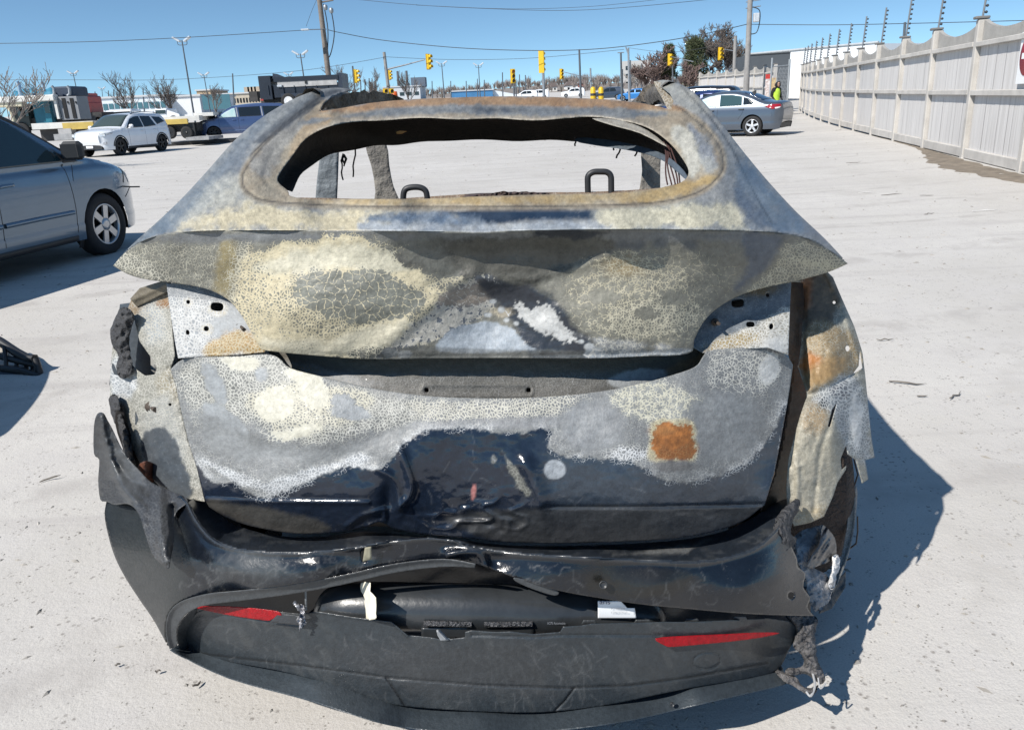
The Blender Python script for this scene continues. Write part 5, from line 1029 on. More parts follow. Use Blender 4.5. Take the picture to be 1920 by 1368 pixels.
# wheels: the right rear burnt down to wire and rim
def wheel(x, y, z, sx, burnt):
    r = .32 if burnt else .345; a = c2w([(x, y, z)])[0] - WREC; ax = CR * sx
    Mx = frame(a, FW * 0 + np.array([0, 1, 0.]), np.array([0, 0, 1.])) if sx > 0 else frame(a, np.array([0, -1, 0.]), np.array([0, 0, 1.]))
    mb = MB(); mb.lathe([(r * .62, -.10), (r * .9, -.115), (r, -.08), (r, .08), (r * .9, .115), (r * .62, .10)], 32, Mx)
    t = mb.build('tyre', pm('tyre_burnt', (.035, .030, .027), .95, 0, .6, 30, 1.0, 90, c2=(.09, .06, .045)) if burnt else pm('tyre_black', (.02, .02, .021), .85), wreck)
    mb = MB(); mb.lathe([(r * .63, -.1), (r * .6, .06), (r * .56, .03), (r * .2, .05), (0, .05)], 24, Mx); mb.build('wheel_rim', pm('rim_ash', (.25, .25, .25), .7, .3, .4, 12), wreck)
    if burnt:
        mb = MB(); rr = np.random.default_rng(5)
        for k in range(60):
            q = rr.uniform(2.2, 4.6); rad = rr.uniform(.24, .31); h0 = rr.uniform(-.1, .14)
            mb.tube([Mx @ Vector((rad * math.cos(q + s), rad * math.sin(q + s), h0 + rr.uniform(-.012, .012))) for s in np.linspace(0, rr.uniform(.3, .8), 5)], .0022, 4, False)
        mb.build('tyre_wire', pm('wire_rust', (.075, .05, .035), .8), wreck)
wheel(.83, 2.27, .355, 1, True); wheel(-.92, 2.33, .31, -1, False); wheel(.80, 5.22, .385, 1, False); wheel(-.92, 5.22, .31, -1, False)
# rear side panels between the shoulder edge and the waist line, and the dark inside wall behind the hatch
for sil, sx in (([(1590, 494, 1.98), (1545, 446, 2.05), (1492, 396, 2.16), (1442, 342, 2.26), (1400, 292, 2.34), (1370, 254, 2.42), (1332, 206, 2.58), (1304, 176, 2.75), (1276, 158, 2.93)], 1), ([(212, 498, 1.98), (244, 462, 2.03), (298, 413, 2.12), (342, 371, 2.21), (390, 319, 2.31), (440, 263, 2.44), (490, 221, 2.58), (540, 191, 2.72), (582, 173, 2.86)], -1)):
    a = crom([cpt(x - sx * 4, y + 4, Y + .012) for x, y, Y in sil[2:]], 4); b = crom([(-.06 + sx * .90, yy, zz) for yy, zz in ((2.22, .95), (2.32, .95), (2.45, .965), (2.6, .975), (2.75, .98), (2.9, .98), (3.02, .98))], 4)
    V = []; Fc = []; K = 6
    for p_, q_ in zip(a, b):
        for k in range(K + 1): t = k / K; V.append(p_ * (1 - t) + q_ * t)
    for i in range(len(a) - 1):
        for k in range(K): o_ = i * (K + 1) + k; Fc.append([o_, o_ + 1, o_ + K + 2, o_ + K + 1])
    carmesh('rear_side_panel', V, Fc, bpy.data.materials['scorched_side'], True)
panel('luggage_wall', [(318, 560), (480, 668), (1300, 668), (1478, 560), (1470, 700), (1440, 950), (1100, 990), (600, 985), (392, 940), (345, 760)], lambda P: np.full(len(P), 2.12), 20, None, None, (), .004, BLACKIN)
# ------------------------------------------------------------------ vehicles
TYRE = pm('tyre_rubber', (.022, .022, .023), .85, 0, .3, 12, .2); RIM = pm('alloy_rim', (.52, .53, .54), .3, .7, .1, 4); RIMD = pm('black_rim', (.02, .02, .021), .4, .2)
WELL = pm('wheel_well', (.008, .008, .008), .95); TRIMB = pm('black_trim', (.018, .019, .02), .5); LENSW = pm('head_lamp_lens', (.55, .58, .60), .12, .2, .3, 9, coat=1); LENSR = pm('tail_lamp_lens', (.32, .01, .015), .15, 0, .3, 8, coat=1)
CHROME = pm('bright_trim', (.6, .61, .62), .2, .9); SEAM = pm('door_seam', (.008, .008, .009), .8)
GLASS = glass_mat('dark_glass')
def place(px, Y, alpha):   # ground point and heading; alpha: 0 drives away from the viewer, 90 to the right
    p = onray(px, Y); aw = np.array([p[0], p[1]]); aw /= np.hypot(*aw); rt = np.array([aw[1], -aw[0]]); a = R(alpha)
    h = math.cos(a) * aw + math.sin(a) * rt; return p, math.atan2(h[1], h[0])
class Vehicle:
    """local frame: x forward, y left, z up, origin on the ground midway between the axles"""
    def __init__(s, name, label, cat, loc, rz, top, bot, W, belt, tumble, wb, wr, paint, step=.05, group=None, arch=1.14, nose=.5, tail=.35):
        s.root = thing(name, loc, label, cat, rz, group); s.top = np.array(top, float); s.W = W; s.belt = belt; s.tum = tumble; s.step = step
        s.wx = (wb / 2, -wb / 2); s.wr = wr; s.xf = s.top[0, 0]; s.xr = s.top[-1, 0]; s.nose = nose; s.tail = tail; s.paint = paint
        ra = wr * arch; cz = wr
        out = [tuple(p) for p in crom(s.top, 4)]
        out += [(s.xr + .04, bot)]
        for wx in (s.wx[1], s.wx[0]):
            a0 = math.asin(max(-1, (bot - cz) / ra)); out += [(wx - ra * math.cos(q), cz + ra * math.sin(q)) for q in np.linspace(a0, math.pi - a0, 16)]
        out += [(s.xf - .04, bot)]
        s.out = np.array(out); V2, qd, bd = patch2d(s.out, step)
        Vs = []; Fs = []
        for sd in (1, -1):
            o = len(Vs); w = s.w(V2[:, 0], V2[:, 1]); Vs += [(x, sd * ww, z) for (x, z), ww in zip(V2, w)]
            Fs += [[int(i) + o for i in (f if sd < 0 else f[::-1])] for f in qd]
        tp = crom(s.top, 6); n = 9; o = len(Vs)
        wt = s.w(tp[:, 0], tp[:, 1])
        for (x, z), ww in zip(tp, wt):
            for j in range(n): u = -1 + 2 * j / (n - 1); Vs.append((x, u * ww, z + .035 * (1 - u * u)))
        for i in range(len(tp) - 1):
            for j in range(n - 1): a = o + i * n + j; Fs.append([a, a + 1, a + n + 1, a + n])
        s.body = link('body', rawmesh('body', Vs, Fs, paint, True), s.root)
        mb = MB(); mb.box(((s.wx[0] + s.wx[1]) / 2, 0, bot + .12), (s.xf - s.xr - 1.3, W * 1.7, .2)); mb.build('underbody', WELL, s.root)
        for wx in s.wx:
            for sd in (1, -1):
                Mx = frame((wx, sd * (W - .03), cz), (1, 0, 0), (0, 0, 1)); mb = MB()
                n_ = 20; V = []; Fc = []
                for k, dd in enumerate((0, -sd * .3)):
                    for q in range(n_ + 1): t = -.25 + (math.pi + .5) * q / n_; V.append((wx + ra * 1.004 * math.cos(t), sd * (W - .05) + dd, cz + ra * 1.004 * math.sin(t)))
                for q in range(n_): Fc.append([q, q + 1, n_ + 2 + q, n_ + 1 + q])
                Fc.append(list(range(n_ + 1, 2 * n_ + 2))); mb.add(V, Fc); mb.build('wheel_well', WELL, s.root)
    def topz(s, x):
        if not hasattr(s, 'tc'): s.tc = crom(s.top, 6)
        t = s.tc; return np.interp(-np.asarray(x, float), -t[:, 0], t[:, 1])
    def w(s, x, z):
        x = np.asarray(x, float); z = np.asarray(z, float)
        w = s.W - .045 * np.clip((.42 - z) / .25, 0, 1.5) ** 2 - .02 * ((z - .62) / .3) ** 2 * (z < s.belt) * (z > .42)
        w = w - s.tum * np.clip(z - s.belt, 0, 9) - .035 * sstep(s.belt - .06, s.belt + .03, z)
        w = w - .30 * np.clip((x - (s.xf - s.nose)) / s.nose, 0, 1) ** 2.2 - .17 * np.clip(((s.xr + s.tail) - x) / s.tail, 0, 1) ** 2.2
        r = .09; d = np.clip((s.topz(x) - z) / r, 0, 1); return w - r * .9 * (1 - np.sqrt(1 - (1 - d) ** 2))
    def pane(s, name, poly, mat, off=.006, step=None, sides=(1, -1), parent=None, smooth_n=0):
        pl = crom(poly, smooth_n, True) if smooth_n else np.array(poly, float)
        V2, qd, bd = patch2d(pl, step or s.step * .7); res = []
        for sd in sides:
            w = s.w(V2[:, 0], V2[:, 1]) + off; V = np.stack([V2[:, 0], sd * w, V2[:, 1]], 1)
            VV, F_ = solidify(V, qd if sd < 0 else qd[:, ::-1], np.array([0, -sd * .012, 0])); res.append(link(name, rawmesh(name, VV, F_, mat, True), parent or s.root))
        return res
    def strip(s, name, line, wd, mat, off=.008, sides=(1, -1), parent=None):
        for sd in sides:
            V = []; Fc = []; L_ = crom(line, 6)
            for i, (x, z) in enumerate(L_):
                t = L_[min(i + 1, len(L_) - 1)] - L_[max(i - 1, 0)]; nn = np.array([-t[1], t[0]]) / (np.hypot(*t) + 1e-9) * wd / 2
                for q, o_ in ((nn, -.004), (nn * .7, off), (-nn * .7, off), (-nn, -.004)): xx, zz = x + q[0], z + q[1]; V.append((xx, sd * (float(s.w(xx, zz)) + o_), zz))
            for i in range(len(L_) - 1):
                for k in range(3): a = i * 4 + k; Fc.append([a, a + 1, a + 5, a + 4])
            link(name, rawmesh(name, V, Fc, mat, True), parent or s.root)
    def toppane(s, name, x0, x1, frac, mat, off=.008, n=8):
        V = []; Fc = []; m_ = 9
        for i in range(n + 1):
            x = x0 + (x1 - x0) * i / n; z = float(s.topz(x)); ww = float(s.w(x, z)) * frac + .03
            for j in range(m_): u = -1 + 2 * j / (m_ - 1); V.append((x, u * ww, z + .035 * (1 - u * u * frac * frac) + off))
        for i in range(n):
            for j in range(m_ - 1): a = i * m_ + j; Fc.append([a, a + 1, a + m_ + 1, a + m_])
        VV, F_ = solidify(np.array(V), Fc, np.array([0, 0, -.015])); return link(name, rawmesh(name, VV, F_, mat, True), s.root)
    def endpatch(s, name, poly, mat, front=True, off=.012, d=.05, parent=None):   # poly in (y, z) on the nose or tail
        x = (s.xf - .02 + off) if front else (s.xr + .02 - off); sg = 1 if front else -1; mb = MB()
        V = []; n = len(poly)
        for k in (0, 1):
            for (y, z) in poly: V.append((x - sg * k * d - sg * .35 * max(0, abs(y) - .45) ** 1.6, y, z))
        mb.add(V, [list(range(n)), list(range(2 * n - 1, n - 1, -1))] + [[i, n + i, n + (i + 1) % n, (i + 1) % n] for i in range(n)]); return mb.build(name, mat, parent or s.root)
    def wheels(s, rim='five', rimmat=None, tw=.2, which=(0, 1)):
        for k in which:
            for sd in (1, -1):
                wx = s.wx[k]; r = s.wr; Mx = frame((wx, sd * (s.W - .035), r), (1 if sd < 0 else -1, 0, 0), (0, 0, 1))  # local z points outwards
                we = bpy.data.objects.new('wheel', None); col.objects.link(we); we.parent = s.root
                mb = MB(); mb.lathe([(r * .64, -tw), (r * .93, -tw), (r, -tw + .03), (r, -.03), (r * .94, .004), (r * .8, .012), (r * .66, .002), (r * .64, -.02)], 36, Mx, True, False); mb.build('tyre', TYRE, we)
                mb = MB(); mb.lathe([(r * .655, .0), (r * .62, .006), (r * .60, -.02), (r * .58, -.06)], 36, Mx, True, False)
                N_ = {'five': 5, 'six': 6, 'seven': 7}[rim]
                for i in range(N_):
                    q = 2 * math.pi * i / N_ + .3; c, s_ = math.cos(q), math.sin(q); u = np.array([c, s_]); v = np.array([-s_, c])
                    pts = [u * r * .12 - v * r * .10, u * r * .62 - v * r * .075 * (1.5 if rim == 'six' else 1.25), u * r * .62 + v * r * .075 * (1.5 if rim == 'six' else 1.25), u * r * .12 + v * r * .10]
                    mb.prism([tuple(p) for p in pts], .022, Mx @ Matrix.Translation((0, 0, -.03)))
                mb.lathe([(r * .2, -.03), (r * .2, -.004), (r * .1, .0), (0, .0)], 16, Mx); mb.build('rim', rimmat or RIM, we)
                mb = MB(); mb.lathe([(r * .59, -.062), (0, -.062)], 24, Mx); mb.build('brake_disc', WELL, we)
    def mirror(s, x, z, mat, glass=None, size=(.12, .2, .15), sides=(1, -1)):
        for sd in sides:
            y0 = sd * (float(s.w(x, z)) + .02); yc = y0 + sd * .12; mb = MB()
            mb.box((x, yc, z + .07), (size[0] * .75, size[1], size[2]), 0, None, .035)
            prof = [(.0, -.5), (.32, -.5), (.47, -.3), (.5, 0), (.42, .3), (.2, .48), (0, .5)]
            mb.lathe([(a * 1.0, b) for a, b in prof], 14, Matrix.Translation((x + size[0] * .22, yc, z + .07)) @ Matrix.Diagonal((size[0] * .7, size[1] * .9, size[2] * .9, 1)) @ Matrix.Rotation(R(90), 4, 'Y'))
            mb.box((x + .02, (y0 + yc) / 2 - sd * .02, z + .01), (.05, .14, .04)); o = mb.build('wing_mirror', mat, s.root)
            if glass: mb = MB(); mb.box((x - size[0] * .375 - .004, yc, z + .07), (.008, size[1] * .78, size[2] * .72)); mb.build('mirror_glass', glass, o)
    def handle(s, x, z, mat, n='door_handle'):
        s.pane(n, [(x - .09, z - .016), (x + .09, z - .010), (x + .09, z + .016), (x - .09, z + .018)], mat, .022, .03)

SEAMW = .008
# ---- silver-blue minivan close on the left, right side towards the wreck
vp = np.array([-4.50, 8.98]); vh = math.atan2(1.0, .195)
vd = np.array([math.cos(vh), math.sin(vh)]); vn = np.array([math.sin(vh), -math.cos(vh)])
vc = vp - vd * 1.36 - vn * .97
PV = paint_mat('silver_blue_paint', (.125, .185, .25), .26, .5)
vtop = [(2.42, .42), (2.46, .60), (2.42, .74), (2.28, .86), (2.0, .96), (1.62, 1.05), (1.28, 1.13), (.98, 1.30), (.62, 1.52), (.28, 1.66), (-.3, 1.73), (-1.2, 1.75), (-2.0, 1.71), (-2.38, 1.64), (-2.52, 1.35), (-2.60, 1.0), (-2.64, .62), (-2.62, .40)]
mv = Vehicle('minivan', 'silver blue minivan parked close by with its front corner towards the wreck', 'minivan', (vc[0], vc[1], 0), vh, vtop, .24, .985, 1.03, .30, 3.03, .345, PV, .026, nose=.85)
mv.pane('side_window', [(1.10, 1.06), (.92, 1.20), (.62, 1.42), (.36, 1.56), (.16, 1.60), (.10, 1.06)], glass_mat('teal_glass', (.012, .03, .038), .03), .005)
mv.pane('side_window', [(.02, 1.06), (.06, 1.61), (-.9, 1.64), (-1.0, 1.06)], bpy.data.materials['teal_glass'], .005); mv.pane('side_window', [(-1.1, 1.06), (-1.02, 1.64), (-2.0, 1.60), (-2.3, 1.10)], bpy.data.materials['teal_glass'], .005)
mv.toppane('windscreen', 1.16, .30, .93, bpy.data.materials['teal_glass'])
mv.strip('window_trim', [(1.24, 1.10), (.98, 1.285), (.62, 1.485), (.30, 1.60), (0, 1.64)], .05, TRIMB, .012)
mv.pane('mirror_triangle', [(1.26, 1.05), (1.04, 1.05), (.98, 1.17)], TRIMB, .008)
mv.strip('door_seam', [(1.02, 1.04), (1.04, .8), (1.03, .5), (1.0, .33)], SEAMW, SEAM, .002); mv.strip('door_seam', [(.05, 1.05), (.03, .7), (0, .34)], SEAMW, SEAM, .002)
mv.strip('door_seam', [(1.25, 1.10), (1.14, .98), (1.10, .86)], SEAMW, SEAM, .002)
mv.strip('side_moulding', [(.99, .545), (.5, .545), (.04, .54)], .05, PV, .022); mv.strip('side_moulding', [(0, .54), (-.5, .54), (-.98, .54)], .05, PV, .022)
mv.handle(.18, .90, PV); mv.handle(-.10, .90, PV); mv.strip('sill_trim', [(1.0, .27), (0, .27), (-1.0, .27)], .07, TRIMB, .01)
mv.mirror(1.06, 1.10, TRIMB, glass_mat('mirror_glass', (.03, .033, .036), .03), (.14, .24, .19)); mv.wheels('six')
mv.strip('fender_gap', [(2.06, .93), (2.04, .84), (1.98, .76)], .02, SEAM, .004); mv.pane('mud_flap', [(1.16, .14), (1.16, .34), (1.11, .36), (1.10, .15)], TRIMB, -.05)
mv.pane('head_lamp', [(2.38, .70), (2.34, .82), (2.12, .92), (2.06, .90), (2.2, .74)], LENSW, .006); mv.strip('bumper_seam', [(2.42, .66), (2.2, .68), (1.95, .60)], .012, SEAM, .003)
mb = MB(); mb.tube([(1.92, -.93, .72), (1.98, -1.02, .705), (2.03, -1.09, .70)], .008, 6); mb.build('loose_bracket', TRIMB, mv.root)

# ---- white SUV, three-quarter front
p, h = place(226, 37.0, 217)
PW = paint_mat('white_paint', (.78, .79, .80), .25, .0)
wtop = [(2.24, .45), (2.30, .66), (2.28, .84), (2.16, .97), (1.7, 1.06), (1.15, 1.12), (.78, 1.33), (.42, 1.55), (.05, 1.66), (-.7, 1.69), (-1.5, 1.65), (-1.95, 1.60), (-2.18, 1.25), (-2.26, 1.0), (-2.30, .7), (-2.28, .45)]
sv = Vehicle('sport_utility_car', 'white SUV with black wheels and tinted windows, nose towards the left', 'car', p, h, wtop, .27, .92, 1.06, .34, 2.86, .36, PW, .045)
sv.pane('side_window', [(.86, 1.10), (.40, 1.46), (.08, 1.55), (-.28, 1.57), (-.30, 1.10)], GLASS); sv.pane('side_window', [(-.36, 1.10), (-.34, 1.57), (-1.02, 1.55), (-1.22, 1.14)], GLASS); sv.pane('side_window', [(-1.34, 1.18), (-1.16, 1.53), (-1.72, 1.50), (-1.98, 1.30)], GLASS)
sv.toppane('windscreen', 1.05, .22, .95, glass_mat('screen_glass', (.05, .065, .055), .05)); sv.toppane('rear_window', -1.98, -2.14, .8, GLASS)
sv.strip('sill_cladding', [(1.0, .30), (0, .30), (-1.0, .30)], .12, TRIMB, .012)
for wx in sv.wx: sv.strip('arch_cladding', [(wx + .45 * math.cos(q), .36 + .45 * math.sin(q)) for q in np.linspace(.1, math.pi - .1, 9)], .06, TRIMB, .012)
for sd in (1, -1):
    sv.endpatch('head_lamp', [(sd * .42, .86), (sd * .50, .92), (sd * .78, .95), (sd * .80, .84), (sd * .60, .80)], LENSW, True, .03)
    sv.endpatch('fog_lamp', [(sd * .55, .56), (sd * .78, .60), (sd * .78, .52), (sd * .62, .50)], pm('fog_grey', (.35, .36, .38), .3), True, .02)
sv.pane('head_lamp', [(2.22, .86), (2.16, .95), (1.80, .99), (1.86, .90)], LENSW, .006)
gr_ = sv.endpatch('grille', [(-.36, .74), (.36, .74), (.40, .66), (.26, .56), (-.26, .56), (-.40, .66)], pm('grille_dark', (.03, .03, .032), .4), True, .03)
for k in range(3): sv.endpatch('grille_bar', [(-.34, .59 + .045 * k), (.34, .59 + .045 * k), (.34, .603 + .045 * k), (-.34, .603 + .045 * k)], CHROME, True, .04, parent=gr_)
for sd in (1, -1): sv.endpatch('upper_grille', [(sd * .08, .84), (sd * .36, .85), (sd * .34, .80), (sd * .10, .80)], TRIMB, True, .03)
sv.endpatch('badge', [(-.07, .79), (.07, .79), (.05, .755), (-.05, .755)], pm('gold_badge', (.5, .38, .12), .3, .8), True, .045)
sv.endpatch('lower_bumper', [(-.62, .46), (.62, .46), (.56, .30), (-.56, .30)], TRIMB, True, .02); sv.endpatch('number_plate', [(-.16, .46), (.16, .46), (.16, .36), (-.16, .36)], pm('plate_white', (.75, .76, .78), .4, 0, .12, 60), True, .035)
sv.pane('tail_lamp', [(-2.02, 1.22), (-2.10, .98), (-2.24, .95), (-2.2, 1.1)], LENSR); sv.mirror(.72, 1.10, PW); sv.handle(-.12, .96, PW); sv.handle(-1.05, .98, PW); sv.wheels('five', RIMD)
for x in (.30, -.33, -1.25): sv.strip('door_seam', [(x + (.5 if x > .2 else 0), 1.08), (x + (.5 if x > .2 else .02), .7), (x + (.52 if x > .2 else .04), .36)], .01, SEAM, .002)
for sd in (1, -1): mb = MB(); mb.tube(crom([(.1, sd * .60, 1.655), (-.1, sd * .61, 1.71), (-.8, sd * .62, 1.735), (-1.6, sd * .60, 1.70), (-1.8, sd * .59, 1.65)], 4), .018, 6); mb.build('roof_rack_bar', TRIMB, sv.root)

# ---- blue minivan on a flat recovery deck, facing left
PB = paint_mat('blue_paint', (.075, .115, .235), .3, .4)
p, h = place(452, 46.0, 268)
btop = [(2.30, .45), (2.38, .62), (2.34, .78), (2.16, .92), (1.75, 1.03), (1.40, 1.10), (1.0, 1.32), (.60, 1.55), (.2, 1.67), (-.8, 1.74), (-1.7, 1.72), (-2.2, 1.66), (-2.48, 1.35), (-2.58, 1.0), (-2.62, .6), (-2.60, .45)]
bz = .17; p = p + np.array([0, 0, bz])
bv = Vehicle('minivan', 'blue minivan in side view sitting on a low recovery deck', 'minivan', p, h, btop, .26, .97, 1.06, .28, 3.03, .335, PB, .045, nose=.8)
WPN = pm('airbag_window', (.34, .50, .48), .12, 0, .45, 4, c2=(.62, .72, .70), coat=1)
bv.pane('side_window', [(1.22, 1.10), (.86, 1.34), (.46, 1.53), (.30, 1.56), (.28, 1.10)], WPN); bv.pane('side_window', [(.12, 1.11), (.14, 1.58), (-.98, 1.60), (-1.0, 1.11)], GLASS); bv.pane('side_window', [(-1.16, 1.11), (-1.12, 1.60), (-2.0, 1.57), (-2.26, 1.36), (-2.30, 1.12)], GLASS)
bv.toppane('windscreen', 1.30, .32, .94, GLASS); bv.toppane('rear_window', -2.24, -2.46, .8, GLASS)
for x in (.2, -1.08): bv.strip('door_post', [(x, 1.1), (x + .02, 1.6)], .07, pm('pillar_grey', (.3, .31, .33), .4), .01)
for x in (1.20, .2, -1.1): bv.strip('door_seam', [(x, 1.06), (x, .7), (x - .02, .36)], .012, SEAM, .002)
bv.strip('sill_line', [(1.05, .42), (0, .42), (-1.05, .42)], .03, pm('sill_pale', (.25, .3, .42), .35, .3), .012)
bv.handle(.42, .95, PB); bv.handle(.02, .95, PB); bv.mirror(1.2, 1.1, PB); bv.pane('tail_lamp', [(-2.40, 1.05), (-2.58, 1.0), (-2.58, .84), (-2.42, .90)], LENSR); bv.pane('head_lamp', [(2.30, .78), (2.0, .94), (1.88, .9), (2.1, .76)], LENSW); bv.wheels('seven', RIMD)
bv.endpatch('crushed_grille', [(-.6, .72), (.6, .70), (.55, .34), (-.58, .36)], TRIMB, True, .03)
mb = MB(); rr = np.random.default_rng(4)
for k in range(9): mb.tube([(2.34, rr.uniform(-.7, .7), rr.uniform(.4, .7)), (2.5 + rr.uniform(0, .2), rr.uniform(-.8, .8), rr.uniform(.15, .5))], .02, 5)
mb.build('broken_front', TRIMB, bv.root)
# low deck under it
DECK = pm('deck_grey', (.34, .34, .34), .6, .2, .3, 3); DECKD = pm('deck_dark', (.05, .047, .045), .7, 0, .4, 3)
dk = thing('recovery_deck', p - np.array([0, 0, bz]), 'low grey recovery deck carrying the blue minivan', 'trailer', h)
mb = MB(); mb.box((1.2, 0, bz - .06), (9.4, 2.3, .10)); mb.build('deck_plate', DECK, dk)
for sd in (1, -1): mb = MB(); mb.box((1.2, sd * 1.17, bz - .085), (9.4, .06, .16)); mb.build('side_rail', DECKD, dk)
for x in (-2.6, -.8, 4.2): mb = MB(); mb.box((x, 0, .11), (.3, 1.9, .22)); mb.build('deck_leg', DECKD, dk)

# ---- grey sedan parked by the fence on the right, tail towards us
PG = paint_mat('grey_metallic_paint', (.10, .12, .15), .28, .55)
p, h = place(1352, 28.8, 288)
gtop = [(2.24, .45), (2.28, .60), (2.2, .72), (1.9, .83), (1.4, .93), (1.02, .98), (.62, 1.18), (.22, 1.36), (-.25, 1.43), (-.75, 1.41), (-1.2, 1.29), (-1.62, 1.11), (-1.85, 1.06), (-2.16, 1.04), (-2.26, .92), (-2.30, .70), (-2.26, .40)]
gs = Vehicle('sedan', 'grey sedan with silver hubcaps parked beside the concrete fence', 'car', p, h, gtop, .22, .89, .93, .38, 2.70, .325, PG, .04, nose=.7)
GLT = glass_mat('tealish_glass', (.035, .07, .075), .04)
gs.pane('side_window', [(.86, .99), (.50, 1.17), (.18, 1.29), (-.12, 1.33), (-.14, .97)], pm('airbag_pane', (.30, .42, .44), .1, 0, .5, 5, c2=(.62, .70, .72), coat=1)); gs.pane('side_window', [(-.24, .97), (-.22, 1.335), (-.62, 1.325), (-.95, 1.27), (-.98, .99)], GLT); gs.pane('side_window', [(-1.02, 1.0), (-1.0, 1.25), (-1.2, 1.19), (-1.36, 1.06), (-1.30, 1.0)], GLASS)
gs.toppane('windscreen', .98, .12, .94, GLASS); gs.toppane('rear_window', -.98, -1.62, .86, glass_mat('blueback_glass', (.01, .02, .05), .05))
gs.strip('window_trim', [(.9, .97), (0, .955), (-.95, .98), (-1.36, 1.04)], .015, CHROME, .006)
for x in (.92, -.18): gs.strip('door_seam', [(x, .95), (x, .6), (x - .02, .3)], .01, SEAM, .002)
gs.strip('door_seam', [(-1.05, .98), (-1.02, .75), (-.88, .55)], .01, SEAM, .002)
gs.handle(.02, .84, TRIMB); gs.handle(-.98, .86, TRIMB); gs.mirror(.72, .99, PG); gs.wheels('five', pm('hubcap_silver', (.62, .63, .65), .3, .4))
gs.pane('tail_lamp', [(-1.72, .93), (-1.92, .99), (-2.20, .99), (-2.24, .90), (-2.0, .83)], LENSR, .008); gs.pane('reverse_lamp', [(-2.06, .89), (-2.22, .91), (-2.2, .86), (-2.08, .84)], pm('lens_white', (.7, .68, .68), .2), .014)
gs.endpatch('tail_lamp', [(.35, .96), (.70, .97), (.72, .84), (.40, .86)], LENSR, False, .02); gs.endpatch('tail_lamp', [(-.35, .96), (-.40, .86), (-.72, .84), (-.70, .97)], LENSR, False, .02)
gs.endpatch('number_plate', [(-.2, .78), (.2, .78), (.2, .66), (-.2, .66)], bpy.data.materials['plate_white'], False, .02); gs.endpatch('rear_diffuser', [(-.7, .40), (.7, .40), (.6, .24), (-.6, .24)], TRIMB, False, .02)
mb = MB(); mb.add([(-1.02, -.02, 1.36), (-1.2, -.02, 1.33), (-1.2, .02, 1.33), (-1.02, .02, 1.36), (-1.16, -.012, 1.44), (-1.2, -.012, 1.44), (-1.2, .012, 1.44), (-1.16, .012, 1.44)], [[0, 1, 5, 4], [1, 2, 6, 5], [2, 3, 7, 6], [3, 0, 4, 7], [4, 5, 6, 7]]); mb.build('roof_aerial', TRIMB, gs.root)

# ---- two more parked beyond it, mostly hidden
def plain_car(name, label, px, Y, al, paint, suv=False, dz=0, cat='car'):
    p, h = place(px, Y, al)
    t = [(a, b * (1.13 if suv else 1.0)) for a, b in (wtop if suv else gtop)]
    v = Vehicle(name, label, cat, p + np.array([0, 0, dz]), h, t if not suv else wtop, .25, .89, 1.04 if suv else .93, .36, 2.75, .34, paint, .06)
    if suv: v.pane('side_window', [(.86, 1.10), (.40, 1.46), (.08, 1.55), (-.28, 1.57), (-.30, 1.10)], GLASS); v.pane('side_window', [(-.36, 1.10), (-.34, 1.57), (-1.02, 1.55), (-1.22, 1.14)], GLASS); v.toppane('windscreen', 1.05, .22, .95, GLASS); v.toppane('rear_window', -1.98, -2.16, .85, GLASS)
    else: v.pane('side_window', [(.86, .99), (.50, 1.17), (.18, 1.29), (-.12, 1.33), (-.14, .97)], GLASS); v.pane('side_window', [(-.24, .97), (-.22, 1.335), (-.62, 1.325), (-.95, 1.27), (-.98, .99)], GLASS); v.toppane('windscreen', .98, .12, .94, GLASS); v.toppane('rear_window', -.98, -1.62, .86, GLASS)
    v.wheels('five'); v.mirror(.72, 1.0, paint); v.endpatch('tail_lamp', [(.45, .98), (.76, .98), (.76, .84), (.45, .86)], LENSR, False, .02); v.endpatch('tail_lamp', [(-.45, .98), (-.45, .86), (-.76, .84), (-.76, .98)], LENSR, False, .02)
    for sd in (1, -1): v.endpatch('head_lamp', [(sd * .45, .72), (sd * .74, .76), (sd * .74, .66), (sd * .48, .62)], LENSW, True, .02)
    return v
plain_car('sedan', 'dark blue car behind the grey sedan, only its roof line showing', 1318, 32.0, 287, paint_mat('navy_paint', (.015, .03, .11), .25, .3), dz=.06)
plain_car('sport_utility_car', 'black SUV behind the dark blue roof, next to the far fence', 1296, 38.0, 285, paint_mat('black_paint', (.012, .012, .014), .25, .2), suv=True)
# distant traffic on the cross road
plain_car('parked_car', 'bright blue car far off between the poles above the roof edge', 1192, 104, 290, paint_mat('bright_blue_paint', (.02, .16, .42), .3, .2), dz=.0)
plain_car('pickup_car', 'dark far-off car among the yellow bollard covers', 1140, 118, 275, paint_mat('dark_far_paint', (.03, .045, .07), .3, .2), suv=True)
for i, (px, lb) in enumerate([(985, 'white far-off car, leftmost of those below the hill'), (1007, 'white far-off car, second from left below the hill'), (1075, 'white far-off van below the hill houses')]):
    plain_car('distant_car', lb, px, 150 + 6 * i, 270, PW, suv=True)
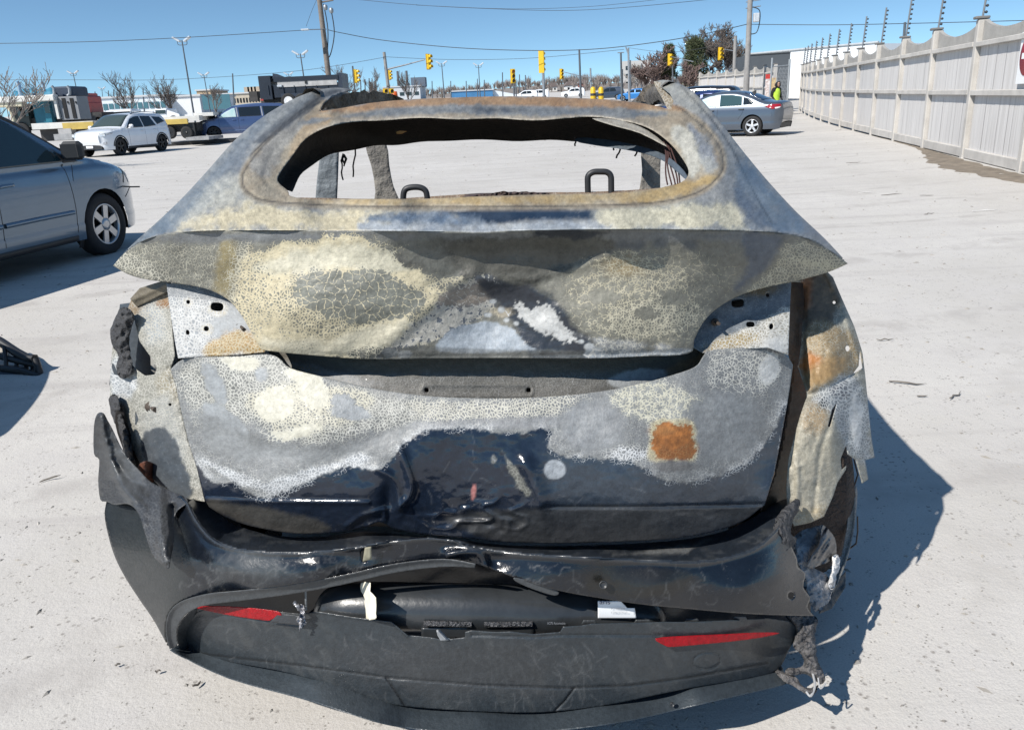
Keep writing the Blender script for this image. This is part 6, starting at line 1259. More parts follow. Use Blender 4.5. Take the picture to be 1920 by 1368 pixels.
# ------------------------------------------------------------------ concrete fence on the right
CONC = pm('fence_concrete', (.47, .445, .41), .9, 0, .2, 2.2, .2, 40); CONCB = pm('fence_boards', (.555, .545, .53), .9, 0, .2, 1.6, .3, 60, c2=(.44, .43, .42)); CAPM = pm('fence_cap', (.16, .155, .15), .9); BAND = pm('fence_band', (.33, .315, .29), .9, 0, .2, 3, .4, 30)
STREAK = pm('streaked_boards', (.565, .545, .525), .9, 0, .15, 4, .1)
def streaky():
    N = STREAK.node_tree.nodes; L = STREAK.node_tree.links; tc = [n for n in N if n.type == 'TEX_COORD'][0]; no = [n for n in N if n.type == 'TEX_NOISE'][0]
    mp = N.new('ShaderNodeMapping'); mp.inputs['Scale'].default_value = (9, 9, .35); L.new(tc.outputs['Object'], mp.inputs[0]); L.new(mp.outputs[0], no.inputs['Vector']); no.inputs['Scale'].default_value = 1.6
    [n for n in N if n.type == 'MIX'][0].inputs[7].default_value = (.47, .45, .43, 1)
streaky()
FH = 2.50
def fence_run(pts, label, seg_first, lean=0.0, name='concrete_fence', kerbs=2, group=None):
    """posts at pts (on the ground); panels between them: lower boards, ledge, upper boards, beam, scalloped top"""
    o = np.array([pts[0][0], pts[0][1], 0.]); root = thing(name, o, label, 'fence', 0, group)
    r = np.random.default_rng(len(pts))
    def addpart(nm, mb, m): mb.build(nm, m, root)
    for i, p in enumerate(pts):
        a = np.array(pts[max(i - 1, 0)][:2]); b = np.array(pts[min(i + 1, len(pts) - 1)][:2]); d = (b - a) / np.hypot(*(b - a)); nr = np.array([-d[1], d[0]]) * (1 if seg_first else 1)
        z = p[2]; q = np.array([p[0], p[1], z]) - o; ln = r.uniform(-.02, .03)
        Mx = Matrix(((d[0], -nr[0] * -1, 0, q[0] + nr[0] * .03), (d[1], nr[1], 0, q[1] + nr[1] * .03), (0, 0, 1, q[2]), (0, 0, 0, 1)))
        Mx = Matrix.Translation((q[0] + nr[0] * .03, q[1] + nr[1] * .03, q[2])) @ Matrix.Rotation(math.atan2(d[1], d[0]), 4, 'Z') @ Matrix.Rotation(ln, 4, 'Y')
        mb = MB(); mb.box((0, -.035, FH / 2 - .1), (.16, .20, FH + .2), 0, Mx, .015); addpart('fence_post', mb, CONC)
        mb = MB(); mb.box((0, 0, FH + .03), (.20, .24, .05), 0, Mx, .012); addpart('post_cap', mb, CAPM)
    for i in range(len(pts) - 1):
        a = np.array(pts[i]); b = np.array(pts[i + 1]); d = (b - a)[:2]; Ld = np.hypot(*d); d /= Ld; z0 = (a[2] + b[2]) / 2
        Mx = Matrix.Translation((a[0] - o[0], a[1] - o[1], z0)) @ Matrix.Rotation(math.atan2(d[1], d[0]), 4, 'Z')
        n = 12; x0, x1 = .09, Ld - .09
        for nm, zz0, zz1 in (('lower_board_panel', .0, 1.16), ('upper_board_panel', 1.26, 2.02)):
            V = []; Fc = []   # formed boards: shallow grooves between, boards a little proud or set back
            xs_ = np.linspace(x0, x1, n + 1)
            for k in range(n):
                u0, u1 = xs_[k] + .003, xs_[k + 1] - .003; off = r.uniform(-.001, .003); o_ = len(V)
                V += [(u0, off, zz0), (u1, off, zz0), (u1, off, zz1), (u0, off, zz1)]; Fc.append([o_ + 3, o_ + 2, o_ + 1, o_])
                g0 = u1 + .006 if k < n - 1 else u1
                if k < n - 1: V += [(u1, -.003, zz0), (u1 + .006, -.003, zz0), (u1 + .006, -.003, zz1), (u1, -.003, zz1)]; Fc += [[o_ + 7, o_ + 6, o_ + 5, o_ + 4], [o_ + 2, o_ + 7, o_ + 4, o_ + 1]]
            mb = MB(); mb.add(V, Fc, False, Mx); mb.box(((x0 + x1) / 2, -.05, (zz0 + zz1) / 2), (x1 - x0, .06, zz1 - zz0), 0, Mx); addpart(nm, mb, STREAK)
        mb = MB(); mb.box((Ld / 2, .02, 1.21), (x1 - x0, .15, .10), 0, Mx, .01); addpart('mid_ledge', mb, CONC)
        mb = MB(); mb.box((Ld / 2, .02, 2.065), (x1 - x0, .17, .09), 0, Mx, .01); addpart('upper_beam', mb, CONC)
        V = []; k = 14      # top band with a hanging-curve upper edge
        for j in range(k + 1):
            u = x0 + (x1 - x0) * j / k; t = 2 * j / k - 1; zt = 2.29 + .19 * abs(t) ** 2.2
            for yy in (.0, -.08): V += [(u, yy, 2.11), (u, yy, zt)]
        Fc = []
        for j in range(k):
            o_ = j * 4; e = o_ + 4; Fc += [[o_, e, e + 1, o_ + 1], [o_ + 2, o_ + 3, e + 3, e + 2], [o_ + 1, e + 1, e + 3, o_ + 3]]
        mb = MB(); mb.add(V, Fc, False, Mx); addpart('scalloped_top', mb, BAND)
        mb = MB(); mb.box((Ld / 2, .015, .10), (x1 - x0, .11, .18), 0, Mx, .01); addpart('plinth', mb, CONC)
    return root
fdir = np.array([11.94 - 9.04, 28.18 - 15.98]); fdir /= np.hypot(*fdir)
NF = 16; fpts = []
for i in range(-3, NF - 3):
    k = i; q = np.array([9.04, 15.98]) + fdir * 3.02 * k
    if k > 3: q += np.array([.012 * (k - 3) ** 2, 0])
    fpts.append((q[0], q[1], float(gz(q[1])) + .012 * max(0, k)))
fence_run(fpts, 'pale concrete fence with scalloped top along the right side', True)
# electric-fence rods with insulators on every post
RODM = pm('rod_steel', (.22, .23, .24), .5, .5); INSU = pm('insulator_black', (.03, .03, .035), .5)
def rod(p, z, h, tilt, label, Yd):
    root = thing('electric_fence_rod', (p[0], p[1], z), label, 'fence rod', 0, 'electric fence rods along the wall top')
    n = 8; T = Matrix.Rotation(tilt, 4, 'Y')
    mb = MB(); mb.tube([T @ Vector((0, 0, -.12)), T @ Vector((0, 0, h))], .014 + .0003 * Yd, 6); mb.build('rod', RODM, root)
    for k in range(n):
        mb = MB(); zz = .12 + (h - .2) * k / (n - 1); mb.lathe([(.010, -.025), (.024, -.016), (.030, 0), (.02, .016), (.010, .025)], 8, T @ Matrix.Translation((.05, 0, zz))); mb.build('insulator', INSU, root)
for i, fp in enumerate(fpts[1:]):
    rod((fp[0] + fdir[0] * .18 + .04, fp[1] + fdir[1] * .18, 0), fp[2] + FH + .02, .98, .06, ['electric fence rod with insulators on the wall, first from the right edge of the picture', 'second', 'third', 'fourth', 'fifth', 'sixth', 'seventh', 'eighth', 'ninth', 'tenth', 'eleventh', 'twelfth', 'thirteenth', 'fourteenth', 'fifteenth'][i] + ('' if i == 0 else ' electric fence rod with insulators, counted from the right edge'), fp[1])
# round red sign on the near panel, cut by the picture edge
q = np.array([9.04, 15.98]) - fdir * 2.66; sg = thing('fence_sign', (q[0] - .06, q[1], 1.45), 'white sign with a red disc fixed to the fence at the right edge', 'sign', math.atan2(fdir[1], fdir[0]))
mb = MB(); mb.box((0, .0, .3), (.72, .02, .78)); mb.build('sign_board', pm('sign_white', (.78, .78, .77), .5, 0, .05), sg)
mb = MB(); mb.lathe([(.30, 0), (.30, .006), (0, .006)], 28, Matrix.Translation((0, .012, .33)) @ Matrix.Rotation(R(-90), 4, 'X')); mb.build('red_disc', pm('sign_red', (.5, .012, .03), .5, 0, .05), sg)
mb = MB(); mb.box((0, .022, .33), (.40, .006, .09)); mb.build('white_bar', bpy.data.materials['sign_white'], sg)

# far fence beyond the gate
ff = []
for i in range(12):
    t = i; px = 1452 - 19.5 * i + .25 * i * i; Y = 50 + 3.6 * i; g_ = onray(px, Y); ff.append((g_[0], Y, float(gz(Y)) + .25))
fence_run(ff, 'far concrete fence with scalloped top beyond the open gate', True)
for i, k in enumerate((0, 2, 4, 6)): pass
# gate with wire mesh and guard
gp = onray(1462, 46); gt = thing('wire_gate', gp, 'open grey wire mesh gate between the two fences', 'gate', 0)
GM = pm('gate_steel', (.38, .40, .41), .5, .5)
for nm, a, b, rr_ in (('gate_post', (-.55, 0, 0), (-.50, 0, 3.0), .05), ('gate_post', (.55, .3, 0), (.55, .3, 2.9), .06), ('gate_rail', (-.5, 0, 2.55), (.55, .3, 2.6), .03), ('gate_rail', (-.5, 0, .2), (.55, .3, .2), .03), ('gate_rail', (-.5, 0, 1.3), (.55, .3, 1.3), .025)):
    mb = MB(); mb.tube([a, b], rr_, 8); mb.build(nm, GM, gt)
mb = MB()
for k in range(12): u = k / 12; mb.tube([(-.5 + 1.05 * u, .3 * u, .2), (-.5 + 1.05 * min(1, u + .5), .3 * min(1, u + .5), 2.5 if u < .5 else .2 + 2.3 * (1 - u) * 2)], .008, 4, False); mb.tube([(-.5 + 1.05 * u, .3 * u, 2.5), (-.5 + 1.05 * min(1, u + .5), .3 * min(1, u + .5), .2 if u < .5 else 2.5 - 2.3 * (1 - u) * 2)], .008, 4, False)
o_ = mb.build('wire_mesh', GM, gt); o_['kind'] = 'stuff'
for i, (dx, c, h_, z_, lb) in enumerate([(-1.35, (.55, .05, .04), .26, 1.95, 'red strip notice at the top of the posters on the far fence'), (-1.35, (.75, .74, .72), .95, .95, 'white notice poster below the red strip on the far fence'), (-.98, (.62, .50, .22), 1.0, 1.0, 'yellowish notice poster beside the gate on the far fence')]):
    g_ = onray(1440 + (0 if i < 2 else 9), 49.3); n_ = thing('fence_notice', (g_[0], g_[1], g_[2] + z_), lb, 'notice'); mb = MB(); mb.box((0, 0, h_ / 2), (.36 if i < 2 else .30, .02, h_)); mb.build('notice_sheet', pm('notice%d' % i, c, .6, 0, .35, 9, c2=(.35, .2, .16) if i else None), n_)

# ------------------------------------------------------------------ person in a high-visibility vest behind the sedan
def person():
    g_ = onray(1456, 40.5); z0 = float(gz(40.5))
    root = thing('person', (g_[0], g_[1], z0), 'person in black hooded jacket and yellow-green safety vest behind the grey sedan', 'person', R(24))
    J = {'pel': (0, 0, .95), 'wai': (0, .02, 1.12), 'che': (0, .0, 1.36), 'nec': (0, -.02, 1.50), 'hed': (0, -.06, 1.63), 'crn': (0, -.05, 1.74),
         'hl': (.10, 0, .90), 'kl': (.11, -.03, .50), 'al': (.12, .02, .09), 'tl': (.13, -.16, .04), 'hr': (-.10, 0, .90), 'kr': (-.11, -.02, .50), 'ar': (-.12, .03, .09), 'tr': (-.13, -.15, .04),
         'sl': (.19, .0, 1.42), 'el': (.27, .03, 1.16), 'wl': (.25, -.12, .95), 'sr': (-.19, 0, 1.42), 'er': (-.27, .04, 1.16), 'wr': (-.24, -.12, .96)}
    Rr = {'pel': .15, 'wai': .15, 'che': .17, 'nec': .075, 'hed': .105, 'crn': .075, 'hl': .105, 'kl': .075, 'al': .055, 'tl': .045, 'hr': .105, 'kr': .075, 'ar': .055, 'tr': .045, 'sl': .09, 'el': .065, 'wl': .045, 'sr': .09, 'er': .065, 'wr': .045}
    E_ = [('pel', 'wai'), ('wai', 'che'), ('che', 'nec'), ('nec', 'hed'), ('hed', 'crn'), ('pel', 'hl'), ('hl', 'kl'), ('kl', 'al'), ('al', 'tl'), ('pel', 'hr'), ('hr', 'kr'), ('kr', 'ar'), ('ar', 'tr'), ('che', 'sl'), ('sl', 'el'), ('el', 'wl'), ('che', 'sr'), ('sr', 'er'), ('er', 'wr')]
    for s_, sx in (('l', 1), ('r', -1)):
        w_ = np.array(J['w' + s_]); J['p' + s_] = tuple(w_ + (-.01 * sx, -.06, -.05)); Rr['p' + s_] = .034; E_.append(('w' + s_, 'p' + s_))
        for f in range(5):
            off = ((f - 1.5) * .016 * sx, -.04 - .01 * (f in (1, 2)), -.05) if f < 4 else (-.04 * sx, -.05, .0)
            J['f%d%s' % (f, s_)] = tuple(np.array(J['p' + s_]) + off); Rr['f%d%s' % (f, s_)] = .010; E_.append(('p' + s_, 'f%d%s' % (f, s_)))
            J['g%d%s' % (f, s_)] = tuple(np.array(J['p' + s_]) + np.array(off) * 1.5 + (0, .012, -.012)); Rr['g%d%s' % (f, s_)] = .008; E_.append(('f%d%s' % (f, s_), 'g%d%s' % (f, s_)))
    ks = list(J); me = bpy.data.meshes.new('body'); me.from_pydata([J[k] for k in ks], [(ks.index(a), ks.index(b)) for a, b in E_], []); ob = bpy.data.objects.new('skin_tmp', me); col.objects.link(ob)
    md = ob.modifiers.new('Skin', 'SKIN')
    for i, k in enumerate(ks):
        me.skin_vertices[0].data[i].radius = (Rr[k], Rr[k] * (.72 if k in ('pel', 'wai', 'che') else 1)); me.skin_vertices[0].data[i].use_root = (k == 'pel')
    ob.modifiers.new('Sub', 'SUBSURF').levels = 2
    dg = bpy.context.evaluated_depsgraph_get(); m2 = bpy.data.meshes.new_from_object(ob.evaluated_get(dg)); bpy.data.objects.remove(ob)
    m2.materials.clear(); m2.materials.append(pm('dark_clothes', (.012, .012, .014), .85)); m2.polygons.foreach_set('use_smooth', [True] * len(m2.polygons)); link('body', m2, root)
    SKIN = pm('skin', (.45, .27, .19), .6)
    mb = MB(); mb.lathe([(0, -.12), (.05, -.105), (.072, -.05), (.078, .01), (.07, .06), (.045, .095), (0, .105)], 16, Matrix.Translation((0, -.105, 1.64)) @ Matrix.Diagonal((1, .9, 1, 1))); f_ = mb.build('face', SKIN, root)
    mb = MB(); mb.add([(0, -.195, 1.63), (-.014, -.172, 1.605), (.014, -.172, 1.605), (0, -.172, 1.665)], [[0, 1, 2], [0, 2, 3], [0, 3, 1]]); mb.build('nose', SKIN, f_)
    mb = MB(); mb.box((.032, -.172, 1.655), (.055, .02, .035), 0, None, .005); mb.box((-.032, -.172, 1.655), (.055, .02, .035), 0, None, .005); mb.box((0, -.18, 1.662), (.02, .01, .008)); mb.build('glasses', TRIMB, f_)
    mb = MB(); mb.box((0, -.168, 1.585), (.04, .01, .008)); mb.build('mouth', pm('lips', (.3, .12, .1), .6), f_)
    mb = MB(); V = []; Fc = []   # hood round the face
    for i in range(9):
        t = i / 8; y = -.14 + .24 * t; r_ = .125 * math.sqrt(max(.02, 1 - (max(0, t - .25) / .78) ** 2))
        for k in range(16): q_ = 2 * math.pi * k / 16; V.append((r_ * .9 * math.sin(q_), y, 1.635 + r_ * 1.15 * math.cos(q_) - .02 * t))
    for i in range(8):
        for k in range(16): j = (k + 1) % 16; Fc.append([i * 16 + k, i * 16 + j, (i + 1) * 16 + j, (i + 1) * 16 + k])
    mb.add(V, Fc, True); mb.build('hood', bpy.data.materials['dark_clothes'], root)
    V = []; Fc = []
    for i, (z, rx, ry) in enumerate([(.92, .19, .145), (1.1, .185, .14), (1.3, .2, .15), (1.42, .17, .13), (1.47, .11, .10)]):
        for k in range(20): q_ = 2 * math.pi * k / 20; V.append((rx * math.sin(q_), ry * math.cos(q_) - .0, z))
    for i in range(4):
        for k in range(20):
            if 8 < k < 11 and False: continue
            j = (k + 1) % 20; Fc.append([i * 20 + k, i * 20 + j, (i + 1) * 20 + j, (i + 1) * 20 + k])
    mb = MB(); mb.add(V, Fc, True); mb.build('safety_vest', pm('vest_lime', (.48, .72, .06), .7, 0, .1), root)
person()

# ------------------------------------------------------------------ buildings
def bldg(name, label, corners_px, Y, z0, z1, depth, mat, parts=None, dz=0):
    a = onray(corners_px[0], Y); b = onray(corners_px[1], Y); w = b[0] - a[0]; base = float(gz(Y)) + dz
    root = thing(name, ((a[0] + b[0]) / 2, Y + depth / 2, base), label, 'building'); mb = MB(); mb.box((0, 0, (z0 + z1) / 2), (w, depth, z1 - z0)); mb.build('wall', mat, root)
    mb = MB(); mb.box((0, 0, z1 + .15), (w + .5, depth + .5, .3)); mb.build('roof', pm(name + '_roof', (.5, .51, .52), .6, 0, .1), root); return root, w, depth
def hz(px, py, Y): return float(at(px, py, Y)[2])
WHB = pm('white_cladding', (.66, .70, .73), .5, .1, .08, 1); GLB = glass_mat('curtain_wall', (.05, .13, .16), .08); MUL = pm('mullion', (.35, .40, .42), .5)
Yb = 150
r_, w, dp = bldg('showroom', 'long white showroom with blue-green glass front at the left', (166, 316), Yb, 0, hz(240, 183, Yb) - float(gz(Yb)), 18, WHB)
zt = hz(240, 183, Yb) - float(gz(Yb)); zb = hz(240, 206, Yb) - float(gz(Yb))
for k in range(14):
    mb = MB(); x = -w / 2 + w * (k + .5) / 14; mb.box((x, -dp / 2 - .05, (zb + zt - .8) / 2), (w / 14 - .25, .12, zt - zb - 1.0)); mb.build('window', GLB, r_)
r_, w, dp = bldg('white_annex', 'plain white flat-roofed annex right of the glass showroom', (316, 380), Yb + 2, 0, hz(350, 181, Yb) - float(gz(Yb)), 20, pm('annex_white', (.68, .69, .70), .6, 0, .08, 1))
mb = MB(); mb.box((6, -dp / 2 - .05, 2.2), (5, .12, 2.5)); mb.build('window', GLB, r_)
TANB = pm('tan_brick', (.46, .35, .23), .9, 0, .15, 2); TAN2 = pm('tan_block', (.48, .42, .33), .9, 0, .15, 2)
Yt = 190
r_, w, dp = bldg('brick_tower', 'taller tan brick end of the low brick building', (376, 402), Yt, 0, hz(388, 170, Yt) - float(gz(Yt)), 12, TANB)
r_, w, dp = bldg('brick_building', 'low tan brick building with a row of narrow windows', (402, 496), Yt + 1, 0, hz(450, 176, Yt) - float(gz(Yt)), 16, TAN2)
zt = hz(450, 176, Yt) - float(gz(Yt))
for k in range(9): mb = MB(); mb.box((w * (-.05 + .06 * k), -dp / 2 - .04, zt * .62), (w * .03, .1, zt * .26)); mb.build('window', GLASS, r_)
for k in range(4): mb = MB(); mb.box((w * (.02 + .07 * k), 0, zt + .9), (1.2, 1.2, 1.4)); mb.build('roof_vent', pm('vent_tan', (.4, .33, .25), .8), r_)
r_, w, dp = bldg('factory', 'pale factory with two dark chimneys behind the traffic signal', (722, 790), 260, 0, hz(760, 163, 260) - float(gz(260)), 20, pm('factory_grey', (.50, .52, .54), .7, 0, .15, .6))
zt = hz(760, 163, 260) - float(gz(260))
for x in (-2, 0.8): mb = MB(); mb.lathe([(.45, 0), (.35, 5.0), (0, 5.0)], 10, Matrix.Translation((x, 0, zt))); mb.build('chimney', pm('flue_dark', (.06, .065, .075), .7), r_)
mb = MB(); mb.box((4.5, 0, zt + 1.4), (4.5, 6, 2.8)); mb.build('plant_room', pm('plant_blue', (.10, .13, .17), .7), r_)
for k in range(5): mb = MB(); mb.box((-w * .4 + k * w * .2, -dp / 2 - .05, zt * .5), (w * .12, .1, 1.0)); mb.build('window', GLASS, r_)
r_, w, dp = bldg('blue_shed', 'long low shed with a blue wall and white end in the distance', (848, 925), 240, 0, hz(880, 171, 240) - float(gz(240)), 16, pm('shed_blue', (.05, .19, .38), .6, 0, .2, .4))
mb = MB(); mb.prism([(w / 2, 0), (w / 2 + 9, 0), (w / 2, hz(880, 171, 240) - float(gz(240)))], 14, Matrix.Translation((0, 7, 0)) @ XZ); mb.build('white_gable', WHB, r_)
# hill houses
HS = [(1036, 165, 17, 7, (.62, .60, .56), 'cream house with a low roof on the hill, left of the brick one'), (1072, 163, 22, 9, (.72, .72, .70), 'white low house in the middle of the hill'), (1094, 160, 14, 11, (.26, .10, .08), 'dark red brick house on the hill beside the pole'), (1004, 172, 10, 5, (.7, .7, .68), 'small white house at the left foot of the hill'), (1022, 172, 14, 6, (.5, .49, .47), 'grey house at the foot of the hill'), (1150, 168, 12, 6, (.66, .65, .62), 'pale house at the right of the hill')]
for i, (px, py, wpx, hpx, c, lb) in enumerate(HS):
    Y = 330 + 8 * i; s_ = Y / FPX; g_ = at(px, py + hpx, Y); hw = wpx * s_; hh = hpx * s_ * 1.15
    root = thing('house', g_, lb, 'house', 0, 'houses on the far hill'); mb = MB(); mb.box((0, 4, hh / 2 - 1.2), (hw, 8, hh + 2.4)); mb.build('wall', pm('house_wall%d' % i, c, .8), root)
    mb = MB(); mb.prism([(-hw / 2 - .4, hh), (hw / 2 + .4, hh), (hw * .3, hh + 1.5), (-hw * .3, hh + 1.5)], 8.6, Matrix.Translation((0, 8.3, 0)) @ XZ); mb.build('roof', pm('house_roof%d' % i, (.16, .13, .12), .8), root)
    for k in (-.25, .25): mb = MB(); mb.box((hw * k, -.03, hh * .55), (hw * .16, .08, hh * .35)); mb.build('window', GLASS, root)
# warehouse on the right behind the fence
WW = pm('warehouse_white', (.74, .77, .79), .5, .05, .06, .6)
def wedge(name, label, pts, depth, mat, z1s):
    a, b = pts; root = thing(name, (a[0], a[1], 0), label, 'building'); d = b - a; V = [(0, 0, 0), (d[0], d[1], 0), (d[0], d[1], z1s[1]), (0, 0, z1s[0])]; nrm = np.array([-d[1], d[0]]) / np.hypot(d[0], d[1]) * depth
    V += [(x + nrm[0], y + nrm[1], z) for x, y, z in V]; mb = MB(); mb.add(V, [[0, 1, 2, 3], [7, 6, 5, 4], [3, 2, 6, 7], [0, 3, 7, 4], [1, 5, 6, 2]]); mb.build('wall', mat, root); return root
a = onray(1358, 92)[:2]; b = onray(1640, 76)[:2]
r_ = wedge('warehouse', 'long white warehouse behind the concrete fence on the right', (a, b), 30, WW, (hz(1358, 108, 92), hz(1640, 82, 76)))
mb = MB(); d = b - a; zz = [hz(1358, 108, 92), hz(1640, 82, 76)]
mb.tube([(0, 0, zz[0] + .1), (d[0], d[1], zz[1] + .1)], .12, 6); mb.build('eaves', pm('eaves_grey', (.4, .43, .45), .5), r_)
a = onray(1401, 74)[:2]; b = onray(1478, 74)[:2]
r_ = wedge('grey_unit', 'dark grey block standing in front of the white warehouse', (a, b), 5, pm('block_grey', (.085, .095, .105), .6, 0, .1, .6), (hz(1401, 104, 74), hz(1478, 99, 74)))
mb = MB(); d = b - a; zz = [hz(1401, 104, 74), hz(1478, 99, 74)]; mb.tube([(0, 0, zz[0]), (d[0], d[1], zz[1])], .06, 5); mb.build('coping', pm('coping_dark', (.05, .055, .06), .6), r_)
# ------------------------------------------------------------------ poles, wires, signals
WOOD = pm('weathered_pole', (.20, .17, .145), .9, 0, .3, 3, .3); WOODG = pm('grey_pole', (.26, .25, .24), .9, 0, .25, 3); GALV = pm('galvanised', (.30, .32, .34), .5, .5, .15, 3); DPOLE = pm('dark_pole', (.10, .115, .13), .55, .2)
WIRE = pm('wire_black', (.03, .032, .036), .6); YEL = pm('signal_yellow', (.62, .40, .015), .45, 0, .08); LAMPW = pm('lamp_head', (.62, .64, .66), .35, .3); AMB = pm('lens_amber', (.35, .09, .01), .3); DLENS = pm('lens_dark', (.03, .02, .015), .3)
def vert(px0, py0, px1, py1, Y):     # pole from ground under (px1,py1) up to (px0,py0)
    b = at(px1, py1, Y); t = at(px0, py0, Y); k = (float(gz(Y)) - b[2]) / (t[2] - b[2]); return b + (t - b) * k - np.array([0, 0, .1]), t
def pole(name, label, px0, py0, px1, py1, Y, r0, r1, mat, cat='pole', group=None):
    b, t = vert(px0, py0, px1, py1, Y); root = thing(name, b, label, cat, 0, group); mb = MB(); mb.tube([(0, 0, 0), tuple(t - b)], [r0, r1], 8); mb.build('shaft', mat, root); return root, t - b
# timber utility pole left of centre with a coil of cable
r_, t = pole('utility_pole', 'tall leaning timber utility pole left of the middle', 594, -40, 617, 150, 56, .20, .15, WOOD)
for (dx, z) in ((.7, -1.1), (.35, -.9)):
    mb = MB(); mb.lathe([(.10, -.16), (.14, -.05), (.14, .08), (.07, .16)], 10, Matrix.Translation(tuple(t + np.array([dx, 0, z - .8])))); mb.build('insulator_pot', GALV, r_)
mb = MB(); mb.tube([tuple(t + np.array([0, 0, -1.4])), tuple(t + np.array([.9, 0, -1.3]))], .05, 6); mb.build('cross_arm', WOOD, r_)
mb = MB(); mb.tube(crom([tuple(t + np.array(v)) for v in [(.25, 0, -1.5), (.35, 0, -3.0), (.15, 0, -4.6), (.4, 0, -4.4), (.75, 0, -3.2), (.7, 0, -1.9)]], 5), .035, 5); mb.build('cable_loop', WIRE, r_)
mb = MB(); mb.tube([tuple(at(612, 55, 56) - r_.location), tuple(at(575, 56, 55) - r_.location)], .03, 5); mb.build('lamp_arm', GALV, r_)
mb = MB(); mb.box(tuple(at(572, 56, 55) - r_.location), (.5, .25, .10), 0, None, .03); mb.build('street_lamp_head', LAMPW, r_)
# right timber pole with transformer gear
r_, t = pole('utility_pole', 'timber utility pole with a grey service box at right', 1408, -30, 1400, 150, 52, .19, .15, WOODG)
k = at(1416, 34, 52) - r_.location if False else np.array(at(1416, 34, 52)) - np.array(r_.location)
mb = MB(); mb.box(tuple(k - np.array([0, .2, 0])), (.32, .3, .5), 0, None, .03); mb.build('service_box', LAMPW, r_)
mb = MB(); mb.tube(crom([tuple(k + np.array(v)) for v in [(-.25, -.1, -.9), (.1, -.1, -.8), (.25, -.1, -.2), (.2, -.1, .4), (-.2, -.1, .6)]], 5), .03, 5); mb.build('service_cable', WIRE, r_)
for z in (.0, -.35): mb = MB(); mb.tube([tuple(k + np.array([-.6, 0, .9 + z])), tuple(k + np.array([.3, 0, 1.0 + z]))], .03, 5); mb.build('bracket_arm', GALV, r_)
pole('timber_stub', 'shorter timber pole just left of the right utility pole', 1379, 68, 1376, 150, 66, .16, .13, WOODG)
r_, t = pole('road_pole', 'thin dark pole under the sagging wire at centre right', 1086, 93, 1089, 178, 74, .11, .08, DPOLE)
r_, t = pole('road_pole', 'pair of lamp posts right of centre, the tall one with a forked top', 1178, 90, 1180, 180, 84, .12, .09, GALV); mb = MB(); mb.tube([tuple(t + np.array([0, 0, -.6])), tuple(t + np.array([-.25, 0, .1]))], .06, 5); mb.build('fork', GALV, r_)
r_, t = pole('lamp_post', 'grey lamp post with a short crosspiece left of the forked post', 1164, 99, 1166, 180, 92, .13, .1, DPOLE, 'lamp post'); mb = MB(); mb.tube([tuple(t + np.array([-.35, 0, 0])), tuple(t + np.array([.35, 0, 0]))], .05, 5); mb.build('crosspiece', GALV, r_)
for i, (x0, y0, x1, y1, Y) in enumerate([(1182, 113, 1183, 180, 130), (1203, 119, 1203, 165, 130), (1167, 130, 1167, 182, 112)]): pole('road_pole', ['thin pole right beside the forked post', 'thin pole in front of the brown bushes', 'short pole beside the grey lamp post'][i], x0, y0, x1, y1, Y, .11, .09, DPOLE)
pole('fence_mast', 'dark steel mast rising behind the concrete fence at right', 1697, 42, 1694, 80, 33, .05, .05, DPOLE, 'mast')
# twin-head lot lamps
def lot_lamp(label, x0, y0, x1, y1, Y, s=1.0):
    r_, t = pole('lot_lamp', label, x0, y0, x1, y1, Y, .13 * s, .07 * s, DPOLE, 'lamp post', 'twin-head lot lamps')
    for sx in (-1, 1):
        mb = MB(); mb.tube(crom([tuple(t + np.array([0, 0, -.5 * s])), tuple(t + np.array([sx * .5 * s, 0, -.45 * s])), tuple(t + np.array([sx * .55 * s, 0, -.05 * s]))], 3), .04 * s, 5); mb.build('bracket', DPOLE, r_)
        mb = MB(); mb.box((0, 0, 0), (.95 * s, .5 * s, .22 * s), 0, Matrix.Translation(tuple(t + np.array([sx * .62 * s, 0, .12 * s]))) @ Matrix.Rotation(-sx * .55, 4, 'Y'), .05 * s); mb.build('lamp_head', LAMPW, r_)
lot_lamp('tall twin-head lot lamp, largest of them, left of the wreck roof', 341, 76, 362, 205, 62, .62)
lot_lamp('twin-head lot lamp rising behind the teal truck', 137, 137, 147, 185, 100, .62); lot_lamp('twin-head lot lamp in front of the tan brick building', 382, 140, 394, 208, 98, .62)
lot_lamp('twin-head lot lamp above the black dump trailer', 563, 101, 570, 148, 90, .8); lot_lamp('twin-head lot lamp right of the mast-arm signal', 828, 119, 833, 180, 110, .7); lot_lamp('twin-head lot lamp at the blue shed', 897, 122, 900, 176, 118, .7)
lot_lamp('small twin-head lot lamp between tree and trailer', 541, 139, 543, 150, 130, .7); lot_lamp('small distant twin-head lot lamp above the glass showroom', 191, 166, 193, 190, 170, .7)
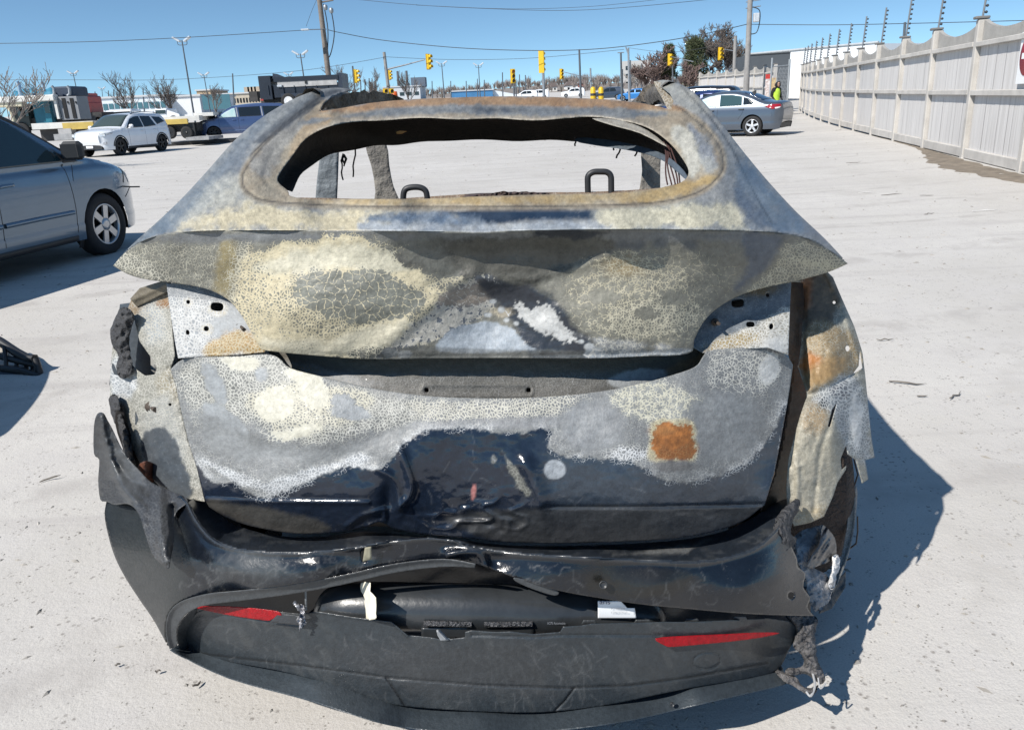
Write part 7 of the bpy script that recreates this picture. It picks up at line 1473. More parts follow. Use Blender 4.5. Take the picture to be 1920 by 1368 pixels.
# plain far masts
MASTL = ['leftmost, above the red truck', 'just right of the one above the red truck', 'taller, above the left end of the showroom', 'short, above the glass front', 'right of the tree before the showroom', 'tall, left of the black dump trailer', 'first of four right of the trailer', 'second of four right of the trailer', 'third of four right of the trailer', 'fourth of four right of the trailer', 'left of the lamp near the mast-arm signal', 'right of the lamp near the mast-arm signal', 'above the left of the blue shed', 'above the right of the blue shed', 'left of the signal facing us', 'right of the signal facing us', 'second right of the signal facing us', 'behind the lamp at the blue shed']
for i, (px, y0, y1, Y) in enumerate([(178, 172, 190, 150), (203, 170, 190, 160), (213, 168, 190, 155), (224, 174, 190, 170), (268, 166, 190, 150), (436, 138, 195, 120), (676, 150, 185, 140), (684, 149, 185, 140), (692, 147, 185, 142), (702, 152, 185, 144), (810, 152, 180, 170), (845, 152, 180, 180), (874, 152, 178, 180), (908, 150, 178, 170), (942, 136, 178, 150), (974, 140, 178, 160), (985, 141, 178, 165), (895, 148, 178, 190)]):
    pole('far_mast', 'thin far-off mast on the skyline, ' + MASTL[i], px, y0, px + .07 * (y1 - y0) * (1 - px / 1300), y1, Y, .12, .09, DPOLE, 'mast', 'thin far masts on the skyline')
# traffic signals: yellow housings, three or four sections with hoods, back plate
def signal(label, px, pc_, hpx, Y, yaw, n=3, back=False, lit=None):
    s = hpx * .88 * Y / FPX; p = at(px, pc_, Y); root = thing('traffic_signal', p, label, 'traffic light', yaw, 'yellow traffic signals at the junction'); sec = s / n; w = sec * .9
    mb = MB(); mb.box((0, 0, 0), (w, w * .6, s), 0, None, .02); mb.build('housing', YEL, root)
    mb = MB(); mb.box((0, w * .32, 0), (w * 1.28, .02, s * 1.06), 0, None, .0); mb.build('back_plate', YEL, root)
    for k in range(n):
        z = (k - (n - 1) / 2) * sec; mb = MB(); mb.lathe([(sec * .36, 0), (0, .01)], 14, Matrix.Translation((0, -w * .31, z)) @ Matrix.Rotation(R(90), 4, 'X')); mb.build('lens', AMB if (lit == k) else DLENS, root)
        V = []; Fc = []
        for i in range(11):
            q = -.5 + (math.pi + 1) * i / 10
            for yy in (-w * .3, -w * .3 - sec * .55): V.append((sec * .4 * math.cos(q), yy, z + sec * .4 * math.sin(q)))
        for i in range(10): Fc.append([2 * i, 2 * i + 1, 2 * i + 3, 2 * i + 2])
        mb = MB(); mb.add(V, Fc, True); mb.build('hood', YEL, root)
    return root
def arm(label, pts, Y, r=.06, mat=GALV):
    P = [at(x, y, Y) for x, y in pts]; root = thing('signal_gantry', P[0], label, 'gantry'); mb = MB(); mb.tube([tuple(p - P[0]) for p in P], [r * (1 - .4 * i / (len(P) - 1)) for i in range(len(P))], 6); mb.build('arm_tube', mat, root)
signal('traffic signal hanging at the end of the long mast arm', 804, 116, 28, 58, R(55)); r_, t = pole('signal_pole', 'signal pole carrying the long mast arm', 720, 98, 731, 188, 58.4, .14, .10, WOODG); arm('long mast arm of the left signal pole', [(727, 130), (760, 122), (797, 112)], 58.2)
signal('traffic signal in pale profile left of the mast arm pole', 668, 143, 25, 62, R(75)); pole('signal_pole', 'thin pole behind the pale profile signal', 661, 124, 666, 180, 62.5, .07, .06, DPOLE)
signal('small traffic signal fixed on the mast arm pole', 731, 141, 18, 60, R(60)); signal('lower left pedestrian signal on the mast arm pole', 723, 171, 9, 58, R(20), 1); signal('lower right pedestrian signal on the mast arm pole', 734, 171, 9, 58, R(20), 1)
signal('traffic signal facing us with dark red lenses', 962, 143, 26, 64, R(12), 3, lit=2); pole('signal_pole', 'slim pole under the signal that faces us', 963, 132, 964, 180, 64.4, .07, .06, DPOLE); pole('signal_pole', 'second slim pole beside the signal that faces us', 967, 150, 968, 180, 66, .06, .05, DPOLE)
signal('large yellow signal seen from the back at the middle', 1016, 116, 40, 56, R(150), 4); pole('signal_pole', 'grey pole under the large yellow signal', 1017, 96, 1020, 182, 56.4, .10, .08, GALV)
signal('small traffic signal hung left of the thin dark pole', 1053, 139, 19, 80, R(25)); arm('short mast arm of the small middle signal', [(1108, 146), (1080, 141), (1056, 135)], 80.5, .05); pole('signal_pole', 'white-banded pole carrying the small middle signal', 1107, 128, 1109, 180, 80.8, .10, .08, GALV)
signal('traffic signal in front of the brown bushes', 1256, 112, 22, 70, R(40)); signal('traffic signal in front of the bare tree at right', 1351, 101, 23, 68, R(20))
arm('mast arm reaching to the signal by the bushes', [(1300, 116), (1256, 106)], 70.4, .04); arm('mast arm reaching to the signal by the bare tree', [(1378, 96), (1351, 92)], 68.4, .04); pole('signal_pole', 'short pole right of the bushes signal', 1261, 124, 1262, 175, 70.6, .07, .06, DPOLE)
# yellow bollard covers on the far kerb
for i, px in enumerate((1112, 1127)):
    g_ = at(px, 180, 70); root = thing('barrier_post', g_ - np.array([0, 0, .4]), ['left yellow bollard cover above the roof edge', 'right yellow bollard cover above the roof edge'][i], 'bollard', 0); mb = MB(); mb.lathe([(.22, 0), (.22, .95), (.12, 1.1), (0, 1.12)], 10); mb.build('cover', YEL, root); mb = MB(); mb.lathe([(.226, .4), (.226, .6)], 10); mb.build('black_band', WIRE, root)
g_ = at(740, 183, 60); root = thing('barrel', g_ - np.array([0, 0, .5]), 'small orange barrel at the foot of the mast arm pole', 'barrel'); mb = MB(); mb.lathe([(.26, 0), (.24, .5), (.2, .9), (0, .92)], 10); mb.build('drum', pm('orange_drum', (.6, .1, .015), .5), root); mb = MB(); mb.lathe([(.255, .35), (.245, .5)], 10); mb.build('white_band', LAMPW, root)
# wires: sagging cables between the poles
def wire(label, pts, r=.022, n=10):
    P = crom([at(x, y, Y) for x, y, Y in pts], n); root = tag(link('overhead_wire', None, None) if False else MB().tube([tuple(p - P[0]) for p in P], r, 4, False).build('overhead_wire', WIRE, None, P[0]), label, 'wire', 'overhead wires'); return root
wire('overhead wire from the left edge to the leaning timber pole', [(-20, 82, 54), (150, 79, 54), (340, 71, 55), (600, 55, 56)]); wire('sagging overhead wire between the two timber poles', [(614, 56, 56), (640, 62, 56), (720, 76, 56), (860, 90, 55), (1000, 95, 54), (1120, 92, 53), (1240, 78, 52), (1330, 62, 52), (1400, 46, 52)], .028)
wire('overhead wire from the right timber pole to the right edge', [(1404, 46, 52), (1560, 47, 50), (1720, 44, 45), (1950, 38, 40)]); wire('topmost overhead wire, higher strand', [(600, -8, 56), (760, 8, 55), (900, 16, 54), (1060, 20, 53), (1200, 12, 52), (1400, -8, 52)], .016); wire('topmost overhead wire, lower strand', [(780, 10, 58), (950, 17, 57), (1100, 13, 56), (1230, 0, 55)], .014)
wire('faint overhead wire crossing behind the lot lamps', [(-20, 150, 90), (150, 150, 90), (330, 149, 90), (560, 133, 90), (720, 108, 90)], .025); wire('faint overhead wire right of the signal pole', [(724, 107, 90), (850, 112, 90), (1000, 109, 88), (1170, 93, 85)], .025); wire('wire from the forked post to the right', [(1178, 90, 84), (1260, 98, 80), (1376, 80, 66)], .018)
wire('guy wire beside the leaning timber pole', [(596, -5, 56), (585, 20, 56), (574, 50, 56)], .012)

# ------------------------------------------------------------------ trees
BARK = pm('bare_bark', (.15, .125, .11), .95, 0, .3, 6); BARK2 = pm('pale_bark', (.28, .24, .21), .95, 0, .3, 6)
def tubes(segs, n=3):
    A = np.array([q[0] for q in segs]); B = np.array([q[1] for q in segs]); ra = np.array([q[2] for q in segs]); rb = np.array([q[3] for q in segs])
    d = B - A; d /= np.linalg.norm(d, axis=1)[:, None] + 1e-9; u = np.cross(d, (0.3, .9, .2)); u /= np.linalg.norm(u, axis=1)[:, None] + 1e-9; v = np.cross(d, u)
    q = 2 * math.pi * np.arange(n) / n; ring = u[:, None] * np.cos(q)[None, :, None] + v[:, None] * np.sin(q)[None, :, None]
    V = np.concatenate([A[:, None] + ring * ra[:, None, None], B[:, None] + ring * rb[:, None, None]], 1).reshape(-1, 3)
    k = np.arange(n); j = (k + 1) % n; f = np.stack([k, j, n + j, n + k], 1); Fc = (np.arange(len(segs))[:, None, None] * 2 * n + f[None]).reshape(-1, 4)
    return V, Fc
def bare_tree(label, px, Y, top_py, spread, mat=BARK, seed=1, depth=5, name='bare_tree', trunk=.14, upright=.55, dz=0, base_h=.22, rmin=.012):
    g_ = onray(px, Y); g_[2] += dz; hgt = float(at(px, top_py, Y)[2]) - g_[2]; root = thing(name, g_, label, 'tree'); r = np.random.default_rng(seed); tr = []; cr = []
    def grow(p, d, L_, rad, lv):
        n = 3; q = p
        for i in range(n):
            d2 = d + r.normal(0, .13, 3) + np.array([0, 0, .06]); d2 /= np.linalg.norm(d2); e = q + d2 * L_ / n; (tr if lv <= 1 else cr).append((q, e, max(rad * (1 - .25 * i / n), rmin), max(rad * (1 - .25 * (i + 1) / n), rmin)))
            if lv < depth and (i > 0 or lv > 0):
                for _ in range(1 + (r.random() < (.55 if lv < 2 else .12))):
                    an = r.uniform(0, 6.283); sp = r.uniform(.45, .95) * spread; dd = d2 * (1 - .25 * upright) + np.array([math.cos(an) * sp, math.sin(an) * sp, .35 * upright]); dd /= np.linalg.norm(dd)
                    grow(e, dd, L_ * r.uniform(.55, .78), rad * .55, lv + 1)
            q = e; d = d2
    grow(np.array([0, 0, -.1]), np.array([0, 0, 1.]), hgt * (base_h + .16), trunk * hgt / 6, 0)
    allp = np.array([s_[1] for s_ in tr + cr]); k = hgt / np.percentile(allp[:, 2], 98.5)
    sc = lambda S: [(a * k, b * k, c, d_) for a, b, c, d_ in S]
    V, Fc = tubes(sc(tr), 5); link('trunk', rawmesh('trunk', V, Fc, mat), root); V, Fc = tubes(sc(cr), 3); link('crown', rawmesh('crown', V, Fc, mat), root); return root
bare_tree('bare tree at the left edge above the van roof', 6, 26, 96, 1.0, BARK2, 3, 5, trunk=.10, rmin=.008); bare_tree('bare tree in front of the glass showroom', 250, 74, 138, .8, BARK, 5, 5, rmin=.011); bare_tree('bare tree left of the tall lot lamp base', 340, 66, 147, .75, BARK, 8, 5, rmin=.010)
bare_tree('bare tree in front of the tan brick building', 408, 82, 158, .9, BARK, 9, 5, rmin=.011); bare_tree('bare tree behind the raised end of the dump trailer', 642, 84, 122, .7, BARK, 12, 5, rmin=.012); bare_tree('bare tree right of the pale profile signal', 708, 90, 132, .55, BARK, 14, 5, rmin=.012); bare_tree('bare tree right of the mast arm pole', 772, 92, 138, .6, BARK, 15, 5, rmin=.012)
bare_tree('big spreading bare tree behind the evergreens at right', 1336, 88, 52, 1.15, BARK, 21, 7, trunk=.11, base_h=.16, rmin=.022); bare_tree('bare tree leaning left beside the big spreading one', 1282, 94, 66, 1.0, BARK, 24, 6, trunk=.09, base_h=.18, rmin=.022)
BUSH = pm('brown_twigs', (.19, .135, .12), .95, 0, .3, 3)
bare_tree('brown twiggy bush left of the evergreens', 1240, 86, 96, 1.1, BUSH, 31, 6, 'bare_bush', .05, .7, 0, .1, .03); bare_tree('lower brown bush under the evergreens', 1290, 80, 118, 1.1, BUSH, 33, 6, 'bare_bush', .05, .7, 0, .1, .03); bare_tree('brown bush at the left foot of the evergreens', 1212, 92, 124, 1.1, BUSH, 36, 6, 'bare_bush', .05, .7, 0, .1, .03); bare_tree('brown bush right under the evergreen', 1330, 84, 128, 1.0, BUSH, 37, 5, 'bare_bush', .05, .7, 0, .1, .03)
def evergreen(label, px, Y, top, wid_px, bot, seed):
    g_ = onray(px, Y); root = thing('evergreen_tree', g_, label, 'tree'); r = np.random.default_rng(seed); zt = float(at(px, top, Y)[2]) - g_[2]; zb = float(at(px, bot, Y)[2]) - g_[2]; W_ = wid_px * Y / FPX / 2
    mb = MB(); mb.tube([(0, 0, -.1), (.1, 0, zt * .5), (0, .1, zt * .92)], [.22, .14, .03], 6); mb.build('trunk', BARK, root)
    cl = []
    for i in range(70):
        t = r.random(); z = zb + (zt - zb) * t; w_ = W_ * (1 - .55 * t ** 1.5) * (.55 + .5 * r.random()); a = r.uniform(0, 6.283); cl.append((math.cos(a) * w_ * .75, math.sin(a) * w_ * .75, z, (zt - zb) * r.uniform(.06, .12)))
    V = []; Fc = []
    for i in range(9000):
        c = cl[r.integers(len(cl))]; d = r.normal(0, 1, 3); d /= np.linalg.norm(d); p = np.array(c[:3]) + d * c[3] * r.random() ** .4; L_ = r.uniform(.16, .34); u = d + r.normal(0, .5, 3) + np.array([0, 0, .4]); u /= np.linalg.norm(u); v = np.cross(u, r.normal(0, 1, 3)); v /= np.linalg.norm(v); o = len(V)
        V += [p - v * .035, p + v * .035, p + u * L_]; Fc.append([o, o + 1, o + 2])
    link('crown', rawmesh('crown', V, np.array(Fc), pm('needles%d' % seed, (.040, .062, .026), .8, 0, .5, 1.2, c2=(.085, .085, .04))), root)
evergreen('dense dark green evergreen among bare trees at right', 1302, 82, 75, 62, 158, 3); evergreen('smaller evergreen left of the dense one', 1254, 88, 86, 34, 140, 5)
# hill with its brown winter wood: far-off mass, haze mixed into the browns
def hill():
    xs_ = np.linspace(-150, 140, 60); V = []; Fc = []
    for x in xs_:
        t = (x + 150) / 290
        for k in range(9):
            u = k / 8; y = 300 + 240 * u; h = (4.6 * math.exp(-((x - 32) / 60) ** 2) + 1.0 * math.exp(-((x + 60) / 50) ** 2)) * math.sin(u * math.pi / 2) + 1.5 * float(fbm(x / 18, y / 30, 3)); V.append((x, y, float(gz(min(y, 420))) + h - 1.2))
    for i in range(59):
        for k in range(8): a = i * 9 + k; Fc.append([a, a + 9, a + 10, a + 1])
    o = link('hill', rawmesh('hill', V, Fc, pm('hill_brown', (.22, .19, .165), .95, 0, .3, .08), True)); tag(o, 'low wooded hill on the skyline', None, None, 'structure')
    r = np.random.default_rng(8); V = []; Fc = []
    V2 = []
    for i in range(900):
        x = r.uniform(-110, 125); u = r.random() ** .8; y = 296 + 200 * u; h = (4.6 * math.exp(-((x - 32) / 60) ** 2) + 1.0 * math.exp(-((x + 60) / 50) ** 2)) * math.sin(u * math.pi / 2); z = float(gz(min(y, 420))) + h - .6; hh = r.uniform(1.6, 4.6) * (.55 + .9 * float(vnoise(x / 14, y / 40, 6))); w_ = hh * .55
        for k in range(26):
            a = r.uniform(0, 6.283); e = np.array([x + math.cos(a) * w_ * r.random(), y + math.sin(a) * w_ * r.random(), z + hh * r.uniform(.45, 1.1)]); b = np.array([x, y, z + hh * r.uniform(0, .5)]); s_ = np.array([.13, 0, .05]); o_ = len(V); V += [b - s_, b + s_, e]; Fc.append([o_, o_ + 1, o_ + 2])
    o = link('hill_wood', rawmesh('hill_wood', V, np.array(Fc), pm('wood_brown', (.235, .195, .18), .95, 0, .45, .12, c2=(.14, .13, .11)))); tag(o, 'leafless brown wood covering the far hill', 'wood', None, 'stuff')
hill()
# pale distant tree and tower block
bare_tree('pale distant tree left of the brown bushes', 1195, 150, 122, .8, pm('pale_twigs', (.42, .38, .34), .95), 41, 5, rmin=.04)
g_ = at(1192, 175, 420); root = thing('tower_block', g_ - np.array([0, 0, 3]), 'pale tower block far off behind the pale tree', 'building'); mb = MB(); mb.box((0, 0, 8), (14, 10, 20)); mb.build('wall', pm('tower_pale', (.55, .54, .52), .8), root)
for i in range(4):
    for k in range(4): mb = MB(); mb.box((-5 + 3.3 * i, -5.05, 4 + 3.6 * k), (1.6, .1, 1.8)); mb.build('window', GLASS, root)
# ------------------------------------------------------------------ trucks and trailers at the left
def local(px, py, Y, root): return np.array(at(px, py, Y)) - np.array(root.location)
def tbox(name, root, px0, px1, py0, py1, Y, depth, mat, ch=.0, skew=0):
    a = local(px0, py0, Y, root); b = local(px1, py1, Y, root); mb = MB(); mb.box(((a[0] + b[0]) / 2, (a[1]) + depth / 2, (a[2] + b[2]) / 2), (abs(b[0] - a[0]), depth, abs(a[2] - b[2])), 0, None, ch); return mb.build(name, mat, root)
NAVY = pm('trailer_navy', (.018, .024, .036), .45, .1, .2, 2); NAVY2 = pm('trailer_navy_rib', (.03, .04, .06), .45, .1); GREYW = pm('primer_grey', (.42, .41, .40), .7, 0, .3, 2); STEELW = pm('white_wheel', (.72, .72, .72), .4)
def wheelset(root, name, px, py, rpx, Y, mat, depth=.25):
    c = local(px, py, Y, root); r = rpx * Y / FPX; Mx = frame(c, (1, 0, 0), (0, 0, 1)); we = bpy.data.objects.new(name, None); col.objects.link(we); we.parent = root
    mb = MB(); mb.lathe([(r * .58, -.2), (r * .95, -.2), (r, -.16), (r, -.02), (r * .9, .02), (r * .6, .0)], 28, Mx, True, False); mb.build('tyre', TYRE, we); mb = MB(); mb.lathe([(r * .6, .0), (r * .52, -.02), (r * .3, -.06), (r * .22, .0), (0, .02)], 24, Mx); mb.build('rim', mat, we)
Y = 52.0; base = onray(560, Y)
# flatbed that carries the dump trailer
fb = thing('flatbed_trailer', base, 'dark flatbed trailer under the black dump trailer', 'trailer'); tbox('bed', fb, 470, 660, 206, 212, Y - .2, 2.6, DECKD); 
for px in (500, 620, 645): wheelset(fb, 'wheel', px, 236, 15, Y - .2, RIMD)
tbox('bed_frame', fb, 480, 650, 212, 222, Y + .5, 1.2, DECKD)
dt = thing('dump_trailer', at(560, 206, Y), 'black high-sided dump trailer with grey tarp panel riding on a flatbed', 'trailer')
tbox('front_box', dt, 483, 512, 143, 187, Y, 2.3, NAVY, .02); tbox('body_side', dt, 512, 642, 160, 178, Y + .02, 2.2, NAVY, .02)
tbox('grey_panel', dt, 519, 632, 148.5, 159, Y - .02, .1, GREYW); tbox('top_rail', dt, 512, 634, 145.5, 148.5, Y - .05, 2.3, NAVY); tbox('rear_gate', dt, 632, 643, 137, 168, Y, 2.2, NAVY2)
a = local(512, 139, Y, dt); mb = MB(); mb.add([tuple(local(x, y, Y + d, dt)) for d in (0, 2.2) for x, y in ((511, 138), (520, 139), (540, 147), (511, 148))], [[0, 1, 2, 3], [7, 6, 5, 4], [0, 4, 5, 1], [1, 5, 6, 2], [2, 6, 7, 3], [3, 7, 4, 0]]); mb.build('tarp_cover', NAVY2, dt)
for px in (503, 531, 552, 573, 594, 615): tbox('side_rib', dt, px - .8, px + .8, 160, 178, Y - .06, .1, NAVY2)
tbox('fender', dt, 526, 600, 176, 179, Y - .1, .5, NAVY2); tbox('chassis', dt, 488, 640, 181, 186, Y + .4, 1.2, DECKD); tbox('white_tag', dt, 519, 528, 159.5, 162.5, Y - .08, .05, LAMPW); tbox('marker_lamp', dt, 488, 494, 186, 189, Y - .02, .1, pm('marker_red', (.4, .06, .05), .4)); tbox('panel_knob', dt, 571, 576, 151, 157, Y - .06, .08, TRIMB)
for px in (541, 566): wheelset(dt, 'wheel', px, 190, 13.5, Y - .12, STEELW)
tbox('tow_hitch', dt, 468, 484, 182, 190, Y + .8, .4, DECKD); tbox('tool_tray', dt, 466, 483, 172, 184, Y + 1.0, 1.0, DECKD)
# rollback deck in front of the blue van (yellow edge)
YELD = pm('deck_yellow', (.55, .40, .10), .55, 0, .25, 2); PALE = pm('deck_pale', (.62, .61, .57), .6, 0, .2, 2)
Y = 43.5; rb = thing('rollback_deck', onray(330, Y), 'pale and yellow rollback truck deck behind the white SUV', 'truck')
tbox('deck_plate', rb, 296, 374, 220, 226, Y, 2.5, PALE); tbox('yellow_edge', rb, 298, 352, 225, 232, Y - .06, .12, YELD); tbox('chassis', rb, 300, 372, 233, 246, Y + .3, 1.6, DECKD); tbox('winch_box', rb, 340, 368, 232, 258, Y + .1, 1.5, TRIMB)
for px in (318, 350): wheelset(rb, 'wheel', px, 249, 11, Y, RIMD)
tbox('headboard', rb, 362, 400, 212, 217, Y + .5, 2.0, PALE); tbox('ramp', rb, 348, 392, 258, 262, Y - 1.6, 2.2, DECK)
Y = 41.0; lb = thing('lowboy_deck', onray(120, Y), 'pale low deck with yellow edge left of the white SUV', 'trailer')
tbox('deck_plate', lb, 58, 176, 232, 238, Y, 2.4, PALE); tbox('yellow_edge', lb, 116, 176, 231, 241, Y - .06, .12, YELD); tbox('chassis', lb, 74, 150, 241, 262, Y + .4, 1.5, DECKD); tbox('support_block', lb, 108, 136, 242, 258, Y - .1, .6, GREYW); tbox('beam_end', lb, 100, 136, 252, 262, Y - .3, .6, DECK)
# teal wrecker truck with white boom and grey locker
TEAL = pm('truck_teal', (.02, .13, .18), .35, .2, .2, 1.5); TEALT = pm('tarp_blue', (.04, .20, .30), .6, 0, .35, 1.2, .5, 6); CREAMB = pm('boom_cream', (.60, .55, .40), .5, 0, .15, 1.5)
Y = 45.0; tk = thing('tow_truck', onray(80, Y), 'teal tow truck with white boom and grey side locker', 'truck')
tbox('cab', tk, 56, 104, 186, 236, Y + .2, 2.3, TEAL, .08); tbox('cab_door', tk, 78, 100, 190, 234, Y + .12, .1, pm('door_teal', (.03, .17, .23), .35, .2), .02); tbox('door_window', tk, 81, 94, 193, 212, Y + .07, .08, GLASS)
tbox('sleeper', tk, 20, 58, 196, 238, Y + .3, 2.2, pm('sleeper_dark', (.05, .06, .055), .6, 0, .4, 2)); tbox('side_window', tk, 30, 54, 200, 218, Y + .22, .1, GLASS)
lk = tbox('grey_locker', tk, 108, 152, 182, 224, Y - .2, 1.2, pm('locker_grey', (.23, .235, .245), .55, .1, .12, 2), .02)
for px in (122, 137): tbox('locker_seam', tk, px - .5, px + .5, 184, 222, Y - .23, .05, SEAM)
for px in (125, 140): tbox('locker_latch', tk, px, px + 3, 190, 194, Y - .25, .06, TRIMB)
tbox('white_boom', tk, -10, 102, 182.5, 189, Y - .5, .5, PALE, .04); tbox('boom_bracket', tk, 99, 112, 184, 223, Y - .35, .25, PALE); tbox('cream_beam', tk, -10, 42, 188, 200, Y - .4, .5, CREAMB, .04)
mb = MB(); mb.tube([tuple(local(x, y, Y - .3, tk)) for x, y in ((10, 196), (22, 210), (26, 228))], .10, 6); mb.build('boom_strut', CREAMB, tk)
V = []; Fc = []; nn = 22
for i in range(nn + 1):
    px = 24 + (100 - 24) * i / nn
    for k in range(8): q = math.pi * k / 7; a = local(px, 181 - (8 + 8 * min(1, i / 9) + 2 * math.sin(i * 1.3)) * math.sin(q), Y + .3 + 1.1 * (1 - math.cos(q)), tk); V.append(tuple(a))
for i in range(nn):
    for k in range(7): a = i * 8 + k; Fc.append([a, a + 1, a + 9, a + 8])
link('blue_tarp', rawmesh('blue_tarp', V, Fc, TEALT, True), tk); tbox('dark_roof_pack', tk, 98, 137, 163, 182, Y + .3, 1.8, pm('pack_navy', (.03, .045, .075), .6), .08)
for (x0, y0, x1, y1, rr_) in ((40, 184, 33, 154, .11), (84, 172, 78, 154, .07)): mb = MB(); P = [tuple(local(x, y, Y - .1, tk)) for x, y in ((x0, y0), (x1 + 2, y1 + 5), (x1 - 1, y1))]; mb.tube(P, rr_, 8); mb.build('exhaust_stack', CHROME, tk)
for px in (97, 126): mb = MB(); mb.tube([tuple(local(x, y, Y - .05, tk)) for x, y in ((px, 162), (px + 4, 166), (px + 5, 176), (px + 1, 180))], .08, 6); mb.build('roof_grab_rail', GALV, tk)
tbox('chassis', tk, 20, 160, 224, 240, Y + .5, 1.4, DECKD)
for px in (40, 128, 146): wheelset(tk, 'wheel', px, 246, 15, Y + .2, RIMD)
# red truck behind
REDT = pm('truck_red', (.45, .035, .02), .4, .1, .2, 1.5); Y = 62.0; rt = thing('red_truck', onray(160, Y), 'red truck cab behind the grey locker', 'truck')
tbox('cab', rt, 149, 167, 180, 212, Y, 2.4, REDT, .08); tbox('sleeper_fairing', rt, 150, 160, 175, 182, Y + .2, 2.0, REDT, .05); tbox('bonnet', rt, 160, 170, 192, 212, Y + .1, 2.1, REDT, .05); tbox('side_window', rt, 152, 160, 185, 193, Y - .05, .08, GLASS); tbox('chassis', rt, 150, 192, 212, 221, Y + .2, 2.0, DECKD)
tbox('trailer_deck', rt, 155, 250, 221, 226, Y, 2.4, pm('rusty_deck', (.30, .22, .18), .8, 0, .3, 1))
for px in (157, 184): wheelset(rt, 'wheel', px, 226, 10, Y, RIMD)
# white pick-up and car half hidden behind the SUV
PWp = PW; Y = 58.0
wt = thing('pickup_truck', onray(300, Y), 'white pick-up truck with its bonnet up behind the white SUV', 'truck'); tbox('cab', wt, 288, 315, 205, 222, Y, 1.9, PWp, .06); tbox('side_window', wt, 291, 310, 207, 213, Y - .05, .08, GLASS); tbox('bed', wt, 250, 290, 210, 224, Y, 1.9, PWp, .05)
mb = MB(); mb.add([tuple(local(x, y, Y + d, wt)) for d in (0, 1.9) for x, y in ((313, 206), (336, 214), (338, 224), (313, 224))], [[0, 1, 2, 3], [7, 6, 5, 4], [0, 4, 5, 1], [1, 5, 6, 2], [2, 6, 7, 3]]); mb.build('bonnet', PWp, wt)
for px in (262, 326): wheelset(wt, 'wheel', px, 226, 9, Y, RIM)
Y = 66.0; wc = thing('parked_van', onray(215, Y), 'white van roof with lit bar behind the white SUV', 'van'); tbox('body', wc, 196, 250, 208, 228, Y, 1.9, PWp, .08); tbox('side_window', wc, 200, 244, 211, 216, Y - .05, .08, GLASS); tbox('roof_bar', wc, 205, 246, 205.5, 208, Y + .4, .8, LAMPW)
for px in (206, 240): wheelset(wc, 'wheel', px, 229, 8, Y, RIM)

# ------------------------------------------------------------------ wreckage cut off by the left edge
BUMP = pm('debris_black', (.018, .019, .022), .5, 0, .3, 5)
db = thing('bumper_debris', gnd(10, 720), 'torn black bumper frame with slots lying at the left edge', 'debris')
def dbar(name, pts, r, Y): mb = MB(); mb.tube([tuple(local(x, y, yy, db)) for (x, y), yy in zip(pts, Y)], r, 6); mb.build(name, BUMP, db)
dbar('upper_beam', [(-60, 610), (0, 640), (30, 660), (52, 672), (66, 672)], .028, (4.9, 4.8, 4.72, 4.68, 4.66)); dbar('end_post', [(66, 672), (72, 690), (76, 708)], .022, (4.66, 4.64, 4.62)); dbar('lower_beam', [(-60, 690), (0, 690), (40, 694), (74, 706)], .022, (4.75, 4.68, 4.64, 4.6)); dbar('mid_beam', [(-60, 660), (0, 668), (40, 678), (68, 684)], .02, (4.8, 4.74, 4.68, 4.65))
for i, x in enumerate((8, 28, 46, 58)): dbar('slat', [(x, 646 + x * .45), (x + 3, 672 + x * .2), (x + 4, 694 + x * .12)], .013, (4.74, 4.7, 4.66))
mb = MB(); P = [local(x, y, yy, db) for x, y, yy in ((-60, 620, 5.0), (2, 645, 4.9), (20, 668, 4.85), (-60, 676, 4.9))]; mb.add([tuple(p) for p in P] + [tuple(p + np.array([0, .02, 0])) for p in P], [[0, 1, 2, 3], [7, 6, 5, 4], [0, 4, 5, 1], [1, 5, 6, 2], [2, 6, 7, 3], [3, 7, 4, 0]]); mb.build('pale_panel', pm('debris_beige', (.36, .33, .29), .8), db)
mb = MB(); P = [local(x, y, yy, db) for x, y, yy in ((-60, 686, 4.72), (44, 690, 4.66), (44, 712, 4.60), (-60, 716, 4.62))]; mb.add([tuple(p) for p in P] + [tuple(p + np.array([0, .05, .0])) for p in P], [[0, 1, 2, 3], [7, 6, 5, 4], [0, 4, 5, 1], [1, 5, 6, 2], [2, 6, 7, 3], [3, 7, 4, 0]]); mb.build('lower_cover', pm('debris_blue', (.012, .02, .035), .35), db)
# the damaged car just outside the frame whose corner throws the shadow at the left edge
PK = paint_mat('damaged_dark_paint', (.03, .032, .036), .35, .2)
v = Vehicle('damaged_car', 'dark damaged car just beyond the left edge, its shadow reaching in', 'car', (-5.30, 3.02, 0), R(18), gtop, .22, .89, .93, .38, 2.70, .325, PK, .06)
v.pane('side_window', [(.86, .99), (.50, 1.17), (.18, 1.29), (-.12, 1.33), (-.14, .97)], GLASS); v.pane('side_window', [(-.24, .97), (-.22, 1.335), (-.62, 1.325), (-.95, 1.27), (-.98, .99)], GLASS); v.toppane('windscreen', .98, .12, .94, GLASS); v.wheels('five')

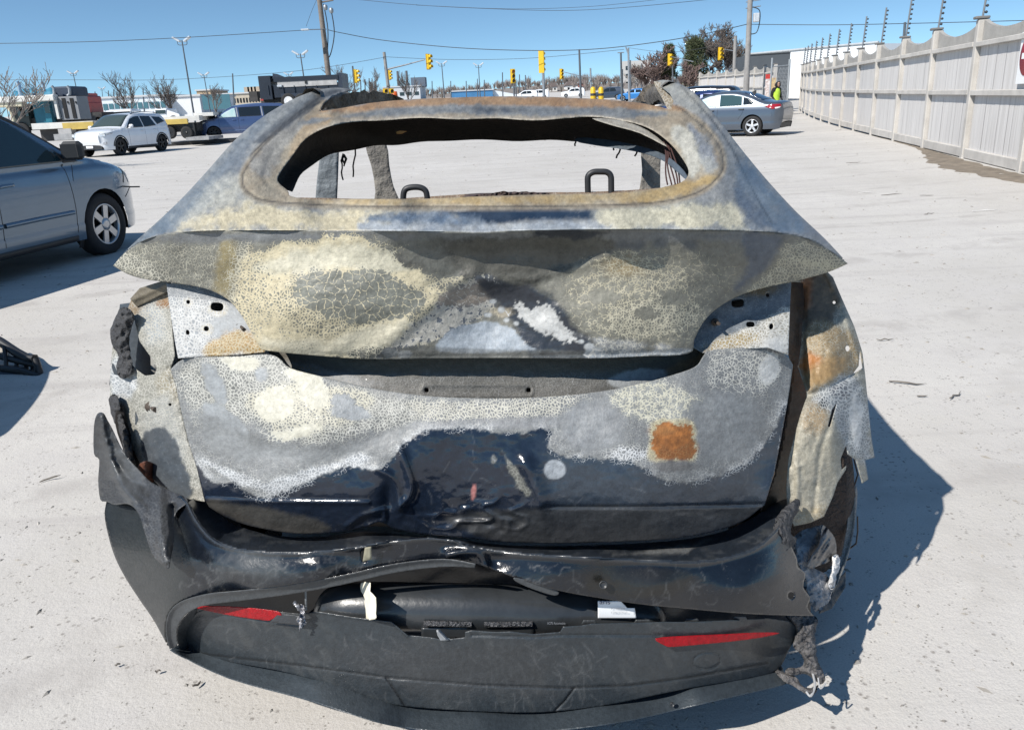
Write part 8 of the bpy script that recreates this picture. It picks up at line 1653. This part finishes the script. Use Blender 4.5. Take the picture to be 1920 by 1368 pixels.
# ------------------------------------------------------------------ litter on the lot (bits one can count)
LIT = pm('litter_dark', (.16, .14, .12), .9, 0, .4, 20); LITW = pm('litter_pale', (.66, .65, .62), .7)
for i, (px, py, L_, a, w_) in enumerate([(1672, 366, .30, .1, 0), (1738, 368, .2, .1, 0), (1742, 402, .16, .4, 0), (1700, 720, .16, -.2, 0), (1728, 745, .05, 0, 0), (1790, 745, .12, .6, 0), (222, 1250, .014, .5, 0), (298, 1264, .014, .2, 0), (370, 1288, .028, 1.0, 0), (1622, 362, .2, 0, 1), (1870, 328, .25, .1, 1), (1850, 396, .35, .1, 1), (1600, 306, .3, .1, 0), (1660, 640, .1, .1, 0), (300, 700, .06, 0, 0), (95, 900, .08, .5, 0)]):
    g_ = gnd(px, py); mb = MB(); r2 = np.random.default_rng(i); pts = [(L_ * (k / 4 - .5), L_ * .06 * r2.normal(), .006 + .01 * r2.random()) for k in range(5)]
    mb.tube(pts, [.002 + .006 * L_, .003 + .008 * L_, .003 + .009 * L_, .003 + .006 * L_, .001], 4); o = mb.build('litter', LITW if w_ else LIT, None, (g_[0], g_[1], g_[2])); o.rotation_euler = (0, 0, a)
    tag(o, ['pale scrap of litter on the ground' if w_ else 'thin dark twig or scrap lying on the ground'][0], 'litter', 'pale litter scraps' if w_ else 'dark twigs and scraps')
# damp oil-dark spot by the right corner of the bumper
def crumbs():
    r = np.random.default_rng(12); V = []; Fc = []
    for i in range(420):
        c = [(1.05, 1.9), (.75, 1.6), (-1.05, 1.9), (1.2, 2.4)][i % 4]; x = c[0] + r.normal(0, .16); y = c[1] + r.normal(0, .18); s_ = .003 + .012 * r.random() ** 3; a = r.random() * 6.28; o = len(V)
        for (u, v_, w_) in ((1, 0, 0), (-.2, .8, 0), (-1, -.1, 0), (.1, -.7, 0), (r.normal() * .3, 0, .6)): V.append((x + s_ * 1.6 * (u * math.cos(a) - v_ * math.sin(a)), y + s_ * (u * math.sin(a) + v_ * math.cos(a)), s_ * w_))
        Fc += [[o, o + 1, o + 4], [o + 1, o + 2, o + 4], [o + 2, o + 3, o + 4], [o + 3, o, o + 4]]
    o = link('charred_crumbs', rawmesh('charred_crumbs', V, Fc, pm('crumb_char', (.04, .036, .034), .95))); tag(o, 'charred crumbs scattered on the ground round the wreck', 'ash', None, 'stuff')
crumbs()
g_ = gnd(1500, 1335); V = []; 
for k in range(40): q = 2 * math.pi * k / 40; rr_ = (.06 + .03 * float(vnoise(k * .5, 1.1, 3))); V.append((g_[0] + rr_ * 1.3 * math.cos(q), g_[1] + rr_ * math.sin(q), .004))
o = link('fluid_stain', rawmesh('fluid_stain', V, [list(range(40))], pm('stain', (.09, .075, .06), .6))); tag(o, 'dark fluid stain on the ground below the right bumper corner', 'stain')
